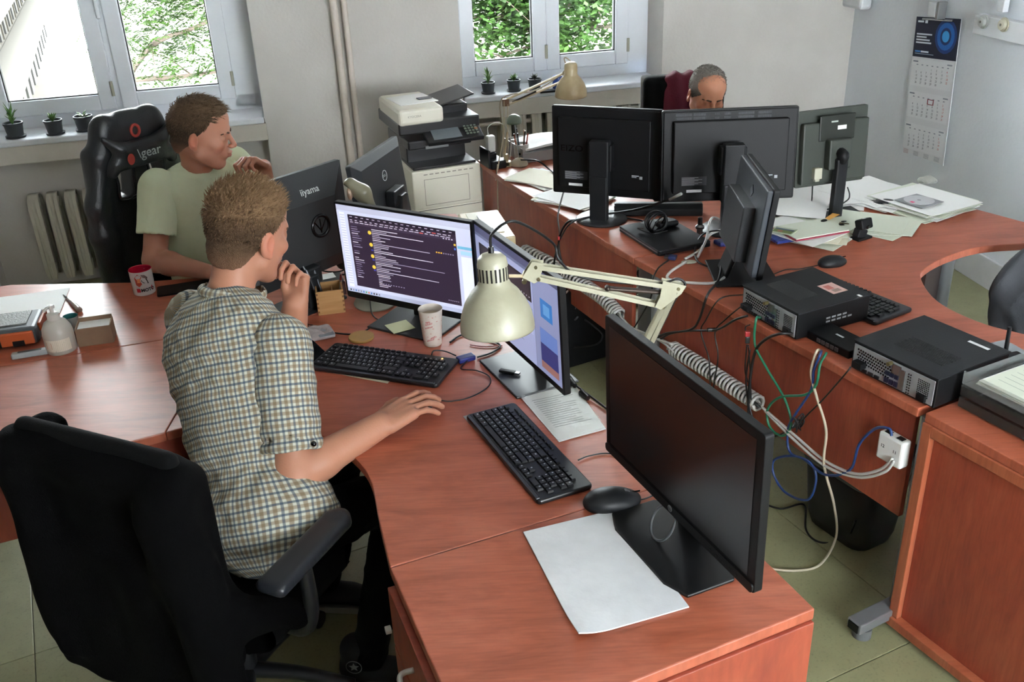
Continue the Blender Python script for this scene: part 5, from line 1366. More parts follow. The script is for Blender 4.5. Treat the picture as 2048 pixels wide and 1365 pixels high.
for b_, (y0, mo) in enumerate(((.30, 30), (.535, 31), (.775, 30))):
    x_o = -.0 + b_ * .0
    s = MB(); crect(s, .008 + .001 * b_, .02, y0, .98, y0 + .195, '#e6e8ec'); crect(s, .0085 + .001 * b_, .05, y0 + .012, .17, y0 + .022, '#7f8796'); crect(s, .0085 + .001 * b_, .84, y0 + .012, .95, y0 + .022, '#9aa0ac')
    for i in range(7):
        for w_ in range(5):
            dday = w_ * 7 + i - (2 if b_ == 0 else 3 if b_ == 1 else 1)
            if dday < 1 or dday > mo: continue
            o = tl + nrm * (.009 + .001 * b_) + uxw * (Wc * (.14 + i * .118)) + dnw * (Hc * (y0 + .075 + w_ * .025))
            s.text(str(dday), .0165, o, uxw, -dnw, col='#4a5260' if i < 5 else ('#c05a5a' if i == 6 else '#7c8290'), bold=.01)
    for i in range(7): crect(s, .009 + .001 * b_, .14 + i * .118, y0 + .035, .18 + i * .118, y0 + .042, '#8f96a4')
    s.build('month_block', M_print, t)
s = MB()
for x0, y0, x1, y1 in ((.50, .575, .65, .58), (.50, .61, .65, .615), (.50, .575, .52, .615), (.63, .575, .65, .615)): crect(s, .012, x0, y0, x1, y1, '#8a2030')
s.build('date_slider', M_print, t)
s = MB()
for i in range(4):
    for j in range(4): crect(s, .0045, .03 + i * .25, .982 + j * .009, .15 + i * .25, .986 + j * .009, '#b9a0a4' if i == 0 else '#a5a9b2')
s.build('footer_print', M_print, t)
hk = onw(1882, 18); t = thing('wall_hook', 'white box hook holding the calendar', 'hook', hk)
MB().box(hk + nrm * .03, (.07, .05, .075), RR).build('box', M_base, t, bevel=.004); MB().box(hk + nrm * .03 + RD.to_3d() * .05, (.02, .05, .09), RR).build('cover', pm('grey plastic', '#8a8b8c'), t, bevel=.003)
MB().cyl(hk - uxw * .14 + Vector((0, 0, -.055)) + nrm * .01, hk + uxw * .14 + Vector((0, 0, -.055)) + nrm * .01, .006, n=8).build('clip_bar', pm('chrome', '#b8babc'), t, smooth=40)
j = onw(1716, 8); t = thing('junction_box', 'white casing high in the corner of the walls', 'box', j)
MB().box(j + nrm * .04 + Vector((0, 0, .05)), (.34, .08, .13), RR).build('casing', M_base, t, bevel=.02, seg=3); MB().box(j + nrm * .083 - RD.to_3d() * .07 + Vector((0, 0, .02)), (.01, .01, .02), RR).build('lamp', M_blk, t)
j = onw(2025, 47); t = thing('outlet_strip', 'white wall strip with two round knobs at the upper right edge', 'strip', j)
e0 = onw(1966, 46); L_ = .60; cst = e0 + RD.to_3d() * (L_ / 2)
MB().box(cst + nrm * .025, (L_, .05, .095), RR).build('rail', M_base, t, bevel=.004)
for px_, py_ in ((1987, 42), (2028, 48)):
    q_ = onw(px_, py_); R_ = nrm.to_track_quat('Z', 'Y').to_matrix()
    kn = MB().lathe([(.034, .05), (.034, .056), (.028, .058), (.024, .070), (.010, .072), (.001, .070)], 24, c=q_, R=R_).build('knob', pm('pale grey knob', '#c3c6c2', .4) if px_ < 2000 else pm('ivory knob', '#cfcab0', .4), t, smooth=35)
    MB().cyl(q_ + nrm * .07, q_ + nrm * .074, .006, n=12).build('screw', pm('dark screw', '#6a665c', .4, .6), kn, smooth=40)
MB().box(onw(2012, 10) + nrm * .015 + Vector((0, 0, .12)), (.05, .03, .30), RR).build('conduit', M_base, t, bevel=.003)
# ================================================================= small things on the left desk
def V(px, py, z=Z): return Vector(at(px, py, z))


M_paper = pm('white paper', '#e2e2e0', .7); M_paper2 = pm('greenish white paper', '#cfd4c4', .7); M_paper3 = pm('cream paper', '#d8d3bd', .7)


def sheet(label, cs, z, mat=M_paper, curl=.0, th=.0008, name='paper_sheet', group=None, n=8, cat='paper', seed=0, corner=None):
    """a thin sheet with a little waviness; cs = four plan corners"""
    A, B, C_, D = [Vector((c[0], c[1], 0)) for c in cs]; rr = random.Random(seed); ph = [rr.uniform(0, 6) for _ in range(4)]
    v = []
    for i in range(n + 1):
        for j in range(n + 1):
            u, w_ = i / n, j / n; p = A * (1 - u) * (1 - w_) + B * u * (1 - w_) + C_ * u * w_ + D * (1 - u) * w_
            p.z = z + curl * (.5 + .25 * math.sin(u * 5 + ph[0]) + .25 * math.sin(w_ * 6 + ph[1]))
            if corner is not None:
                cu, cw, amt = corner; p.z += amt * max(0, 1 - math.hypot(u - cu, w_ - cw) / .3) ** 2
            v.append(p)
    fs = [(i * (n + 1) + j, (i + 1) * (n + 1) + j, (i + 1) * (n + 1) + j + 1, i * (n + 1) + j + 1) for i in range(n) for j in range(n)]
    if (B - A).cross(D - A).z < 0: fs = [f[::-1] for f in fs]
    m_ = len(v); top_ = [p + Vector((0, 0, th)) for p in v]
    rim = [i * (n + 1) for i in range(n + 1)] + [n * (n + 1) + j for j in range(1, n + 1)] + [i * (n + 1) + n for i in range(n - 1, -1, -1)] + [j for j in range(n - 1, 0, -1)]
    sd = [(a, b, b + m_, a + m_) for a, b in zip(rim, rim[1:] + rim[:1])]
    if (B - A).cross(D - A).z < 0: sd = [f[::-1] for f in sd]
    s = MB(); s.add(v + top_, [f[::-1] for f in fs] + [tuple(i + m_ for i in f) for f in fs] + sd)
    return tag(s.build(name, mat, smooth=30), label, cat, group)


def rsheet(label, c, rz, w=.21, h=.297, z=Z + .001, **k):
    c = Vector(c); R = RZ(rz); return sheet(label, [c + R @ Vector(p) for p in ((-w / 2, -h / 2, 0), (w / 2, -h / 2, 0), (w / 2, h / 2, 0), (-w / 2, h / 2, 0))], z, **k)


# mug
p = V(290, 585); t = thing('mug', 'white mug with red inside and red black print by the green shirted man', 'mug', p, math.radians(-20))
M_mug = pm('white glazed china', '#e3dedd', .15)
mb().lathe([(.001, .0), (.036, 0), (.039, .003), (.040, .09), (.0405, .092)], 40, cap=False).build('body', M_mug, t, smooth=40, world=False)
mb().lathe([(.0405, .092), (.0395, .0935), (.0372, .092), (.036, .012), (.001, .010)], 40, cap=False).build('inside', pm('red glaze', '#c81e3c', .2), t, smooth=40, world=False)
mb().tube([(-.012, .036, .075), (-.02, .058, .078), (-.024, .066, .05), (-.02, .056, .02), (-.012, .036, .018)], .005, 8, 5).build('handle', M_mug, t, smooth=True, world=False)


def wrap(s, r, a0, z0, pts, col):
    """outline wrapped on a cylinder: pts in metres (along arc, up)"""
    vs = [Vector((math.cos(a0 + x / r) * r, math.sin(a0 + x / r) * r, z0 + y)) for x, y in pts]; s.add(vs, [tuple(range(len(vs)))], col)


s = mb(); a0 = math.radians(-52); r_ = .0406
wrap(s, r_, a0, .045, [(-0.0216, 0.0000), (-0.0243, 0.0270), (-0.0108, 0.0405), (0.0027, 0.0297), (-0.0054, 0.0162), (0.0000, 0.0027), (-0.0108, -0.0081)], '#a8402e')
wrap(s, r_ + .0002, a0, .045, [(-0.0162, 0.0081), (-0.0135, 0.0243), (-0.0027, 0.0216), (-0.0054, 0.0081)], '#d98a60')
wrap(s, r_, a0, .045, [(-0.0027, 0.0162), (0.0189, 0.0216), (0.0243, 0.0000), (0.0054, 0.0054)], '#2a1d1c'); wrap(s, r_, a0, .045, [(0.0000, 0.0378), (0.0135, 0.0351), (0.0230, 0.0243), (0.0216, 0.0189), (0.0054, 0.0270)], '#5a4844')
vs, fs, w_ = text_mesh('MOTO', .045)
sz_ = .0165; vv = [Vector((math.cos(a0 + (-.008 + q[0] * sz_ * 1.0) / r_) * (r_ + .0003), math.sin(a0 + (-.008 + q[0] * sz_ * 1.0) / r_) * (r_ + .0003), .018 + q[1] * sz_)) for q in vs]; s.add(vv, fs, '#1c1618')
wrap(s, r_ + .0002, a0, .018, [(-.024, -.002), (-.010, -.002), (-.010, .013), (-.024, .013)], '#b02a35')
wrap(s, r_, a0, .02, [(.030, 0), (.036, .0), (.036, .018), (.030, .012)], '#b02a35')
s.build('print', M_print, t, world=False)
# phone or pad by the man's hand
p = V(372, 578); t = thing('tablet', 'dark flat pad under the hand of the green shirted man', 'pad', p, .3); mb().rplate(.20, .09, .001, .008, .01).build('body', M_blk, t, world=False)
# papers at the left edge
sheet('large white sheet at the left edge of the desk by the orange handset', [V(-40, 602), V(140, 577), V(120, 628), V(-40, 668)], Z + .001, curl=.002, seed=3)
sheet('second white sheet under the orange handset at the left edge', [V(-60, 632), V(40, 605), V(60, 640), V(-50, 700)], Z + .0035, curl=.002, seed=5)
# rugged orange and grey device
p = V(45, 690); t = thing('label_printer', 'orange and grey rugged handheld device beside the soap bottle', 'device', p, math.radians(14))
M_or = pm('orange rubber', '#c4592a', .5); M_dg = pm('blue grey plastic', '#4a5157', .45)
mb().box((-.02, .06, .035), (.16, .17, .06)).build('body', M_dg, t, bevel=.016, world=False, seg=3)
mb().box((-.02, -.026, .034), (.135, .012, .046)).build('front_cover', M_or, t, bevel=.005, world=False)
mb().box((.062, .07, .05), (.012, .12, .030)).build('side_grip', M_or, t, bevel=.005, world=False)
mb().box((-.025, .07, .066), (.10, .11, .006)).build('keypad_panel', pm('grey panel', '#8b8d88', .5, bump=(150, .6)), t, bevel=.002, world=False)
mb().box((.0, -.033, .020), (.035, .004, .018)).box((-.055, -.033, .028), (.006, .004, .030)).build('slot', M_blk, t, world=False)
# small grey gadget
p = V(62, 712); t = thing('remote', 'small pale grey plastic gadget in front of the orange handset', 'gadget', p, math.radians(17)); mb().box((0, 0, .009), (.11, .028, .018)).build('body', pm('pale grey plastic', '#b3b7b8', .4), t, bevel=.005, world=False)
mb().box((0, .0, .0185), (.07, .012, .001)).build('panel', M_dg, t, world=False)
# soap bottle
p = V(125, 700); t = thing('soap_bottle', 'translucent white pump bottle between the orange handset and cardboard box', 'bottle', p, math.radians(-100))
M_soap = pm('milky plastic', '#c9c3b8', .3)
mb().lathe([(.043, 0), (.0465, .004), (.0465, .062), (.044, .080), (.034, .100), (.018, .110), (.0165, .114)], 36).build('body', M_soap, t, smooth=45, world=False)
mb().lathe([(.019, .108), (.019, .128), (.013, .132), (.006, .133), (.006, .150)], 24).build('collar', pm('white pump plastic', '#dfdcd4', .35), t, smooth=40, world=False)
mb().cyl((0, 0, .148), (0, 0, .158), .011, n=16).tube([(0, 0, .154), (.02, 0, .156), (.036, 0, .151)], .0045, 8, 4).build('pump_head', pm('white pump plastic', '#dfdcd4'), t, smooth=40, world=False)
s = mb()
for i in range(16): wrap(s, .0471, math.radians(-30) + i * .115, .014, [(0, 0), (.0048, 0), (.0048, .040), (0, .040)], '#cfc6b4' if i > 6 else '#d2c9b8')
wrap(s, .0474, math.radians(-22), .024, [(0, 0), (.020, 0), (.020, .022), (0, .022)], '#c48f78')
for i in range(3): wrap(s, .0474, math.radians(22), .048 - i * .006, [(0, 0), (.03 - i * .006, 0), (.03 - i * .006, .0015), (0, .0015)], '#9a9488')
wrap(s, .0474, math.radians(-22), .010 + .004, [(0, 0), (.03, 0), (.03, .004), (0, .004)], '#8a847a')
s.build('label', M_print, t, world=False)
# teal cup with brush and glass
p = V(148, 660); t = thing('cup', 'small teal lined cup behind the soap bottle', 'cup', p); mb().lathe([(.001, 0), (.016, 0), (.018, .004), (.024, .05), (.0245, .052)], 24, cap=False).build('body', pm('clear grey plastic', '#a9b4b2', .2), t, smooth=40, world=False)
mb().lathe([(.0245, .052), (.0225, .051), (.018, .02), (.001, .018)], 24, cap=False).build('lining', pm('teal lining', '#2f7f7f', .3), t, smooth=40, world=False)
a, b = V(135, 600), V(160, 625); t = thing('brush', 'small paint brush lying behind the teal cup', 'brush', (a + b) / 2)
MB().tube([a + Vector((0, 0, .006)), (a + b) / 2 + Vector((0, 0, .010)), b + Vector((0, 0, .008))], lambda q: .003 + .008 * q, 10).build('handle', pm('pale wooden handle', '#c9b6a4', .4), t, smooth=True)
MB().tube([a + (a - b) * .35 + Vector((0, 0, .004)), a + Vector((0, 0, .006))], lambda q: .001 + .003 * q, 8).build('bristles', pm('dark bristle', '#4a423c', .8), t)
# cardboard box with white card
p = V(196, 680); t = thing('cardboard_box', 'small brown cardboard box holding white cards', 'box', p, math.radians(14))
M_cb = pm('brown cardboard', '#94775f', .8, var=('#a5876c', 12, .6)); w_, d_, h_ = .105, .075, .062
for nm, c_, s_ in (('front_wall', (0, -d_ / 2, h_ / 2), (w_, .003, h_)), ('back_wall', (0, d_ / 2, h_ / 2 + .004), (w_, .003, h_ + .008)), ('side_wall', (-w_ / 2, 0, h_ / 2), (.003, d_, h_)), ('side_wall', (w_ / 2, 0, h_ / 2), (.003, d_, h_)), ('bottom', (0, 0, .0015), (w_, d_, .003))):
    mb().box(c_, s_).build(nm, M_cb, t, world=False)
o = mb().box((0, .0, .032), (w_ - .008, d_ - .008, .05)).build('card_stack', M_paper, None, world=False); o.location = p; o.rotation_euler = (0, 0, math.radians(14)); tag(o, 'stack of white cards filling the small cardboard box', 'cards')

# ================================================================= central desk
p = V(663, 618); rz = math.radians(12); t = thing('pencil_box', 'open light wooden box with finger joints holding pens, below the chat monitor', 'box', p, rz)
M_pine = pm('light pine', '#c2935c', .5, var=('#a97a45', 6, .8), stretch=(1, 12, 12)); w_, d_, h_ = .092, .085, .085
for nm, c_, s_ in (('front_wall', (0, -d_ / 2, h_ / 2), (w_, .006, h_)), ('back_wall', (0, d_ / 2, h_ / 2), (w_, .006, h_)), ('side_wall', (-w_ / 2 + .003, 0, h_ / 2), (.006, d_ - .006, h_)), ('side_wall', (w_ / 2 - .003, 0, h_ / 2), (.006, d_ - .006, h_)), ('divider', (0.01, 0, h_ / 2 - .006), (.004, d_ - .01, h_ - .015)), ('bottom', (0, 0, .003), (w_ - .012, d_ - .012, .006))):
    mb().box(c_, s_).build(nm, M_pine, t, bevel=.0006, world=False)
s = mb()
for sx in (-1, 1):
    for k in range(5): s.box((sx * (w_ / 2 - .0032), -d_ / 2 - .0001, .012 + k * .016), (.0063, .0063, .007))
s.build('finger_joints', pm('end grain', '#7d5227', .7), t, world=False)
R_ = RZ(rz)
for k, (x, y, tx, ty, L_, c_, lab) in enumerate(((-.030, -.015, -.25, .1, .15, '#15161a', 'black pen leaning left in the wooden box'), (-.022, .012, -.35, .05, .16, '#1a1b20', 'longer black pen leaning left in the wooden box'), (-.034, .02, -.45, .2, .15, '#101114', 'black marker at the back of the wooden box'), (-.015, -.005, -.2, .3, .14, '#2b3038', 'dark grey pen in the middle of the wooden box'), (.032, .02, .15, .1, .105, '#b8b2a8', 'clear glue stick with a red cap in the wooden box'))):
    a = p + R_ @ Vector((x, y, .008)); d = (R_ @ Vector((tx, ty, 1))).normalized(); t2 = thing('pen', lab, 'pen', a)
    MB().cyl(a, a + d * (L_ * .8), .0045, n=10).build('barrel', pm('pen ' + c_, c_, .35), t2, smooth=40); MB().cyl(a + d * (L_ * .8), a + d * L_, .0048, .003, n=10).build('cap', pm('red cap', '#b03030', .4) if k == 4 else pm('steel clip', '#8a8d92', .3, .7), t2, smooth=40)
# dark box behind, black cables and headset near the lettered monitor
p = V(628, 600); t = thing('tray_box', 'low dark red tray box behind the wooden pencil box', 'box', p + Vector((.02, .06, 0)), .3); mb().box((0, 0, .025), (.16, .10, .05)).build('body', pm('dark brown red', '#4a2320', .5), t, bevel=.003, world=False)
mb().box((0, 0, .0505), (.15, .09, .002)).build('lid', M_blk, t, world=False)
rsheet('small white note on the dark tray behind the pencil box', p + Vector((.03, .08, 0)), .4, .075, .05, z=Z + .053)
t = thing('headset', 'black and olive headset lying below the lettered monitor', 'headset', V(655, 560) + Vector((0, .06, 0)))
q = V(655, 560) + Vector((0, .06, 0))
F = Field(); F.k = .02; F.ell(q + Vector((-.02, .0, .07)), (.035, .025, .055)); F.ell(q + Vector((.05, .02, .045)), (.03, .022, .04)); F.cap(q + Vector((-.02, 0, .11)), q + Vector((.04, .04, .13)), .008); F.cap(q + Vector((.04, .04, .13)), q + Vector((.06, .03, .06)), .008)
fmesh(F, 'headband', pm('dark olive plastic', '#33352b', .35), t, .005)
MB().tube([q + Vector((-.05, 0, .1)), q + Vector((-.08, -.01, .05)), q + Vector((0, -.03, .02)), q + Vector((.07, -.01, .03)), q + Vector((.075, .03, .14))], .003, 8).build('cord', M_cab, t, smooth=True)
cable('cable', 'tangled black cable below the lettered monitor', [q + Vector(v) for v in ((-.14, .0, .03), (-.08, .03, .07), (-.03, -.02, .02), (.03, .04, .05), (.10, .0, .01), (.06, -.03, .006), (-.05, -.02, .004))], .003, M_cab)
# sunglasses
p = V(592, 664); t = thing('sunglasses', 'black folded sunglasses by the checked shirt', 'glasses', p)
MB().ell(p + Vector((0, 0, .022)), (.008, .022, .020), RZ(.3)).build('lens', M_gloss, t, smooth=True); MB().ell(p + Vector((.02, .05, .022)), (.008, .022, .020), RZ(.3)).build('lens', M_gloss, t, smooth=True)
MB().tube([p + Vector((.0, -.02, .03)), p + Vector((.02, 0, .04)), p + Vector((.035, .01, .035)), p + Vector((.04, .01, .01))], .002, 6).build('temple', M_gloss, t, smooth=True)
MB().tube([p + Vector((.0, -.015, .02)), p + Vector((.03, 0, .03)), p + Vector((.04, .02, .015)), p + Vector((.05, .03, .008))], .002, 6).build('temple', M_gloss, t, smooth=True)
# phone
p = V(618, 705); t = thing('phone', 'black phone lying beside the keyboard below the pouch', 'phone', p, .55); mb().rplate(.075, .15, .001, .009, .009).build('body', M_gloss, t, bevel=.001, world=False); mb().rplate(.068, .142, .009, .0094, .007).build('screen', pm('dark glass', '#08090b', .06), t, world=False)
# pouch: crumpled pale cloth strap with a card
p = V(632, 672); F = Field(); F.k = .012
for a, b in (((-.05, -.02, .008), (-.01, .03, .014)), ((-.03, .02, .012), (.03, .03, .016)), ((-.02, -.03, .01), (.03, -.02, .012)), ((.03, .03, .014), (.05, -.01, .010)), ((-.05, .0, .012), (.01, -.01, .020))): F.cap(p + Vector(a), p + Vector(b), .009)
F.box(p + Vector((.015, -.01, .008)), (.045, .03, .007), .004, RZ(.4))
t = thing('pouch', 'crumpled pale grey lanyard pouch beside the sunglasses', 'pouch', p); fmesh(F, 'cloth', pm('pale mauve cloth', '#a79a98', .8, bump=(90, .5)), t, .004)
MB().box(p + Vector((.035, -.015, .017)), (.05, .06, .003), RZ(.4)).build('card', pm('grey card', '#8d9096', .3), t, bevel=.001)
MB().tube([p + Vector((-.03, -.045, .010)), p + Vector((0, -.03, .014))], .004, 8).build('clip', pm('chrome', '#b8babc'), t, smooth=True)
# coaster
p = V(723, 677); tag(MB().lathe([(.040, 0), (.041, .002), (.041, .007), (.040, .009), (.001, .009)], 40, c=p).build('coaster', pm('bamboo', '#c49a55', .5, var=('#b08647', 20, .6)), smooth=35), 'round bamboo coaster above the keyboard', 'coaster')
# sticky note on the monitor base
p = V(800, 655, Z + .0085); rsheet('pale yellow sticky note on the base of the chat monitor', p, .5, .076, .076, z=Z + .0105, mat=pm('pale yellow note', '#cfd0a0', .7))
# paper cup
p = V(866, 688); t = thing('paper_cup', 'tall white paper cup with red print beside the white lamp shade', 'cup', p, 0)
mb().lathe([(.001, 0), (.026, 0), (.028, .002), (.037, .118), (.0385, .121), (.0375, .123), (.036, .120), (.0285, .03), (.001, .03)], 40, cap=False).build('body', pm('white coated paper', '#d6cfc4', .5, var=('#c9bfb2', 30, .5)), t, smooth=50, world=False)
mb().lathe([(.0345, .100), (.001, .1005)], 32).build('coffee_foam', pm('coffee foam', '#b3a08a', .4), t, world=False)
s = mb(); rr = random.Random(9)
R1 = lambda z_: .028 + (.037 - .028) * z_ / .118 + .0006
for ax, zz, n_, hh in ((-118, .078, 9, .007), (-122, .066, 10, .006), (-114, .086, 6, .006), (-118, .022, 9, .0055), (-98, .030, 8, .0055)):
    for k in range(n_):
        x = k * .0026; a0 = math.radians(ax); z0 = zz + x * .28; h2 = hh * rr.uniform(.55, 1.1)
        s.add([Vector((math.cos(a0 + (x + u_) / R1(z0)) * R1(z0 + v_), math.sin(a0 + (x + u_) / R1(z0)) * R1(z0 + v_), z0 + v_)) for u_, v_ in ((0, 0), (.0014, 0), (.0018, h2), (.0003, h2))], [(0, 1, 2, 3)], '#b4434a')
for k in range(40):
    a0 = rr.uniform(-2.9, 0); zz = rr.uniform(.008, .11); r1 = .028 + .009 * zz / .118 + .0005; w_ = rr.uniform(.002, .006)
    s.add([Vector((math.cos(a0 + x / r1) * r1, math.sin(a0 + x / r1) * r1, zz + y)) for x, y in ((0, 0), (w_, .0005), (w_, .0022), (0, .0018))], [(0, 1, 2, 3)], rr.choice(['#c9867f', '#c99a90', '#b4605c']))
s.build('print', M_print, t, world=False)
# usb hub
a, b = V(932, 718), V(955, 705); t = thing('usb_hub', 'small blue usb hub at the corner of the upper keyboard', 'hub', V(932, 722), math.radians(28)); mb().box((0, 0, .009), (.055, .030, .016)).build('case', pm('royal blue plastic', '#222c7a', .4), t, bevel=.004, world=False); mb().box((-.028, 0, .009), (.004, .016, .008)).build('port', M_blk, t, world=False)
# usb stick on the lower base
t = thing('usb_stick', 'small black usb stick on the base of the edgewise monitor', 'usb stick', V(1015, 746, Z + .0085), math.radians(-25)); mb().box((0, 0, .0045), (.05, .016, .008)).build('body', M_blk, t, bevel=.002, world=False); mb().box((.032, 0, .0045), (.014, .012, .005)).build('plug', pm('steel', '#8a8d90', .3, .8), t, world=False)
# plastic sleeve with a printed form between the keyboards and the edge
t = thing('document_sleeve', 'plastic sleeve with a printed form right of the lower keyboard', 'document', V(1125, 830))
cs = [V(1040, 795), V(1118, 886), V(1212, 860), V(1150, 772)]
o = sheet('x', cs, Z + .001, name='form', n=8, mat=M_paper, seed=8, curl=.0012); W_ = W_INV[t.name]['_inv']
for k in ('label', 'category'): del o[k]
o.data.transform(W_); o.parent = t
s = MB(); e1 = cs[3] - cs[0]; e2 = cs[1] - cs[0]; rr = random.Random(2)
for i in range(15):
    v0 = .14 + i * .042; s.rect(cs[0] + Vector((0, 0, .0034)), e1, e2, .12, v0, .12 + rr.uniform(.4, .72), v0 + .010, '#8d9190')
s.build('print', M_print, t)
hs = MB(); hs.prism([(cs[0] + e1 * a_ - e2 * b_)[:2] for a_, b_ in ((0.0, .10), (1.0, .10), (1.0, .0), (0.0, .0))], Z + .001, Z + .003); hs.build('punched_strip', pm('clear grey plastic', '#a9b4b2'), t)
for k in (.25, .42, .58): hp = cs[0] + e1 * k - e2 * .05; MB().cyl(hp + Vector((0, 0, .0028)), hp + Vector((0, 0, .0036)), .005, n=12).build('hole', M_blk, t)
gsm = sheet('x', [c_ + Vector((0, 0, 0)) for c_ in cs], Z + .0042, name='clear_cover', n=16, mat=pm('clear crinkled film', '#c8d0c4', .16, alpha=.13, bump=(35, .7)), seed=9, curl=.004)
for k in ('label', 'category'): del gsm[k]
gsm.data.transform(W_); gsm.parent = t
# sheet under the lower keyboard, and under the upper one
a, b = V(926, 834), V(1005, 922); q = (b - a).normalized(); n_ = Vector((-q.y, q.x, 0)); n_ = n_ if n_.x > 0 else -n_
tag(MB().prism([x[:2] for x in (a, b, b + n_ * .05, a + n_ * .05)], Z + .0004, Z + .0012).build('film', pm('clear grey film', '#b5b2ae', .3)), 'clear film strip showing under the front edge of the lower keyboard', 'film')
a, b = V(640, 742), V(775, 768); n_ = Vector((.02, .05, 0))
tag(MB().prism([x[:2] for x in (a, b, b + n_, a + n_)], Z + .0004, Z + .0012).build('card', M_paper3), 'cream card edge showing under the upper keyboard', 'card')
# page in the foreground
M_page = pm('grey white packaging sheet', '#dcdee1', .6, var=('#cfd1d4', 14, .8), bump=(40, .15))
sheet('large blank white envelope in the foreground beside the black monitor base', [V(1046.7, 1067.8), V(1230, 1022.6), V(1378, 1217), V(1157.5, 1281)], Z + .0012, mat=M_page, curl=.0012, th=.003, seed=1, n=14, name='envelope', corner=(0, 1, .014), cat='envelope')


# mice
def mouse(label, p, rz, k=1.0, mat=M_blk2, wheel=True, dark='#2a2c2f'):
    t = thing('mouse', label, 'mouse', p, rz)
    F = Field(); F.k = .018
    F.ell((-.012 * k, 0, .012 * k), (.050 * k, .034 * k, .026 * k), cut=[((0, 0, .001), (0, 0, -1))]); F.ell((.022 * k, 0, .008 * k), (.040 * k, .029 * k, .020 * k), cut=[((0, 0, .001), (0, 0, -1))])
    F.ell((-.004 * k, .035 * k, .02 * k), (.03 * k, .008 * k, .012 * k), k=.01, sub=True); 
    M_ = W_INV[t.name]['M']
    for i, q in enumerate(F.p):
        pass
    F2 = Field(); F2.k = .018; F2.frame(M_); F2.p = [tuple([q[0], F2.cur] + list(q[2:])) for q in F.p]
    fmesh(F2, 'shell', mat, t, .0025)
    mb().cyl((.030 * k, -.004 * k, .024 * k), (.030 * k, .004 * k, .024 * k), .009 * k, n=20).build('scroll_wheel', pm('grey rubber', '#55585b', .5), t, smooth=40, world=False)
    mb().box((.035 * k, 0, .0245 * k), (.05 * k, .0012, .004)).build('button_split', M_gloss, t, world=False)
    return t


mB = mouse('large black computer mouse right of the lower keyboard', V(1224, 1010), math.radians(10), 1.12)
mouse('black mouse with a red mark on the right desk above the upper slim computer', V(1664, 530), math.radians(20), .95)
mouse('black mouse behind the grey green monitor among papers', V(1770, 415), math.radians(150), .95)
hand_at = Vector(at(835, 818, Z)); mouse('black mouse under the hand of the man in the checked shirt', hand_at, math.radians(32), .85)


# ================================================================= right row things
# laptop with a coil of cable on it
p0, p1, p2 = V(1235, 463), V(1315, 515), V(1415, 492); e1 = p1 - p0; e2 = p2 - p1; rz = math.atan2(e1.y, e1.x); c = p0 + e1 / 2 + Vector((-e1.y, e1.x, 0)).normalized() * .12
t = thing('laptop', 'closed black laptop on the rear desk beneath a coiled headset', 'laptop', c, rz)
w_ = e1.length; mb().rplate(w_, .23, .002, .014, .01).build('base', M_blk, t, bevel=.002, world=False); mb().rplate(w_, .23, .0145, .024, .01).build('lid', M_blk2, t, bevel=.003, world=False); mb().box((0, -.1155, .014), (w_ - .02, .001, .005)).build('edge_strip', pm('steel', '#8a8d90'), t, world=False)
q = V(1312, 462, Z + .026); t = thing('headset', 'coiled black headset cable lying on the closed laptop', 'headset', q)
for k in range(7):
    R_ = Matrix.Rotation(.25 * k - .6, 3, 'Z') @ RX(math.pi / 2 + .15 * (k - 3)); rr_ = .036 + .004 * (k % 3)
    MB().tube([q + Vector((.0, 0, .038)) + R_ @ Vector((math.cos(a) * rr_, math.sin(a) * rr_, .004 * (k - 3))) for a in [i * math.pi / 6 for i in range(12)]], .0028, 7, 3, closed=True).build('cord_loop', M_cab, t, smooth=True)
MB().box(q + Vector((.05, .05, .012)), (.09, .05, .024), RZ(.4)).build('ear_cup', M_blk2, t, bevel=.01); MB().tube([q + Vector((-.05, 0, .012)), q + Vector((-.07, .02, .006)), q + Vector((-.02, -.04, .004)), q + Vector((.04, -.03, .01))], .0025, 7).build('cord', M_cab, t, smooth=True)
# long black bar under the rear monitor
a, b = V(1232, 437), V(1410, 437); a.y += .06; b.y += .06
t = thing('soundbar', 'long black soundbar lying between the rear monitors stands', 'soundbar', (a + b) / 2, math.atan2(b.y - a.y, b.x - a.x)); L_ = (b - a).length
mb().prism([(x, y) for x, y in ((-.035, 0), (.035, 0), (.032, .03), (.018, .048), (-.012, .05), (-.032, .03))], -L_ / 2, L_ / 2, R=Matrix(((0, 0, 1), (1, 0, 0), (0, 1, 0)))).build('body', M_blk2, t, bevel=.005, world=False)
mb().box((-L_ / 2 + .002, 0, .024), (.006, .06, .04)).build('end_cap', M_gloss, t, bevel=.002, world=False)
# plug standing on the desk
q = V(1399, 468); t = thing('plug', 'grey and black round connector standing beside the laptop', 'connector', q); MB().lathe([(.012, 0), (.012, .02), (.018, .024), (.018, .032), (.010, .04)], 18, c=q).build('shell', pm('steel', '#8a8d90'), t, smooth=40); MB().lathe([(.010, .04), (.009, .068), (.004, .07)], 14, c=q).build('boot', M_cab, t, smooth=40)
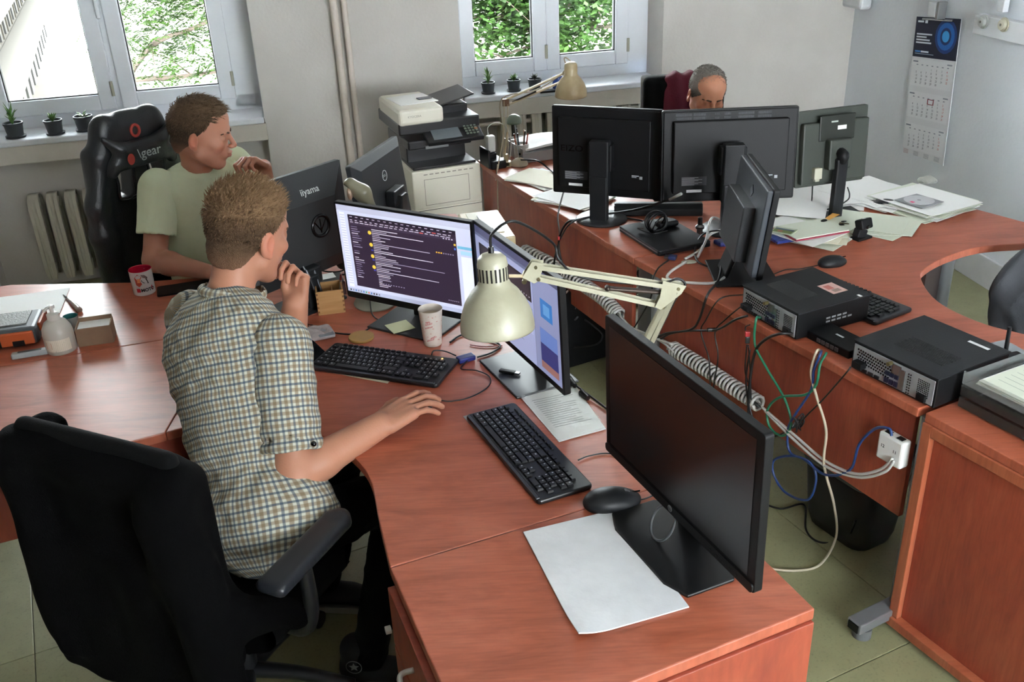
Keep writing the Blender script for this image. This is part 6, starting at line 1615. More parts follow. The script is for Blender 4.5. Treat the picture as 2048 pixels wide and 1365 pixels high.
# blue plastic bag thing and blue connector
q = V(1450, 490); t = thing('cable_tag', 'blue and white packet lying left of the edge-on monitor', 'packet', q, .4); mb().box((0, 0, .010), (.08, .05, .018), R=RY(.1)).build('wrap', pm('blue wrap', '#2b3f8c', .3, bump=(60, .6)), t, bevel=.006, world=False)
q = V(1345, 519); t = thing('video_plug', 'blue video plug on the desk edge near the laptop', 'plug', q, -.4); mb().box((0, 0, .008), (.03, .032, .014)).build('shell', pm('dark blue plug', '#2c3a66', .4), t, bevel=.003, world=False); mb().box((-.022, 0, .008), (.016, .024, .008)).build('contact', pm('steel', '#8a8d90'), t, world=False)
q = V(1378, 526); F = Field(); F.k = .01; F.ell(q + Vector((0, 0, .004)), (.030, .018, .004)); t = thing('tag', 'pale plastic cable tag on the desk edge', 'tag', q); fmesh(F, 'disc', pm('pale plastic', '#c7cbb8', .4), t, .003)

# piles of paper on the right row
rr = random.Random(21)
def pile(desc, cs, n, z0, grp, spread=.02, rot=.12, mats=(M_paper, M_paper, M_paper2, M_paper3), w=.21, h=.297, dz=.0025, rz0=0.0):
    ORD = ['lowest', 'second lowest', 'third lowest', 'fourth lowest', 'fifth lowest', 'sixth lowest', 'seventh lowest', 'eighth lowest', 'ninth lowest', 'tenth lowest']
    for k in range(n):
        c_ = Vector(cs) + Vector((rr.uniform(-spread, spread), rr.uniform(-spread, spread), 0))
        rsheet(('topmost' if k == n - 1 else ORD[k]) + ' ' + desc, c_, rz0 + rr.uniform(-rot, rot), w, h, z=z0 + k * dz, mat=mats[k % len(mats)], curl=.0035, th=.0012, group=grp, seed=k + int(c_.x * 100))


pile('sheet of the loose stack left of the leftmost rear monitor', V(1150, 405) + Vector((0, .04, 0)), 6, Z + .001, 'sheets in the stack left of the leftmost rear monitor', .02, .2, rz0=.9)
pile('sheet of the small stack near the green lamp', V(1085, 362) + Vector((0, .03, 0)), 4, Z + .001, 'sheets near the small green lamp', .02, .3, rz0=.7)
pile('white sheet of the heap behind the grey green monitor', V(1650, 400), 7, Z + .001, 'white sheets behind the grey green monitor', .07, .5, (M_paper,), rz0=1.2)
pile('large white sheet right of the grey green monitor', V(1745, 392), 7, Z + .001, 'white sheets right of the grey green monitor', .03, .35, (M_paper,), w=.297, h=.36, rz0=.6)
pile('sheet of the thick pile carrying the disc', V(1838, 412), 11, Z + .001, 'sheets of the pile under the disc', .02, .16, (M_paper2, M_paper, M_paper2), w=.30, h=.32, dz=.003, rz0=.55)
pile('greenish sheet of those under the black webcam', V(1745, 452), 4, Z + .001, 'greenish sheets under the black camera', .03, .4, (M_paper2,), rz0=1.0)
pile('sheet of the messy pile right of the edge-on monitor', V(1605, 468), 10, Z + .001, 'sheets of the messy pile right of the edge-on monitor', .035, .5, (M_paper2, M_paper, M_paper2, M_paper3), rz0=1.1)
pile('white sheet of the heap behind the edge-on monitor', V(1575, 412), 5, Z + .001, 'white sheets behind the edge-on monitor', .04, .3, (M_paper,), rz0=1.3)
q = V(1560, 428); rsheet('white sheet lying across the messy pile beside the edge-on monitor', q + Vector((.03, -.02, 0)), 1.2, z=Z + .030, curl=.006)
q = V(1620, 475); t = thing('folder', 'thin red edged folder on the messy pile', 'folder', q, math.radians(18)); mb().box((0, 0, .030), (.24, .16, .004)).build('cover', pm('crimson card', '#a8324a', .5), t, bevel=.001, world=False); mb().box((.004, .006, .0335), (.235, .155, .003)).build('pages', M_paper2, t, world=False)
q = V(1565, 485); t = thing('folder', 'blue plastic folder sticking out under the messy pile', 'folder', q, .3); mb().box((0, 0, .018), (.10, .08, .012)).build('cover', pm('blue wrap', '#2b3f8c'), t, bevel=.003, world=False)
q = V(1568, 462, Z + .038); t = thing('photo_card', 'small framed landscape card on the messy pile', 'card', q, math.radians(-38)); mb().box((0, 0, .0), (.085, .065, .004)).build('frame', pm('pale green frame', '#b9c2a8', .5), t, world=False)
mb().rect((0, 0, .0022), (1, 0, 0), (0, 1, 0), -.037, -.027, .037, .027, '#6b7a4a').rect((0, 0, .0024), (1, 0, 0), (0, 1, 0), -.037, .002, .037, .024, '#5b6672').rect((0, 0, .0026), (1, 0, 0), (0, 1, 0), -.02, -.022, .0, -.006, '#a06a5a').rect((0, 0, .0026), (1, 0, 0), (0, 1, 0), -.037, .018, .037, .027, '#b9bfa8').build('picture', M_print, t, world=False)
q = V(1662, 436, Z + .03); t = thing('envelope', 'orange envelope flap with a black key fob on the messy pile', 'envelope', q, .5); mb().add([(-.05, -.02, 0), (.05, .0, .004), (.04, .03, .004), (-.04, 0, .002)], [(0, 1, 2, 3)]).build('paper', pm('orange paper', '#d9a04a', .6), t, world=False)
mb().ell((-.06, -.02, .006), (.016, .009, .006)).build('key_fob', M_blk, t, world=False, smooth=True)
# disc on the pile
q = V(1838, 402, Z + .040); t = thing('disc', 'white compact disc in a square sleeve on top of the thick pile', 'disc', q, .5); mb().box((0, 0, 0), (.135, .135, .002)).build('sleeve', pm('grey sleeve', '#9a9c9e', .5), t, world=False); mb().lathe([(.058, .002), (.060, .0028), (.060, .0034), (.02, .0036), (.008, .0036)], 40).build('disc', pm('white disc', '#e4e4e8', .25), t, world=False, smooth=40)
mb().lathe([(.008, .0037), (.001, .0038)], 16).build('hub', pm('grey hub', '#77797c', .4), t, world=False); mb().rect((-.05, -.01, .0038), (1, 0, 0), (0, 1, 0), 0, 0, .016, .018, '#d03a6a').build('sticker', M_print, t, world=False)
q = V(1852, 383); F = Field(); F.k = .012
for k in range(8): F.ell(q + Vector((rr.uniform(-.03, .03), rr.uniform(-.02, .02), .05 + rr.uniform(-.006, .01))), (.016, .014, .010))
t = thing('tissue', 'crumpled grey tissue behind the pile with the disc', 'tissue', q); fmesh(F, 'paper', pm('grey tissue', '#a9aaa2', .8, bump=(80, .6)), t, .005)
# webcam
q = V(1722, 478); t = thing('webcam', 'black square webcam on a hinged clip on the right desk', 'camera', q, .5)
mb().box((0, 0, .006), (.075, .045, .010)).build('clip_foot', M_blk, t, bevel=.003, world=False); mb().box((-.01, 0, .026), (.05, .03, .035), R=RY(.3)).build('hinge', M_blk2, t, bevel=.005, world=False)
mb().box((0, -.004, .062), (.060, .036, .040), R=RX(-.35)).build('body', M_blk, t, bevel=.006, world=False); mb().prism([(-.006, -.005), (.006, -.005), (.006, .003), (0, .008), (-.006, .003)], 0, .001, R=RX(-.35), o=(0, -.002, .083)).build('emblem', pm('white print', '#e6e6e6', .5), t, world=False)
mb().cyl((0, -.024, .056), (0, -.028, .054), .009, n=16).build('lens', M_gloss, t, world=False)
q = V(1700, 462); t = thing('key_ring', 'small bunch of brass and black keys left of the webcam', 'keys', q + Vector((0, 0, 0)))
for k in range(5): a = q + Vector((0, 0, .008 + .006 * k)); MB().box(a + Vector((-.02, .006 * k, 0)), (.045, .012, .004), RZ(.5 * k - 1) @ RY(.25)).build('key', pm('brass key', '#8e8260', .35, .8) if k % 2 else M_blk, t, bevel=.001)
# pen cup, letter tray, wall adapter, extension block on the rear desk
q = V(1045, 335); q.y += .12; t = thing('pen_cup', 'white printed pen cup on the rear desk behind the green lamp', 'cup', q); mb().lathe([(.036, 0), (.038, .09), (.036, .09), (.033, .01), (.001, .01)], 28).build('cup', pm('white ceramic', '#d8d6d2', .3), t, smooth=40, world=False)
mb().box((0, -.038, .045), (.04, .002, .012)).build('print', M_blk, t, world=False)
for k, (c_, lab) in enumerate((('#c8402e', 'red handled scissors in the white pen cup'), ('#d9b79a', 'pale pencil in the white pen cup'), ('#23252a', 'black pen in the white pen cup'), ('#b85a3a', 'orange red pen in the white pen cup'), ('#3a4450', 'dark blue pen in the white pen cup'), ('#101114', 'black marker in the white pen cup'))):
    a = q + Vector((math.cos(k) * .015, math.sin(k) * .015, .012)); d = Vector((math.cos(k * 1.1) * .16, math.sin(k * 1.1) * .16, 1)).normalized(); o = MB().cyl(a, a + d * (.13 + .01 * (k % 3)), .004, .0035, n=8).build('pencil', pm('pen ' + c_, c_, .4), smooth=40); tag(o, lab, 'pen')
q = V(1090, 318); q.y += .10; t = thing('letter_tray', 'grey white letter tray with papers on the rear desk', 'tray', q, .35)
mb().box((0, 0, .006), (.34, .26, .006)).box((-.168, 0, .04), (.004, .26, .07)).box((.168, 0, .04), (.004, .26, .07)).box((0, .128, .04), (.34, .004, .07)).box((0, -.128, .03), (.34, .004, .05)).build('tray', pm('grey tray plastic', '#a9a9aa', .4), t, bevel=.001, world=False)
rsheet('white sheets heaped in the letter tray', q + Vector((0, 0, 0)), .35, .29, .22, z=Z + .055, curl=.03, th=.012)
q = V(988, 335); t = thing('extension_block', 'black extension block with plugs at the corner of the rear desk', 'extension', q + Vector((0, .03, 0)), .4); mb().box((0, 0, .02), (.08, .14, .04)).box((-.01, .02, .052), (.05, .06, .03)).build('block', M_blk, t, bevel=.006, world=False); mb().box((-.045, 0, .05), (.012, .12, .09)).build('bracket', M_blk2, t, bevel=.003, world=False)
o = MB().box(q + Vector((-.012, .05, .1085)), (.042, .04, .080), RZ(.4)).build('adapter', pm('white charger', '#d6d5d0', .4), bevel=.006); tag(o, 'white plug-in charger standing on the black extension block', 'charger')
cable('cable', 'thin white cord rising from the white charger', [q + Vector(v) for v in ((-.02, .05, .15), (-.02, .05, .19), (.02, .06, .21), (.07, .08, .18), (.09, .09, .10), (.08, .08, .012))], .0025, M_cabw)
cable('cable', 'thick white cord looped on the papers near the green lamp', [V(1120, 345, Z + .02), V(1180, 318, Z + .04), V(1190, 300, Z + .04), V(1150, 318, Z + .03), V(1105, 345, Z + .015)], .004, M_cabw)
cable('cable', 'black twin leads running over the papers by the green lamp', [V(1040, 320, Z + .03), V(1075, 322, Z + .06), V(1100, 340, Z + .02), V(1125, 357, Z + .02), V(1145, 358, Z + .02)], .004, M_cab)

# acrylic trays with papers at the right edge
p0, p1 = V(1915, 815), V(2048, 885); e = (p1 - p0).normalized(); rz = math.atan2(e.y, e.x); n_ = Vector((-e.y, e.x, 0)); W_ = .36; Dd = .25; c = p0 + e * (W_ / 2) + n_ * (Dd / 2)
t = thing('letter_tray', 'smoky clear acrylic letter trays stacked at the right edge', 'tray', c, rz); M_acr = pm('smoky acrylic', '#4a4844', .08, alpha=.55); M_acr2 = pm('clear acrylic', '#aab0ae', .05, alpha=.25)
for k in range(3):
    z0 = .006 + k * .034; mt_ = M_acr if k < 2 else M_acr2; u_ = mb().box((0, 0, z0), (W_, Dd, .003))
    u_.box((-W_ / 2, 0, z0 + .014), (.003, Dd, .028)).box((0, -Dd / 2, z0 + .012 + (.0 if k < 2 else .006)), (W_, .003, .026 + (.0 if k < 2 else .012))).box((0, Dd / 2, z0 + .014 + (.0 if k < 2 else .01)), (W_, .003, .028 + (0 if k < 2 else .02))); u_.build('tray', mt_, t, bevel=.0008, world=False)
for k in range(7): rsheet(('lowest', 'second lowest', 'third lowest', 'middle', 'third highest', 'second highest', 'topmost')[k] + ' sheet of the stack in the top acrylic tray', c + Vector((rr.uniform(-.004, .004), rr.uniform(-.004, .004), 0)), rz + rr.uniform(-.02, .02), .30, .21, z=Z + .0765 + k * .0022, mat=(M_paper2, M_paper)[k % 2], curl=.0012, th=.0014, group='sheets in the top acrylic tray')
s = MB(); cc_ = c - Vector(RZ(rz) @ Vector((.12, .06, 0)))
o = MB()
for i in range(6): o.rect(c + Vector((0, 0, .0975)), RZ(rz) @ Vector((1, 0, 0)), RZ(rz) @ Vector((0, 1, 0)), -.12, -.07 + i * .024, .05 + .04 * (i % 3), -.069 + i * .024 + .001, '#8f9a90')
o = o.build('form', M_print, None); o['kind'] = 'thing'; tag(o, 'faint ruled print on the top sheet in the acrylic tray', 'print')

# cream box with a slot standing behind the chat monitor
q = Vector((-.085, 3.62, 0)); t = thing('cream_cabinet', 'cream cased unit with a black slot on top behind the two lit monitors', 'case', q, .2); mb().box((0, 0, .40), (.17, .34, .80)).build('case', M_ccream, t, bevel=.006, world=False); mb().box((0, .02, .8015), (.11, .26, .003)).build('top_plate', pm('pale cream plate', '#b5aa8c', .5), t, world=False); mb().box((.0, .02, .804), (.034, .17, .004)).build('slot', M_cab, t, world=False)

# waste bin with liner
q = V(1740, 1088, 0) ; q = Vector((1.13, 2.62, 0)); t = thing('waste_bin', 'black waste bin with a dark liner under the right desk', 'bin', q, math.radians(-62))
def ring(w_, d_, z_, r_): return [Vector((x, y, z_)) for x, y in rrect(w_, d_, r_, 4)]
MB_ = mb(); MB_.rings([ring(.24, .17, .0, .05), ring(.26, .19, .04, .05), ring(.31, .24, .33, .06)], cap=False); MB_.add(ring(.24, .17, 0.001, .05), [tuple(range(20))]); MB_.build('shell', pm('black bin plastic', '#1a1b1e', .45), t, smooth=50, world=False, solid=.003)
mb().rings([ring(.315, .245, .26, .06), ring(.335, .262, .33, .06), ring(.32, .25, .355, .06), ring(.27, .20, .28, .05), ring(.25, .18, .20, .05)], cap=False).build('liner', pm('dark liner film', '#565c5f', .2, bump=(30, .9)), t, smooth=True, world=False)

# outlet block on the modesty panel
dq = nR * .012
pq_a, pq_b = Vector(B_) + nR * .02, Vector(C_) + nR * .02
q = Vector(atv(1787, 898, Vector(B_) + nR * .0, Vector(C_) + nR * .0)); rz = math.atan2(dR.y, dR.x)
t = thing('network_outlet', 'white network outlet box on the end of the red desk panel', 'outlet', q, rz); M_ob = pm('white outlet plastic', '#d9dad8', .35)
sy = 1 if (RZ(rz) @ Vector((0, 1, 0))).dot(nR) > 0 else -1
mb().box((0, 0, 0), (.085, .036, .085)).build('case', M_ob, t, bevel=.006, world=False); mb().box((.02, 0, .043), (.02, .016, .003)).box((-.022, 0, .043), (.018, .016, .003)).build('port', M_blk, t, world=False)
mb().text('12', .014, (-.030, -.0186 * sy, .0), (1, 0, 0), (0, 0, 1), bold=.02).text('11', .014, (.012, -.0186 * sy, .0), (1, 0, 0), (0, 0, 1), bold=.02).build('numbers', M_blk, t, world=False)

# ================================================================= cables of the right row
fa_, fb_ = Vector(B_) - nR * .025, Vector(C_) - nR * .025
def H(px, py): return Vector(atv(px, py, fa_, fb_))


M_spir = pm('white spiral wrap', '#d4d4d0', .4); M_green = pm('green cable sheath', '#1f7a5a', .4); M_greeno = pm('olive green cable sheath', '#3a6b45', .4); M_blue = pm('blue cable sheath', '#1f3f78', .4); M_crm = pm('cream cable sheath', '#cfc5ac', .4)


def spiral(label, P, r, turns):
    P = crom(P, 10); t = thing('cable_sleeve', label, 'cable sleeve', P[0]); n = turns * 10; pts = []; up = Vector((0, 0, 1))
    for i in range(n + 1):
        f = i / n * (len(P) - 1); j = min(int(f), len(P) - 2); c_ = P[j].lerp(P[j + 1], f - j); d = (P[j + 1] - P[j]).normalized(); s1 = d.cross(up).normalized(); s2 = s1.cross(d)
        a = 2 * math.pi * i / 10; pts.append(c_ + s1 * math.cos(a) * r + s2 * math.sin(a) * r)
    MB().tube(pts, .0058, 6, smooth=False).build('spiral_wrap', M_spir, t, smooth=True)
    for k in range(3): a = k * 2.1; o_ = Vector((0, .4 * r * math.cos(a), .4 * r * math.sin(a))); MB().tube([q + o_ for q in P[::3] + [P[-1]]], .0055, 7, 2).build('inner_cable', (M_cab, M_cabw, pm('grey cable sheath', '#6d6f70', .4))[k], t, smooth=True)
    return t


sp_a, sp_b = Vector(B_) + nR * .0, Vector(C_) + nR * .0
def H2(px, py): return Vector(atv(px, py, sp_a, sp_b))


spiral('long white spiral cable sleeve along the bottom of the near red desk panel', [H2(1346, 697), H2(1400, 730), H2(1460, 770), H2(1518, 808)], .024, 26)
aa_, ab_ = Vector(A_) - nA * .0, Vector(B_) - nA * .0
def H3(px, py): return Vector(atv(px, py, aa_, ab_))


spiral('white spiral cable sleeve under the rear red desk panel behind the lamp arm', [H3(1130, 545), H3(1170, 572), H3(1210, 600), H3(1240, 632)], .026, 22)
spiral('grey white spiral cable sleeve behind the lamp cord near the cream unit', [H3(1050, 500), H3(1075, 512), H3(1100, 525), H3(1122, 545)], .022, 12)
cable('cable', 'white twin cable hanging from the near sleeve up to the white outlet box', [H(1524, 815), H(1590, 872), H(1650, 922), H(1710, 948), H(1760, 940), H(1785, 918)], .0045, M_cabw)
cable('cable', 'lower white cable running from the near sleeve to the white outlet box', [H(1530, 822), H(1590, 882), H(1650, 932), H(1715, 955), H(1768, 945), H(1788, 922)], .0045, M_cabw)
cable('cable', 'white cables joining the two spiral sleeves past the silver legs', [H3(1240, 632), H(1262, 655), H(1300, 672), H(1345, 690)], .006, M_cabw)
cable('cable', 'white cable running from the lamp arm to the near sleeve', [H3(1236, 628), H(1275, 665), H(1320, 682), H(1348, 705)], .004, M_cabw)
cable('cable', 'cream network cable hanging in a long loop to the floor from the network switch', [V(1638, 700, Z + .012), H(1632, 706), H(1622, 745), H(1632, 790), H(1652, 860), H(1648, 930), V(1668, 1010, .25) , V(1672, 1075, .06), V(1640, 1130, .008), V(1590, 1142, .006), V(1540, 1138, .006)], .0042, M_crm)
cable('cable', 'blue network cable curling from the switch up to the white outlet box', [V(1643, 702, Z + .012), H(1640, 710), H(1628, 740), H(1622, 780), H(1590, 830), H(1576, 860), H(1580, 905), H(1620, 925), H(1632, 960), H(1615, 1000), H(1570, 985), H(1546, 945), H(1552, 918), H(1600, 915), H(1650, 950), H(1700, 940), H(1718, 890), H(1750, 858), H(1778, 858), H(1783, 872)], .0042, M_blue)
cable('cable', 'green network cable looping from the upper slim computer to the switch', [V(1520, 635, Z + .02), H(1512, 640), H(1510, 690), H(1535, 740), H(1570, 800), H(1582, 850), H(1565, 872), H(1540, 855), H(1535, 820), H(1560, 795), H(1610, 790), H(1632, 770), H(1640, 730), V(1653, 706, Z + .012)], .0042, M_green)
cable('cable', 'thin dark cable crossing the red panel from the perforated computer', [V(1700, 735, Z + .02), H(1696, 742), H(1650, 795), H(1620, 825), H(1596, 848), H(1560, 870), H(1530, 880), H(1520, 905)], .0025, M_cab)
s = [H(1596, 848) + Vector((rr.uniform(-.02, .02), rr.uniform(-.01, .01), rr.uniform(-.03, .03))) for _ in range(16)]
cable('cable_knot', 'small tangled knot of black cable on the red panel', s, .0028, M_cab)
cable('cable', 'black power cable with a white band hanging from the upper slim computer', [V(1585, 668, Z + .02), H(1560, 668), H(1530, 680), H(1510, 705), H(1500, 760), H(1497, 820), H(1500, 850)], .0048, M_cab)
cable('cable', 'black cable behind the power cable at the near sleeve end', [H(1500, 700), H(1492, 760), H(1498, 810), H(1510, 850)], .003, M_cab)
t = thing('cable_pair', 'pair of thin black cables with red plugs hanging on the red panel', 'cable', H(1495, 670)); MB().tube([H(1500, 650), H(1491, 655), H(1493, 672)], .0025, 6).tube([H(1494, 690), H(1490, 740), H(1496, 765)], .0025, 6).tube([H(1497, 690), H(1500, 740), H(1502, 800)], .0025, 6).build('cord', M_cab, t, smooth=True)
MB().box(H(1495, 668), (.016, .012, .018)).build('red_plug', pm('red plug', '#c22f35', .4), t, bevel=.002); MB().box(H(1495, 680), (.014, .012, .024)).build('black_plug', M_cab, t, bevel=.002)
cable('cable', 'black cable running from the upper slim computer along the desk edge to a junction', [V(1495, 632, Z + .02), H(1470, 640), H(1445, 655), H(1425, 661), H(1380, 662), H(1340, 668), H(1320, 680)], .004, M_cab)
tag(MB().box(H(1424, 660), (.035, .012, .012)).build('ferrite_bead', M_cab, bevel=.003), 'black ferrite bead on the cable in front of the red panel', 'bead')
cable('cable', 'black cable dropping from the edge-on monitor in front of the near panel', [V(1445, 515, Z + .02), V(1437, 560, Z + .02), H(1415, 590), H(1398, 640), H(1380, 660), H(1330, 668), H(1310, 680)], .0045, M_cab)
cable('cable', 'thin black wire hanging across the near red panel to the spiral sleeve', [V(1485, 590, Z + .01), H(1440, 598), H(1412, 640), H(1402, 665), H(1418, 720), H(1420, 780)], .0025, M_cab)
cable('cable', 'second thin black wire hanging beside the bead on the near panel', [H(1484, 612), H(1450, 640), H(1430, 665), H(1436, 715), H(1425, 785)], .0025, M_cab)
cable('cable', 'thick white cable looping round the foot of the edge-on monitor', [V(1372, 524, Z + .01), V(1340, 545, Z + .008), V(1340, 560, Z + .006), V(1400, 567, Z + .006), V(1440, 562, Z + .006), V(1462, 535, Z + .03), V(1478, 505, Z + .10), V(1484, 490, Z + .15)], .0052, M_cabw)
cable('cable', 'white cable bent in a triangle beside the laptop', [V(1395, 515, Z + .006), V(1412, 480, Z + .03), V(1420, 442, Z + .05), V(1432, 436, Z + .05), V(1452, 450, Z + .04), V(1448, 458, Z + .03), V(1420, 470, Z + .02), V(1400, 500, Z + .01), V(1370, 518, Z + .008)], .005, M_cabw)
cable('cable', 'black loop of cable left of the edge-on monitor', [V(1478, 478, Z + .08), V(1440, 462, Z + .05), V(1405, 470, Z + .03), V(1390, 500, Z + .01), V(1398, 525, Z + .008), V(1440, 535, Z + .008), V(1470, 500, Z + .06)], .0035, M_cab)
cable('cable', 'short black lead from the blue video plug over the desk edge', [V(1338, 520, Z + .01), V(1318, 535, Z + .006), H(1308, 552), H(1305, 565), H(1300, 600), H(1266, 660)], .003, M_cab)
# long black cable from the wide monitor over the rear desk to the red tie
T1 = V(1119, 470, .66)
ta, tb = Vector(A_) - nA * .03, Vector(B_) - nA * .03
def H4(px, py): return Vector(atv(px, py, ta, tb))


cable('cable', 'long black cable sweeping from the wide rear monitor over the desk to the red tie', [V(1365, 388, Z + .20), V(1330, 402, Z + .12), V(1270, 420, Z + .05), V(1200, 430, Z + .02), V(1155, 440, Z + .012), H4(1135, 445), H4(1120, 470), H4(1118, 500), H4(1125, 530)], .005, M_cab)
cable('cable', 'black cable lying along the rear desk under the long sweeping one', [V(1300, 445, Z + .006), V(1240, 435, Z + .006), V(1170, 437, Z + .006), V(1140, 448, Z + .006), H4(1122, 475), H4(1112, 505), H4(1108, 530)], .0038, M_cab)
cable('cable', 'grey cable falling from the leftmost rear monitor to the red tie', [V(1134, 350, Z + .14), V(1128, 380, Z + .08), H4(1116, 430), H4(1119, 470), H4(1114, 520)], .0035, pm('grey cable sheath', '#6d6f70', .4))
tag(MB().box(H4(1119, 476), (.016, .016, .018)).build('cable_tie', pm('red plug', '#c22f35'), bevel=.003), 'small red tie holding the rear cables together', 'tie')
cable('cable', 'thin white end of the long sweeping cable under the wide monitor', [V(1362, 388, Z + .205), V(1340, 399, Z + .14)], .0062, M_cabw)
cable('cable', 'black cord with an adapter plug hanging below the grey green monitor', [V(1625, 372, Z + .12), V(1624, 395, Z + .03), V(1622, 415, Z + .012)], .003, M_cab)
cable('cable', 'black cable hooked round the stand of the grey green monitor', [V(1695, 375, Z + .07), V(1699, 390, Z + .05), V(1693, 402, Z + .04), V(1660, 418, Z + .03), V(1600, 422, Z + .03)], .003, M_cab)
cable('cable', 'thin black mouse cord beside the edge-on monitor', [V(1640, 530, Z + .004), V(1600, 538, Z + .004), V(1570, 540, Z + .004), V(1535, 555, Z + .004)], .002, M_cab)
cable('cable', 'black cable crossing the floor below the near panel', [V(1510, 1000, .004), V(1560, 1018, .004), V(1608, 1010, .004), V(1612, 1060, .004), V(1640, 1085, .004), V(1690, 1080, .004), V(1712, 1040, .2)], .0035, M_cab)
cable('cable', 'thin cream cord hanging from the rear lamp clamp', [H4(995, 330) , V(990, 380, .60), V(988, 430, .45), V(990, 470, .3)], .003, M_crm)
cable('cable', 'second cream cord hanging below the rear lamp clamp', [V(1008, 350, .72), V(1008, 390, .6), V(1012, 430, .45), V(1006, 480, .2)], .003, M_crm)
for k, (pts, lab) in enumerate(((((1128, 590), (1150, 570), (1170, 572), (1175, 590)), 'white cable bundle rising beside the tower under the desk'), (((1150, 575), (1152, 610), (1140, 650), (1160, 668)), 'grey cable hanging behind the edgewise monitor'), (((1170, 640), (1190, 655), (1205, 672), (1190, 690), (1140, 695), (1120, 690)), 'black cable looping on the floor beside the tower'), (((1165, 600), (1185, 625), (1200, 640), (1215, 660), (1220, 700)), 'thin black cable from the tower to the floor'), (((1150, 640), (1175, 620), (1195, 650), (1185, 600)), 'tangled grey cable at the back of the tower'))):
    zs = [.45, .42, .35, .2, .05, .01]; cable('cable', lab, [V(x, y, (.40 if k < 2 else .25) * (1 - i / len(pts)) + .02) for i, (x, y) in enumerate(pts)], .004 if k != 3 else .0028, (M_cabw, pm('grey cable sheath', '#6d6f70', .4), M_cab, M_cab, pm('grey cable sheath', '#6d6f70', .4))[k])

# cables on the central desk
cable('cable', 'thin black mouse cord curling from the hand to the blue hub', [hand_at + Vector((.045, .03, .012)), V(900, 803, Z + .003), V(940, 795, Z + .003), V(975, 775, Z + .003), V(980, 755, Z + .003), V(955, 742, Z + .003), V(922, 738, Z + .003), V(935, 722, Z + .008)], .0018, M_cab)
cable('cable', 'black keyboard cord winding from below the chat monitor past the coaster', [V(620, 655, Z + .004), V(660, 665, Z + .003), V(715, 668, Z + .003), V(750, 650, Z + .003), V(800, 625, Z + .003), V(830, 610, Z + .003)], .0025, M_cab)
cable('cable', 'black cord hanging from the chat monitor to the desk', [V(740, 600, Z + .04), V(745, 630, Z + .01), V(765, 642, Z + .003), V(800, 640, Z + .003), V(850, 620, Z + .003)], .0022, M_cab)
cable('cable', 'black cord arching over the paper cup side to the hub', [V(863, 712, Z + .006), V(868, 702, Z + .02), V(890, 703, Z + .015), V(912, 712, Z + .008)], .0022, M_cab)
cable('cable', 'black cable knot under the white lamp shade', [V(900, 685, Z + .004), V(925, 670, Z + .004), V(960, 675, Z + .004), V(1000, 690, Z + .004), V(985, 705, Z + .004), V(955, 715, Z + .004)], .003, M_cab)
cable('cable', 'pink red thin cable under the white lamp shade', [V(940, 690, Z + .003), V(970, 694, Z + .003), V(1005, 692, Z + .003)], .002, pm('pink cable', '#b06a66', .5))
cable('cable', 'thin black cord between the lower keyboard and the foreground monitor', [V(1156, 921, Z + .004), V(1180, 912, Z + .003), V(1222, 908, Z + .003), V(1270, 930, Z + .003)], .0018, M_cab)
cable('cable', 'black cord from the large mouse to the foreground monitor base', [V(1270, 1000, Z + .006), V(1290, 998, Z + .003), V(1320, 985, Z + .003)], .0018, M_cab)
t = thing('power_cord', 'black power cord with plugs along the edge of the central desk', 'cable', V(1150, 772)); MB().tube([V(1130, 745, Z + .01), V(1145, 765, Z + .008), V(1170, 785, Z + .008), V(1210, 815, Z + .006), V(1250, 850, Z + .004)], .003, 8).build('cord', M_cab, t, smooth=True)
for a, b in ((V(1137, 757, Z + .012), V(1150, 772, Z + .010)), (V(1163, 785, Z + .010), V(1176, 797, Z + .010))): MB().cyl(a, b, .010, .007, n=10).build('plug', M_cab, t, smooth=40)
# ================================================================= people
def skin_mat():
    mt = vcm('skin', .5, spec=.35, bump=(260, .06)); b = mt.node_tree.nodes['Principled BSDF']
    b.inputs['Subsurface Weight'].default_value = .12; b.inputs['Subsurface Radius'].default_value = (.012, .005, .003); b.inputs['Subsurface Scale'].default_value = 1.0
    return mt


M_skin = skin_mat()


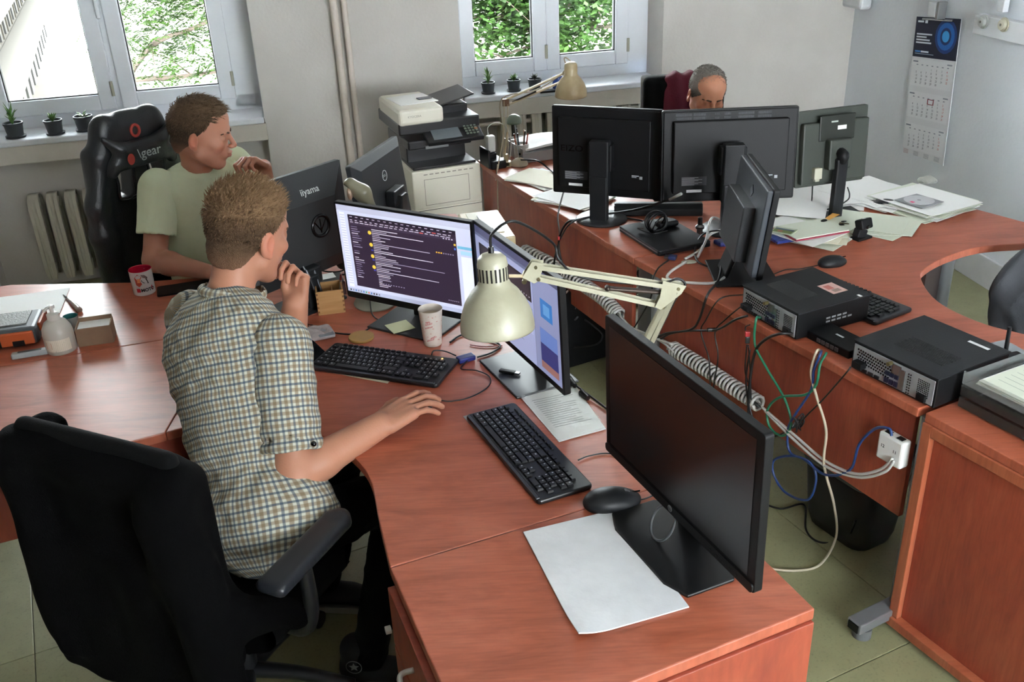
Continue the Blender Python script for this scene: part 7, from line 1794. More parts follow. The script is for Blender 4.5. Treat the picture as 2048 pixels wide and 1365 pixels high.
def head(F, M, nose=1.0, jaw=1.0):
    F.frame(M); F.k = .022
    F.ell((0, -.012, .030), (.076, .097, .086)); F.ell((0, .026, -.030), (.060 * jaw, .062, .078))
    for s in (-1, 1):
        F.cap((s * .050 * jaw, .0, -.058), (s * .018, .058, -.100), .017, .014, k=.03); F.ell((s * .040, .062, -.022), (.022, .020, .018), k=.02)
    F.ell((0, .062, -.098), (.022, .020, .016), k=.02)
    F.cap((-.032, .080, .022), (.032, .080, .022), .011, k=.02)
    F.ell((0, .030, .060), (.062, .060, .050), k=.02)
    F.ell((0, .078, -.056), (.030, .020, .024), k=.015)
    F.cap((0, .092, .010), (0, .112 * nose, -.026), .0065, .0095, k=.012)
    for s in (-1, 1):
        F.ell((s * .0105, .103, -.031), (.0072, .010, .0065), k=.006); F.ell((s * .031, .098, .002), (.017, .015, .011), k=.012, sub=True)
    for s in (-1, 1):
        F.ell((s * .031, .0745, .001), (.0150, .0140, .0138), k=.004, cut=[((0, 0, .0068), (0, -.25, -1))]); F.ell((s * .031, .0745, .001), (.0146, .0136, .0134), k=.004, cut=[((0, 0, -.0055), (0, .0, 1))])
    F.ell((0, .0975, -.0535), (.021, .0085, .0058), k=.005); F.ell((0, .0960, -.0640), (.018, .0085, .0062), k=.005)
    F.box((0, .108, -.0588), (.022, .006, .0012), .0008, k=.003, sub=True)
    for s in (-1, 1):
        R = np.array(RZ(s * -.35) @ RX(-.12)).T
        F.ell((s * .079, -.012, -.008), (.0075, .018, .031), R=np.linalg.inv(R), k=.006); F.ell((s * .0855, -.006, -.004), (.0055, .0105, .019), R=np.linalg.inv(R), k=.004, sub=True); F.ell((s * .081, -.004, -.034), (.005, .008, .009), k=.006)
    F.frame(None)


def hand(F, M, s, curls, thumb, spread=1.0):
    """wrist at the origin, +y to the finger tips, +z back of the hand, s = side of the thumb"""
    F.frame(M); F.k = .010
    F.ell((0, .012, 0), (.029, .030, .019)); F.box((0, .046, -.001), (.039, .042, .0125), .011)
    X = [.0295 * s, .0100 * s, -.0100 * s, -.0280 * s]; Ln = [(.044, .025, .021), (.049, .029, .022), (.045, .027, .021), (.034, .020, .018)]; Y = [.086, .089, .085, .077]
    for i in range(4):
        F.k = .007; F.cap((X[i] * .7, .03, .003), (X[i], Y[i], .002), .0105, .0098)
        p = np.array([X[i], Y[i], .001]); a = 0.0; sp = (X[i] / .03) * .12 * spread; r = .0088 if i < 3 else .0076
        for j in range(3):
            a += math.radians(curls[i][j]); d = np.array([math.sin(sp) * math.cos(a), math.cos(sp) * math.cos(a), -math.sin(a)]); q = p + d * Ln[i][j]
            F.k = .0025; F.cap(p, q, r, r * .93); r *= .93; p = q
    F.k = .008; P = [np.array((s * .018, .016, -.006))] + [np.array((s * t[0], t[1], t[2])) for t in thumb]
    for j, (ra, rb) in enumerate(((.0135, .0115), (.0105, .0095), (.0095, .0082))): F.k = .010 if j == 0 else .004; F.cap(P[j], P[j + 1], ra, rb)
    F.frame(None)


def face_cols(Mh, base, lip, brow=None, ruddy=(.62, .25, .18)):
    Mi = np.array(Mh.inverted()); base = np.array(lin(base)); lip = np.array(lin(lip)); rd = np.array(ruddy) * base / base[1] * .55
    def f(v):
        q = v @ Mi[:3, :3].T + Mi[:3, 3]; c = np.tile(base, (len(v), 1))
        def g(ctr, r): return np.exp(-(((q - np.array(ctr)) / np.array(r)) ** 2).sum(1))[:, None]
        for s in (-1, 1):
            c = c + (np.array(lin('#b4614c')) - c) * g((s * .045, .07, -.028), (.02, .03, .018)) * .35; c = c + (np.array(lin('#b35f4a')) - c) * g((s * .084, -.01, -.008), (.014, .024, .034)) * .55
            c = c + (np.array(lin('#7d4e3c')) - c) * g((s * .031, .09, .004), (.016, .02, .009)) * .35
        c = c + (np.array(lin('#b4614c')) - c) * g((0, .115, -.028), (.012, .016, .014)) * .4
        c = c + (lip - c) * np.clip(g((0, .105, -.059), (.019, .012, .0085)) * 1.3, 0, 1) * .8
        return c
    return f


def to_w(M, p): return M @ Vector(p)


def eyes(M, parent, iris, brow, closed=False, bh=.0, bt=.0040):
    for s in (-1, 1):
        e = MB().ell(to_w(M, (s * .031, .0740, .001)), (.0125,) * 3, n=16, m_=12).build('eye', pm('eye white', '#a09a94', .3), parent, smooth=True)
        c = to_w(M, (s * .031, .0743, .0012)); R = M.to_3x3() @ Matrix(((1, 0, 0), (0, 0, -1), (0, 1, 0)))
        MB().lathe([(.0056, .0112), (.0055, .0118), (.004, .0122), (.0005, .0125)], 16, c=to_w(M, (s * .031, .0743, -.0005)), R=M.to_3x3() @ RX(-math.pi / 2)).build('iris', pm('iris ' + iris, iris, .1), e, smooth=True)
        q = [to_w(M, (s * (.014 + .036 * t), .0945 - .020 * t * t, .0165 + bh + .006 * math.sin(math.pi * (t * .8 + .1)))) for t in [k / 6 for k in range(7)]]
        MB().tube(q, lambda t: bt * (1 - .55 * t), 8, 3).build('eyebrow', pm('brow ' + brow, brow, .8, bump=(200, .8)), parent, smooth=True)


def hair(M, parent, name, c1, c2, cset, lenf, comb, n=5200, top_up=.6, thick=.0016, cuts=None, rad=(.0805, .1015, .0905), seed=3, cap_k=None):
    """hair cap over the skull and short strands standing on it"""
    F = Field(); F.frame(M); cuts = cuts or [((0, .060, .076), (0, .75, -.66)), ((0, -.06, -.066), (0, .62, -.78))]; F.k = .01; F.ell((0, -.048, -.030), (.062, .055, .060), k=.012, cut=cuts)
    F.ell((0, -.012, .033), rad, k=.012, cut=cuts)
    if cap_k: cap_k(F)
    Mi = np.array(M.inverted())
    F.warp = lambda P: .0012 * np.sin(P[:, 0] * 260 + np.sin(P[:, 2] * 90) * 2) * np.sin(P[:, 2] * 210 + P[:, 1] * 160)
    C1, C2 = np.array(lin(c1)), np.array(lin(c2))
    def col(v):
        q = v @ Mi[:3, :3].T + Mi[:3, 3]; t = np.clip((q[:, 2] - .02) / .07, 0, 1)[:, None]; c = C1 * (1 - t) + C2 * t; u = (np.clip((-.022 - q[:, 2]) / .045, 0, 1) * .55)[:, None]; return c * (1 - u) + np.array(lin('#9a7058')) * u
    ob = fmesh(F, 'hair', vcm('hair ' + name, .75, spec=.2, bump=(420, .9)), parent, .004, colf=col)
    rr = np.random.default_rng(seed); s = MB(); k = 0; c0 = np.array((0, -.012, .033)); rd = np.array(rad)
    while k < n:
        d = rr.normal(size=3); d /= np.linalg.norm(d); p = c0 + d * rd
        if any((p - np.array(o)) @ np.array(nn) > -.002 for o, nn in cuts): continue
        k += 1; nrm = d / rd; nrm /= np.linalg.norm(nrm); L_ = lenf(p) * rr.uniform(.6, 1.25); cb = np.array(comb(p)); dr = nrm * top_up + cb + rr.normal(size=3) * .28; dr /= np.linalg.norm(dr)
        sd = np.cross(dr, nrm + rr.normal(size=3) * .3); sd /= np.linalg.norm(sd) + 1e-9; w_ = thick * rr.uniform(.6, 1.2)
        p = p - nrm * .003; mid = p + dr * L_ * .55 + nrm * L_ * .12; tip = p + dr * L_ + cb * L_ * .35 - nrm * L_ * .05
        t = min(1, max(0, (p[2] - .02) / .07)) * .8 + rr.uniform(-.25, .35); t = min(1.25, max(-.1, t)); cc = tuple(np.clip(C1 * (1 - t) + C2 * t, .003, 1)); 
        vs = [M @ Vector(x) for x in (p - sd * w_, p + sd * w_, mid + sd * w_ * .8, mid - sd * w_ * .8, tip)]; s.v += [tuple(x) for x in vs]; o = len(s.v) - 5
        s.f += [[o, o + 1, o + 2, o + 3], [o + 3, o + 2, o + 4]]; s.c += [cc, cc]
    me_o = s_build_lin(s, 'strands', vcm('hair ' + name), ob, parent); me_o['kind'] = 'stuff'
    return ob


def s_build_lin(s, name, mat, parent, grand):
    inv = W_INV[grand.name]['_inv']; me = bpy.data.meshes.new(name); me.from_pydata([tuple(inv @ Vector(p)) for p in s.v], [], s.f)
    a = me.color_attributes.new('Col', 'FLOAT_COLOR', 'CORNER'); k = []
    for q, c in zip(s.f, s.c): k += [*c, 1.0] * len(q)
    a.data.foreach_set('color', k); me.update(); me.materials.append(mat); o = bpy.data.objects.new(name, me); COL.objects.link(o); o.parent = parent; return o


def tframe(neck, pelvis, right):
    z = (Vector(neck) - Vector(pelvis)).normalized(); x = Vector(right).normalized(); x = (x - z * x.dot(z)).normalized(); y = z.cross(x); M = Matrix.Identity(4)
    for i in range(3): M[i][0] = x[i]; M[i][1] = y[i]; M[i][2] = z[i]; M[i][3] = pelvis[i]
    return M, (Vector(neck) - Vector(pelvis)).length


def armuv(a, b, r=.080):
    a, b = Vector(a), Vector(b); d = (b - a).normalized(); s1 = d.cross(Vector((0.2, 1, .1))).normalized(); s2 = d.cross(s1)
    A, D, S1, S2 = (np.array(x) for x in (a, d, s1, s2))
    def f(v):
        q = v - A; return np.stack([np.arctan2(q @ S1, q @ S2) * r, q @ D, np.zeros(len(v))], 1)
    return f


def torsouv(M, r=.15):
    Mi = np.array(M.inverted())
    def f(v):
        q = v @ Mi[:3, :3].T + Mi[:3, 3]; return np.stack([np.arctan2(q[:, 0], -q[:, 1] - .02) * r, q[:, 2], np.zeros(len(v))], 1)
    return f


def folds(seed, amp=.003, f=52):
    rr = np.random.default_rng(seed); W = [(rr.normal(size=3) * f, rr.uniform(0, 6), rr.normal(size=3) * f * .4) for _ in range(5)]
    def g(P):
        d = 0
        for w_, ph, w2 in W: d = d + np.abs(np.sin(P @ w_.astype(np.float32) * .5 + ph + 1.6 * np.sin(P @ w2.astype(np.float32))))
        return ((d / 5 - .6) * amp * 3.6).astype(np.float32)
    return g


def plaid():
    mt = bpy.data.materials.new('blue brown checked cotton'); mt.use_nodes = True; nt = mt.node_tree; b = nt.nodes['Principled BSDF']; L = nt.links.new
    a = nt.nodes.new('ShaderNodeAttribute'); a.attribute_name = 'cloth'; n = nt.nodes.new('ShaderNodeTexNoise'); n.inputs['Scale'].default_value = 9; L(a.outputs['Vector'], n.inputs[0])
    vm = nt.nodes.new('ShaderNodeVectorMath'); vm.operation = 'MULTIPLY_ADD'; vm.inputs[1].default_value = (.010, .010, 0); L(n.outputs['Color'], vm.inputs[0]); L(a.outputs['Vector'], vm.inputs[2])
    sp = nt.nodes.new('ShaderNodeSeparateXYZ'); L(vm.outputs[0], sp.inputs[0])
    def mth(op, x, y=None, z=None):
        q = nt.nodes.new('ShaderNodeMath'); q.operation = op
        for i, k in enumerate((x, y, z)):
            if k is None: continue
            if isinstance(k, (int, float)): q.inputs[i].default_value = k
            else: L(k, q.inputs[i])
        return q.outputs[0]
    def band(src, P, c, w_):
        f = mth('FRACT', mth('DIVIDE', src, P)); d = mth('ABSOLUTE', mth('SUBTRACT', f, c)); r = nt.nodes.new('ShaderNodeMapRange'); r.interpolation_type = 'SMOOTHSTEP'
        r.inputs[1].default_value = w_ * .6; r.inputs[2].default_value = w_ * 1.25; r.inputs[3].default_value = 1; r.inputs[4].default_value = 0; L(d, r.inputs[0]); return r.outputs[0]
    col = None
    def mix(fac, k, A, Bc):
        m_ = nt.nodes.new('ShaderNodeMix'); m_.data_type = 'RGBA'; L(mth('MULTIPLY', fac, k), m_.inputs[0])
        if isinstance(A, tuple): m_.inputs[6].default_value = A
        else: L(A, m_.inputs[6])
        m_.inputs[7].default_value = Bc; return m_.outputs[2]
    P = .028; bl = (*lin('#12344f'), 1); br = (*lin('#665032'), 1); cr = (*lin('#b3b2a3'), 1)
    c = mix(band(sp.outputs[0], P, .75, .17), .62, cr, br); c = mix(band(sp.outputs[1], P, .75, .17), .55, c, br)
    c = mix(band(sp.outputs[0], P, .25, .11), .62, c, bl); c = mix(band(sp.outputs[1], P, .25, .11), .70, c, bl)
    L(c, b.inputs['Base Color']); b.inputs['Roughness'].default_value = .85; b.inputs['Specular IOR Level'].default_value = .15
    n2 = nt.nodes.new('ShaderNodeTexNoise'); n2.inputs['Scale'].default_value = 45; n2.inputs['Detail'].default_value = 5; tc = nt.nodes.new('ShaderNodeTexCoord'); L(tc.outputs['Object'], n2.inputs[0])
    bp = nt.nodes.new('ShaderNodeBump'); bp.inputs['Strength'].default_value = .5; bp.inputs['Distance'].default_value = .006; L(n2.outputs[0], bp.inputs['Height']); L(bp.outputs[0], b.inputs['Normal']); return mt


def person(label, loc, Mh, neck, pelvis, RS, LS, RE, LE, RWr, LWr, Rhand, Lhand, skin, lipc, fcol, shirt_mat, sleeve=.75, wr_amp=.003, seed=1, vox=.0042, jaw=1.0, sleeve_r=.066, collar=False, chest=(.172, .112, .20), belly=(.155, .125, .16), arm_r=(.046, .040, .041, .027), knees=None, feet=None, uvr=.15, cuff=False, shx=0.0, hip=(.168, .135, .14, .05)):
    t = thing('person', label, 'person', loc)
    vR = (Vector(RS) - Vector(LS)); MT, H = tframe(neck, pelvis, vR); hw = vR.length / 2
    F = Field(); head(F, Mh, jaw=jaw); F.k = .03
    hb = to_w(Mh, (0, -.030, -.035)); F.cap(hb, Vector(neck), .056, .058, k=.025); F.cap(Vector(neck), to_w(MT, (0, .01, H - .10)), .060, .06)
    for S, E, W_ in ((RS, RE, RWr), (LS, LE, LWr)):
        S, E, W_ = Vector(S), Vector(E), Vector(W_); F.k = .03; F.cap(Vector(neck) - Vector((0, 0, .045)), S, .042, .046); F.cap(S, E, arm_r[0] * .94, arm_r[1]); m_ = E.lerp(W_, .3); F.k = .02; F.cap(E, m_, arm_r[1] * .98, arm_r[2]); F.cap(m_, W_, arm_r[2], arm_r[3])
    F.frame(MT).ell((shx, .01, H - .17), (chest[0] - .055, chest[1] - .055, .12), k=.03).frame(None)
    hand(F, *Rhand); hand(F, *Lhand)
    fmesh(F, 'body', M_skin, t, vox, rel=1, colf=fcol)
    S = Field(); S.k = .05; S.frame(MT)
    S.ell((shx, .0, H - .15), chest); S.ell((shx * .7, .015, H * .45), belly); S.ell((0, .01, hip[3]), hip[:3]); S.ell((shx, -.03, H - .10), (chest[0] * .9, .09, .10)); S.frame(None)
    for q in (RS, LS): q = Vector(q); S.cap(Vector(neck) - Vector((0, 0, .035)), q + Vector((0, 0, .004)), .058, .062, k=.04)
    S.cap(Vector(neck), to_w(Mh, (0, -.03, -.06)), .052, .050, k=.004, sub=True)
    S.warp = folds(seed, wr_amp)
    fmesh(S, 'shirt', shirt_mat, t, .007, rel=1, uvf=torsouv(MT, uvr))
    for i, (Sq, E) in enumerate(((RS, RE), (LS, LE))):
        Sq, E = Vector(Sq), Vector(E); e_ = Sq.lerp(E, sleeve); d = (e_ - Sq).normalized(); G = Field(); G.k = .02
        G.cap(Sq - d * .02, e_ + d * .03, sleeve_r, sleeve_r * .97, cut=[(tuple(e_), tuple(d))]); G.cap(Sq.lerp(e_, .90), e_ + d * .04, sleeve_r - .013, sleeve_r - .013, k=.002, sub=True)
        if cuff: G.k = .004; G.cap(e_ - d * .018, e_ + d * .02, sleeve_r + .0035, sleeve_r + .0035, cut=[(tuple(e_), tuple(d)), (tuple(e_ - d * .026), tuple(-d))]); G.cap(e_ - d * .028, e_ + d * .05, sleeve_r - .017, sleeve_r - .017, k=.002, sub=True)
        G.warp = folds(seed + 5 + i, wr_amp * .6); fmesh(G, 'sleeve', shirt_mat, t, .006, rel=1, uvf=armuv(Sq, E))
    return t, MT, H


# ---- the man in the checked shirt
Mh1 = M4((-.678, 2.366, 1.240), ('Z', -34), ('X', -14), ('Y', 3)) @ Matrix.Scale(1.11, 4)
e1w = Vector((-.356, 2.136, .780)); hand_c = [(8, 22, 12), (10, 26, 14), (12, 26, 14), (14, 24, 12)]
HR = M4(e1w, ('Z', -50), ('X', 9), ('Y', 4)) @ Matrix.Scale(1.16, 4)
wl = Vector((-.600, 2.435, 1.005)); HL = M4(wl, ('Z', -18), ('X', 68), ('Y', 175))
pos1 = (-.66, 1.98, 0)
fc1 = face_cols(Mh1, '#a9765e', '#a65f50')
man1, MT1, H1 = person('man in a blue and brown checked shirt seen from behind, chin in hand', pos1, Mh1, (-.735, 2.285, 1.080), (-.650, 1.975, .585), (-.585, 2.145, 1.000), (-.845, 2.365, .995), (-.560, 1.985, .735), (-.665, 2.500, .790), tuple(e1w), tuple(wl),
    (HR, -1, hand_c, [(.046, .040, -.012), (.060, .066, -.014), (.064, .090, -.016)]),
    (HL, 1, [(55, 75, 40), (58, 78, 40), (62, 78, 40), (66, 78, 40)], [(.030, .045, -.012), (.028, .075, -.018), (.022, .10, -.022)]),
    '#a9765e', '#a65f50', fc1, plaid(), sleeve=.80, wr_amp=.0048, seed=11, sleeve_r=.081, cuff=True, shx=-.035, chest=(.198, .138, .215), belly=(.185, .150, .20), arm_r=(.052, .050, .048, .035), hip=(.205, .165, .16, .03), uvr=.155, vox=.0036)
eyes(Mh1, man1, '#5a6a78', '#6a4a34')
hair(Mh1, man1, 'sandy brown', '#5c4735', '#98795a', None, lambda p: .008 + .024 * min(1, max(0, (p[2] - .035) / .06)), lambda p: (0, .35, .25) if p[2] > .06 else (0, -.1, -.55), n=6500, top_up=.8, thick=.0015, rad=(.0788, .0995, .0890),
     cap_k=lambda F: F.ell((0, .0, .080), (.062, .074, .040), k=.05, cut=[((0, .060, .076), (0, .75, -.66))]))
# collar band and fold
Mc = M4((-.722, 2.292, 1.10), ('Z', -36), ('X', -16))
G = Field(); G.frame(Mc); G.k = .006
G.ell((0, -.004, .012), (.086, .090, .034), k=.004); G.ell((0, .0, .018), (.076, .078, .10), k=.003, sub=True)
G.warp = folds(40, .002); fmesh(G, 'collar', bpy.data.materials['blue brown checked cotton'], man1, .0045, rel=1, uvf=torsouv(Mc, .07))
bn = Vector((-.565, 2.015, .812)); bq = MB().ell(bn + Vector((.070, -.038, .02)), (.007, .007, .007)); bq.build('cuff_button', M_gloss, man1, smooth=True)
M_tr = pm('black trouser cloth', '#050608', .9, bump=(120, .3), spec=.12)
def legs(t, hipR, hipL, kR, kL, fR, fL, mat, shoe_dir, shoe_mat, laces=True, seed=3):
    F = Field(); F.k = .04; mid = (Vector(hipR) + Vector(hipL)) / 2; F.ell(mid, (.17, .15, .12))
    for h_, k_, f_ in ((hipR, kR, fR), (hipL, kL, fL)): F.cap(h_, k_, .088, .066); F.cap(k_, Vector(f_) + Vector((0, 0, .10)), .060, .050)
    F.warp = folds(seed, .004); fmesh(F, 'trousers', mat, t, .009, rel=1)
    for f_ in (fR, fL):
        f_ = Vector(f_); d = Vector((shoe_dir[0], shoe_dir[1], 0)).normalized(); G = Field(); G.k = .025
        G.cap(f_ + Vector((0, 0, .05)) - d * .05, f_ + Vector((0, 0, .045)) + d * .08, .040, .036, cut=[(tuple(f_ + Vector((0, 0, .018))), (0, 0, -1))]); G.cap(f_ + Vector((0, 0, .06)) - d * .04, f_ + Vector((0, 0, .12)) - d * .04, .042, .044); G.ell(f_ + d * .13 + Vector((0, 0, .035)), (.042, .042, .028), cut=[(tuple(f_ + Vector((0, 0, .018))), (0, 0, -1))])
        sh = fmesh(G, 'shoe', shoe_mat, t, .006); q = MB(); R = RZ(math.atan2(d.y, d.x)); q.prism(rrect(.29, .094, .045, 6), 0.001, .024, R=R, o=f_ + d * .045); q.build('sole', pm('dirty white rubber', '#9a978a', .6), sh, bevel=.003, world=True) if False else None
        M_ = t; qb = q.build('sole', pm('dirty white rubber', '#9a978a', .6), t, bevel=.003)
        tc = MB().ell(f_ + d * .165 + Vector((0, 0, .028)), (.030, .038, .020), RZ(math.atan2(d.y, d.x))); tc.build('toe_cap', pm('dirty white rubber', '#9a978a'), t, smooth=True)
        sd = Vector((d.y, -d.x, 0)); o = f_ + sd * .0435 - d * .035 + Vector((0, 0, .095)); pts = []
        for k in range(10): a = math.pi / 2 + k * math.pi / 5; r_ = .016 if k % 2 == 0 else .007; pts.append(o + d * math.cos(a) * r_ + Vector((0, 0, math.sin(a) * r_)) + sd * .004)
        MB().add(pts, [tuple(range(10))]).tube([o + d * math.cos(a) * .022 + Vector((0, 0, math.sin(a) * .022)) + sd * .004 for a in [k * math.pi / 8 for k in range(16)]], .0012, 5, 2, closed=True).build('star_patch', pm('grey white patch', '#8f9290', .6), t)


legs(man1, (-.585, 1.98, .56), (-.76, 2.05, .56), (-.335, 2.20, .53), (-.52, 2.45, .53), (-.44, 2.02, 0), (-.62, 2.35, 0), M_tr, (.9, -.1), pm('navy black canvas', '#14161c', .8))

# ---- the man in the pale green t-shirt
Mh2 = M4((-1.122, 3.535, 1.235), ('Z', -86), ('X', -11), ('Y', 2)) @ Matrix.Scale(1.07, 4)
M_tee = pm('pale green jersey', '#dbe5c0', .85, bump=(500, .1), var=('#e0e8c8', 4, .5))
w2r = Vector((-1.120, 3.285, .782)); w2l = Vector((-.942, 3.655, 1.065))
HR2 = M4(w2r, ('Z', -88), ('X', -4)); HL2 = M4(w2l, ('Z', 146), ('X', 34), ('Y', 10))
fc2 = face_cols(Mh2, '#a87660', '#a65a50')
man2, MT2, H2_ = person('young man in a pale green t-shirt sitting in profile on the gaming chair', (-1.25, 3.72, 0), Mh2, (-1.180, 3.605, 1.075), (-1.25, 3.71, .58), (-1.315, 3.50, 1.025), (-1.085, 3.775, 1.03), (-1.345, 3.405, .79), (-.975, 3.745, .795), tuple(w2r), tuple(w2l),
    (HR2, 1, [(20, 30, 20)] * 4, [(.044, .045, -.01), (.058, .07, -.012), (.06, .09, -.014)]),
    (HL2, 1, [(50, 80, 45), (55, 80, 45), (60, 82, 45), (62, 82, 45)], [(.040, .040, -.012), (.046, .070, -.016), (.038, .095, -.020)]),
    '#a87660', '#a65a50', fc2, M_tee, sleeve=.62, wr_amp=.0030, seed=23, sleeve_r=.074, vox=.0033, jaw=1.04, chest=(.185, .125, .20), belly=(.175, .145, .18), arm_r=(.052, .045, .044, .030))
eyes(Mh2, man2, '#4a5a66', '#5a4030')
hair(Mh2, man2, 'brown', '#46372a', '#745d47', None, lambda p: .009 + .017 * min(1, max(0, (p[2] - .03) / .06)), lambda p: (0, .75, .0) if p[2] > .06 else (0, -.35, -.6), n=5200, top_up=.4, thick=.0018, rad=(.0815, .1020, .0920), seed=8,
     cap_k=lambda F: F.ell((0, .022, .088), (.056, .062, .030), k=.02, cut=[((0, .070, .070), (0, .8, -.6))]))
legs(man2, (-1.27, 3.62, .55), (-1.17, 3.78, .55), (-.98, 3.48, .52), (-.88, 3.70, .52), (-.95, 3.45, 0), (-.82, 3.68, 0), pm('dark blue jeans', '#1f2735', .85), (.8, -.3), pm('navy black canvas', '#14161c'))
# neck ribbing of the t-shirt
Mc2 = M4((-1.172, 3.607, 1.062), ('Z', -100), ('X', -24))
MB().tube([to_w(Mc2, (math.cos(a) * .073, math.sin(a) * .078 + .004, .004 - .010 * math.sin(a))) for a in [k * math.pi / 12 for k in range(24)]], .006, 8, 2, closed=True).build('neck_rib', M_tee, man2, smooth=True)

# ---- the grey-haired man behind the rear monitors
Mh3 = M4((.930, 4.335, 1.125), ('Z', -172), ('X', -20), ('Y', -4))
fc3 = face_cols(Mh3, '#bd8468', '#9a5a4a')
HH = M4((.75, 4.05, .79), ('Z', 175)); HH2 = M4((1.12, 4.05, .79), ('Z', 185))
man3, MT3, H3_ = person('grey-haired man looking down behind the wide rear monitor', (.95, 4.55, 0), Mh3, (.965, 4.45, .985), (.98, 4.60, .52), (.78, 4.47, .92), (1.15, 4.45, .92), (.70, 4.30, .74), (1.22, 4.28, .74), (.75, 4.05, .79), (1.12, 4.05, .79),
    (HH, 1, [(20, 30, 20)] * 4, [(.044, .045, -.01), (.058, .07, -.012), (.06, .09, -.014)]), (HH2, -1, [(20, 30, 20)] * 4, [(.044, .045, -.01), (.058, .07, -.012), (.06, .09, -.014)]),
    '#bd8468', '#9a5a4a', fc3, pm('cream striped shirt', '#c9c2ae', .8), sleeve=.7, seed=31, vox=.0048)
eyes(Mh3, man3, '#4a4440', '#6a5648')
hair(Mh3, man3, 'grey', '#6a635b', '#99928a', None, lambda p: .012 if p[2] > .08 else .007, lambda p: (0, .45, .1) if p[2] > .06 else (0, -.3, -.6), n=4200, top_up=.5, thick=.0018, rad=(.0800, .1010, .0895), seed=12, cuts=[((0, .078, .060), (0, .85, -.5)), ((0, -.06, -.066), (0, .62, -.78))])
legs(man3, (.88, 4.58, .50), (1.08, 4.58, .50), (.84, 4.20, .48), (1.10, 4.20, .48), (.84, 4.2, 0), (1.10, 4.2, 0), M_tr, (0, -1), pm('navy black canvas', '#14161c'))


# ================================================================= chairs
M_chf = pm('black chair fabric', '#08090a', .9, bump=(400, .2), spec=.15); M_chp = pm('black chair plastic', '#202226', .4); M_leather = pm('black leatherette', '#202326', .33, bump=(180, .12))


def swivel(t, z_seat, base_mat=M_chp, r=.30, rz0=.3):
    mb().cyl((0, 0, .10), (0, 0, z_seat - .05), .028, n=16).build('gas_lift', M_chp, t, smooth=40, world=False)
    for k in range(5):
        a = rz0 + k * 2 * math.pi / 5; d = Vector((math.cos(a), math.sin(a), 0))
        leg = mb().tube([Vector((0, 0, .10)), d * r * .5 + Vector((0, 0, .095)), d * r + Vector((0, 0, .065))], lambda q: .024 - .008 * q, 8, 4).build('leg', base_mat, t, smooth=True, world=False)
        s = mb(); p = d * r; sd = Vector((-d.y, d.x, 0)); s.cyl(p - sd * .022 + Vector((0, 0, .027)), p - sd * .004 + Vector((0, 0, .027)), .027, n=16); s.cyl(p + sd * .004 + Vector((0, 0, .027)), p + sd * .022 + Vector((0, 0, .027)), .027, n=16); s.cyl(p + Vector((0, 0, .03)), p + Vector((0, 0, .065)), .008, n=8)
        s.build('caster', M_chp, leg, smooth=40, world=False)


def FT(t): F = Field(); F.frame(W_INV[t.name]['M']); return F


def torsow(t, pts): return [W_INV[t.name]['M'] @ Vector(p) for p in pts]


# front office chair with a dark jacket over its back
t = thing('office_chair', 'black office chair under the man in the checked shirt, dark jacket over its back', 'chair', (-.775, 1.985, 0), math.radians(-25))
F = FT(t); F.k = .03; F.box((.03, .02, .455), (.25, .24, .045), .04); fmesh(F, 'seat', M_chf, t, .010)
F = FT(t); F.k = .03; F.box((0, -.265, .80), (.225, .022, .24), .022, R=np.array(RX(.10))); F.ell((0, -.22, .62), (.20, .03, .10)); fmesh(F, 'backrest', M_chf, t, .009)
mb().box((0, -.26, .52), (.07, .03, .30), R=RX(.1)).box((0, -.14, .405), (.08, .28, .03)).build('back_bracket', M_chp, t, bevel=.006, world=False)
swivel(t, .46)
for sx in (-1, 1):
    x = .345 if sx > 0 else -.33
    F = FT(t); F.k = .02; F.box((x, -.085, .672), (.040, .145, .017), .016); F.cap((x, .055, .672), (x + .0, .062, .668), .024); ar = fmesh(F, 'armrest', pm('satin black armrest', '#25282e', .33), t, .006)
    mb().tube([(x, -.10, .655), (x, -.10, .50), (x * .8, -.08, .41), (x * .3, -.05, .40)], .018, 8, 5).build('arm_support', M_chp, t, smooth=True, world=False)
jt = thing('jacket', 'dark jacket draped over the back of the office chair in the left foreground', 'jacket', (-.775, 1.985, 0), math.radians(-25))
F = FT(jt); F.k = .05
F.box((0, -.290, .80), (.250, .040, .205), .038, R=np.array(RX(.10))); F.cap((-.235, -.30, .985), (.225, -.30, .960), .030); F.box((.02, -.315, .56), (.27, .034, .22), .03); F.box((.20, -.27, .70), (.035, .06, .28), .03); F.box((-.20, -.27, .72), (.035, .06, .26), .03)
F.cap((-.20, -.33, .93), (-.17, -.36, .45), .045, .035); F.cap((.20, -.33, .90), (.27, -.34, .42), .05, .045); F.cap((.27, -.25, .60), (.30, -.12, .50), .05, .04)
F.cap((-.18, -.25, .995), (.15, -.25, .975), .028)
F.box((.0, -.205, .74), (.155, .055, .30), .03, k=.01, sub=True)
F.warp = lambda P: (.006 * np.sin(P[:, 0] * 38 + 1.5 * np.sin(P[:, 2] * 9)) * np.clip((1.0 - P[:, 2]) * 2, .1, 1) + .004 * np.sin(P[:, 1] * 60 + P[:, 2] * 12)).astype(np.float32)
fmesh(F, 'cloth', pm('black jacket cloth', '#040405', .95, bump=(300, .25), spec=.08), jt, .008)

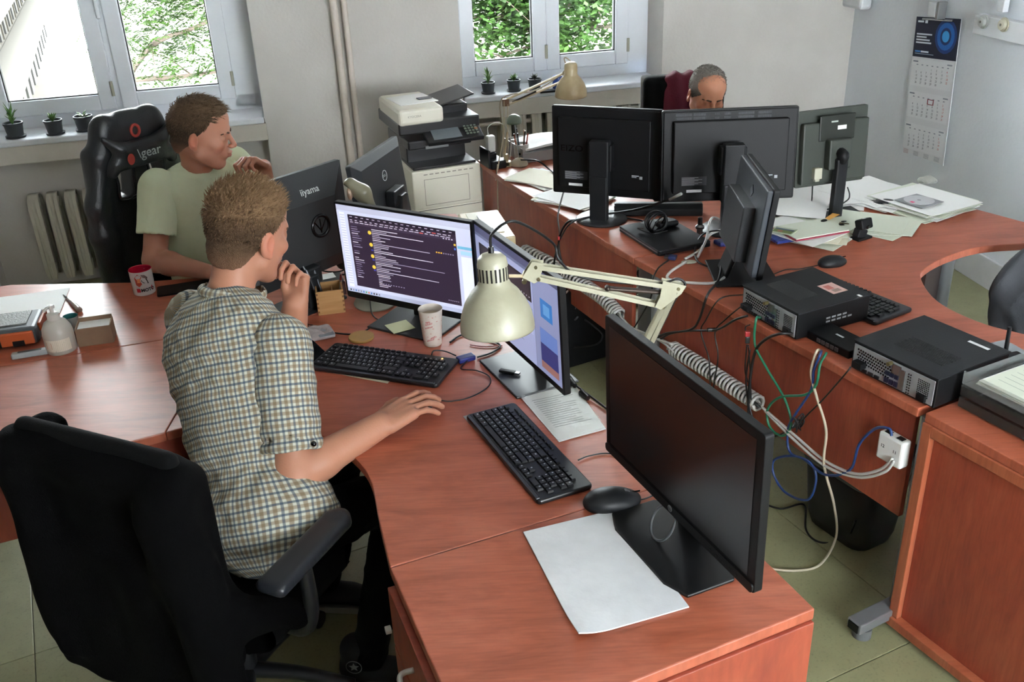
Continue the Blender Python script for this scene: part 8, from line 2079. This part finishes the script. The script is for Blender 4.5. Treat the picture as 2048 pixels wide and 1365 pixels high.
# gaming chair
t = thing('gaming_chair', 'black gaming chair with head pillow behind the green shirted man', 'chair', (-1.375, 3.63, 0), math.radians(-126))
gx = Matrix.Translation((0, -.165, .0)) @ Matrix.Rotation(math.radians(-4), 4, 'X')
Mg = W_INV[t.name]['M'] @ gx
F = Field(); F.frame(Mg); F.k = .03
F.box((0, -.02, .90), (.205, .045, .30), .04); F.box((0, -.02, 1.17), (.150, .042, .12), .04); F.ell((0, -.02, 1.20), (.155, .05, .105))
for s_ in (-1, 1):
    F.cap((s_ * .18, .0, .64), (s_ * .205, .012, .86), .050, .045); F.cap((s_ * .205, .012, .86), (s_ * .205, .01, .98), .045, .038); F.cap((s_ * .205, .01, .98), (s_ * .145, .0, 1.16), .038, .034); F.cap((s_ * .145, .0, 1.16), (s_ * .10, -.01, 1.27), .034, .036)
    F.box((s_ * .072, 0, 1.045), (.032, .12, .062), .018, R=np.array(RY(-s_ * .12)), k=.012, sub=True)
fmesh(F, 'backrest', M_leather, t, .007, rel=2)
s = MB()
for s_ in (-1, 1): s.tube([Mg @ Vector((s_ * .072 + x, .028, 1.045 + z)) for x, z in ((-.034, -.062), (.034, -.062), (.036, 0), (.034, .062), (-.034, .062), (-.036, 0))], .006, 8, 5, closed=True)
s.build('slot_rim', pm('black slot rim', '#2b2e33', .25), t, smooth=True)
F = Field(); F.frame(Mg); F.k = .03; F.box((0, .055, 1.155), (.105, .028, .052), .027); F.cap((.10, .055, 1.19), (.15, .05, 1.235), .026, .012); F.cap((-.10, .055, 1.19), (-.15, .05, 1.235), .026, .012); F.cap((-.12, .05, 1.13), (-.135, .045, 1.10), .028, .022); F.cap((.12, .05, 1.13), (.135, .045, 1.10), .028, .022)
pil = fmesh(F, 'head_pillow', M_leather, t, .006, rel=2)
Rg = Mg.to_3x3(); o = Mg @ Vector((.03, .0925, 1.145)); ux_, uz_ = Rg @ Vector((-1, 0, 0)), Rg @ Vector((0, 0, 1))
MB().text('gear', .052, o, ux_, uz_, bold=.004).text('\\', .052, o - ux_ * .015, ux_, uz_).build('pillow_lettering', pm('silver thread', '#aeb3b3', .5), pil, world=True)
for nm, c_ in (('pillow_badge', Mg @ Vector((.075, .0915, 1.150))), ):
    MB().add([c_ + ux_ * (math.cos(a) * .016) + uz_ * (math.sin(a) * .022) + Rg @ Vector((0, 0.0, 0)) for a in [k * math.pi / 8 for k in range(16)]], [tuple(range(16))]).build(nm, pm('red thread', '#a8352c', .6), t)
MB().tube([Mg @ Vector((math.cos(a) * .018, .034, 1.235 + math.sin(a) * .022)) for a in [k * math.pi / 8 for k in range(16)]], .006, 6, 2, closed=True).build('back_badge', pm('red thread', '#a8352c'), t, smooth=True)
F = FT(t); F.k = .03; F.box((0, .06, .475), (.24, .25, .055), .05); F.cap((-.23, -.1, .51), (-.23, .25, .50), .045); F.cap((.23, -.1, .51), (.23, .25, .50), .045); fmesh(F, 'seat', M_leather, t, .010)
mb().box((0, -.17, .50), (.40, .05, .28)).build('back_bracket', M_chp, t, bevel=.02, world=False)
swivel(t, .45, rz0=.0)

# chair of the grey-haired man with a burgundy garment
q = Vector(at(1366, 172, 1.10)); t = thing('office_chair', 'black high-back chair behind the grey-haired man by the second window', 'chair', (.93, 4.66, 0), math.radians(180 + 3))
F = FT(t); F.k = .02; F.box((.02, -.10, .89), (.205, .030, .24), .029); F.box((.02, -.10, 1.03), (.19, .03, .09), .029); fmesh(F, 'backrest', M_chf, t, .009)
F = FT(t); F.k = .02; F.box((.02, -.128, .89), (.212, .012, .245), .011); fmesh(F, 'back_shell', pm('pale grey shell', '#8d9092', .4), t, .008)
F = FT(t); F.box((0, .1, .44), (.23, .22, .04), .035); fmesh(F, 'seat', M_chf, t, .012); swivel(t, .44)
g_ = thing('garment', 'burgundy garment hung over the chair of the grey-haired man', 'garment', (.93, 4.66, 0), math.radians(183))
F = FT(g_); F.k = .02; F.box((.02, -.10, .93), (.105, .048, .215), .035); F.warp = lambda P: (.008 * np.sin(P[:, 0] * 85 + .8 * np.sin(P[:, 2] * 12))).astype(np.float32); fmesh(F, 'cloth', pm('burgundy knit', '#6a1830', .85, bump=(300, .3)), g_, .006)

# quilted chair at the right edge
t = thing('office_chair', 'grey quilted chair cut off by the right edge of the picture', 'chair', (1.80, 2.72, 0), math.radians(150))
M_q = pm('grey quilted fabric', '#4c4f55', .7, bump=(250, .2)); Mq = W_INV[t.name]['M'] @ Matrix.Translation((0, -.18, 0)) @ Matrix.Rotation(.22, 4, 'X')
F = Field(); F.frame(Mq); F.k = .05; F.ell((0, 0, .66), (.26, .045, .23)); F.box((0, 0, .56), (.24, .035, .14), .034); Mqi = np.array(Mq.inverted())
F.warp = lambda P: (.009 * np.abs(np.sin((P @ Mqi[0, :3].astype(np.float32) + np.float32(Mqi[0, 3])) * 34 + np.abs(P[:, 2] - .6) * 18))).astype(np.float32)
fmesh(F, 'backrest', M_q, t, .007)
F = FT(t); F.box((0, .06, .46), (.25, .24, .045), .04); fmesh(F, 'seat', M_q, t, .012); swivel(t, .45)
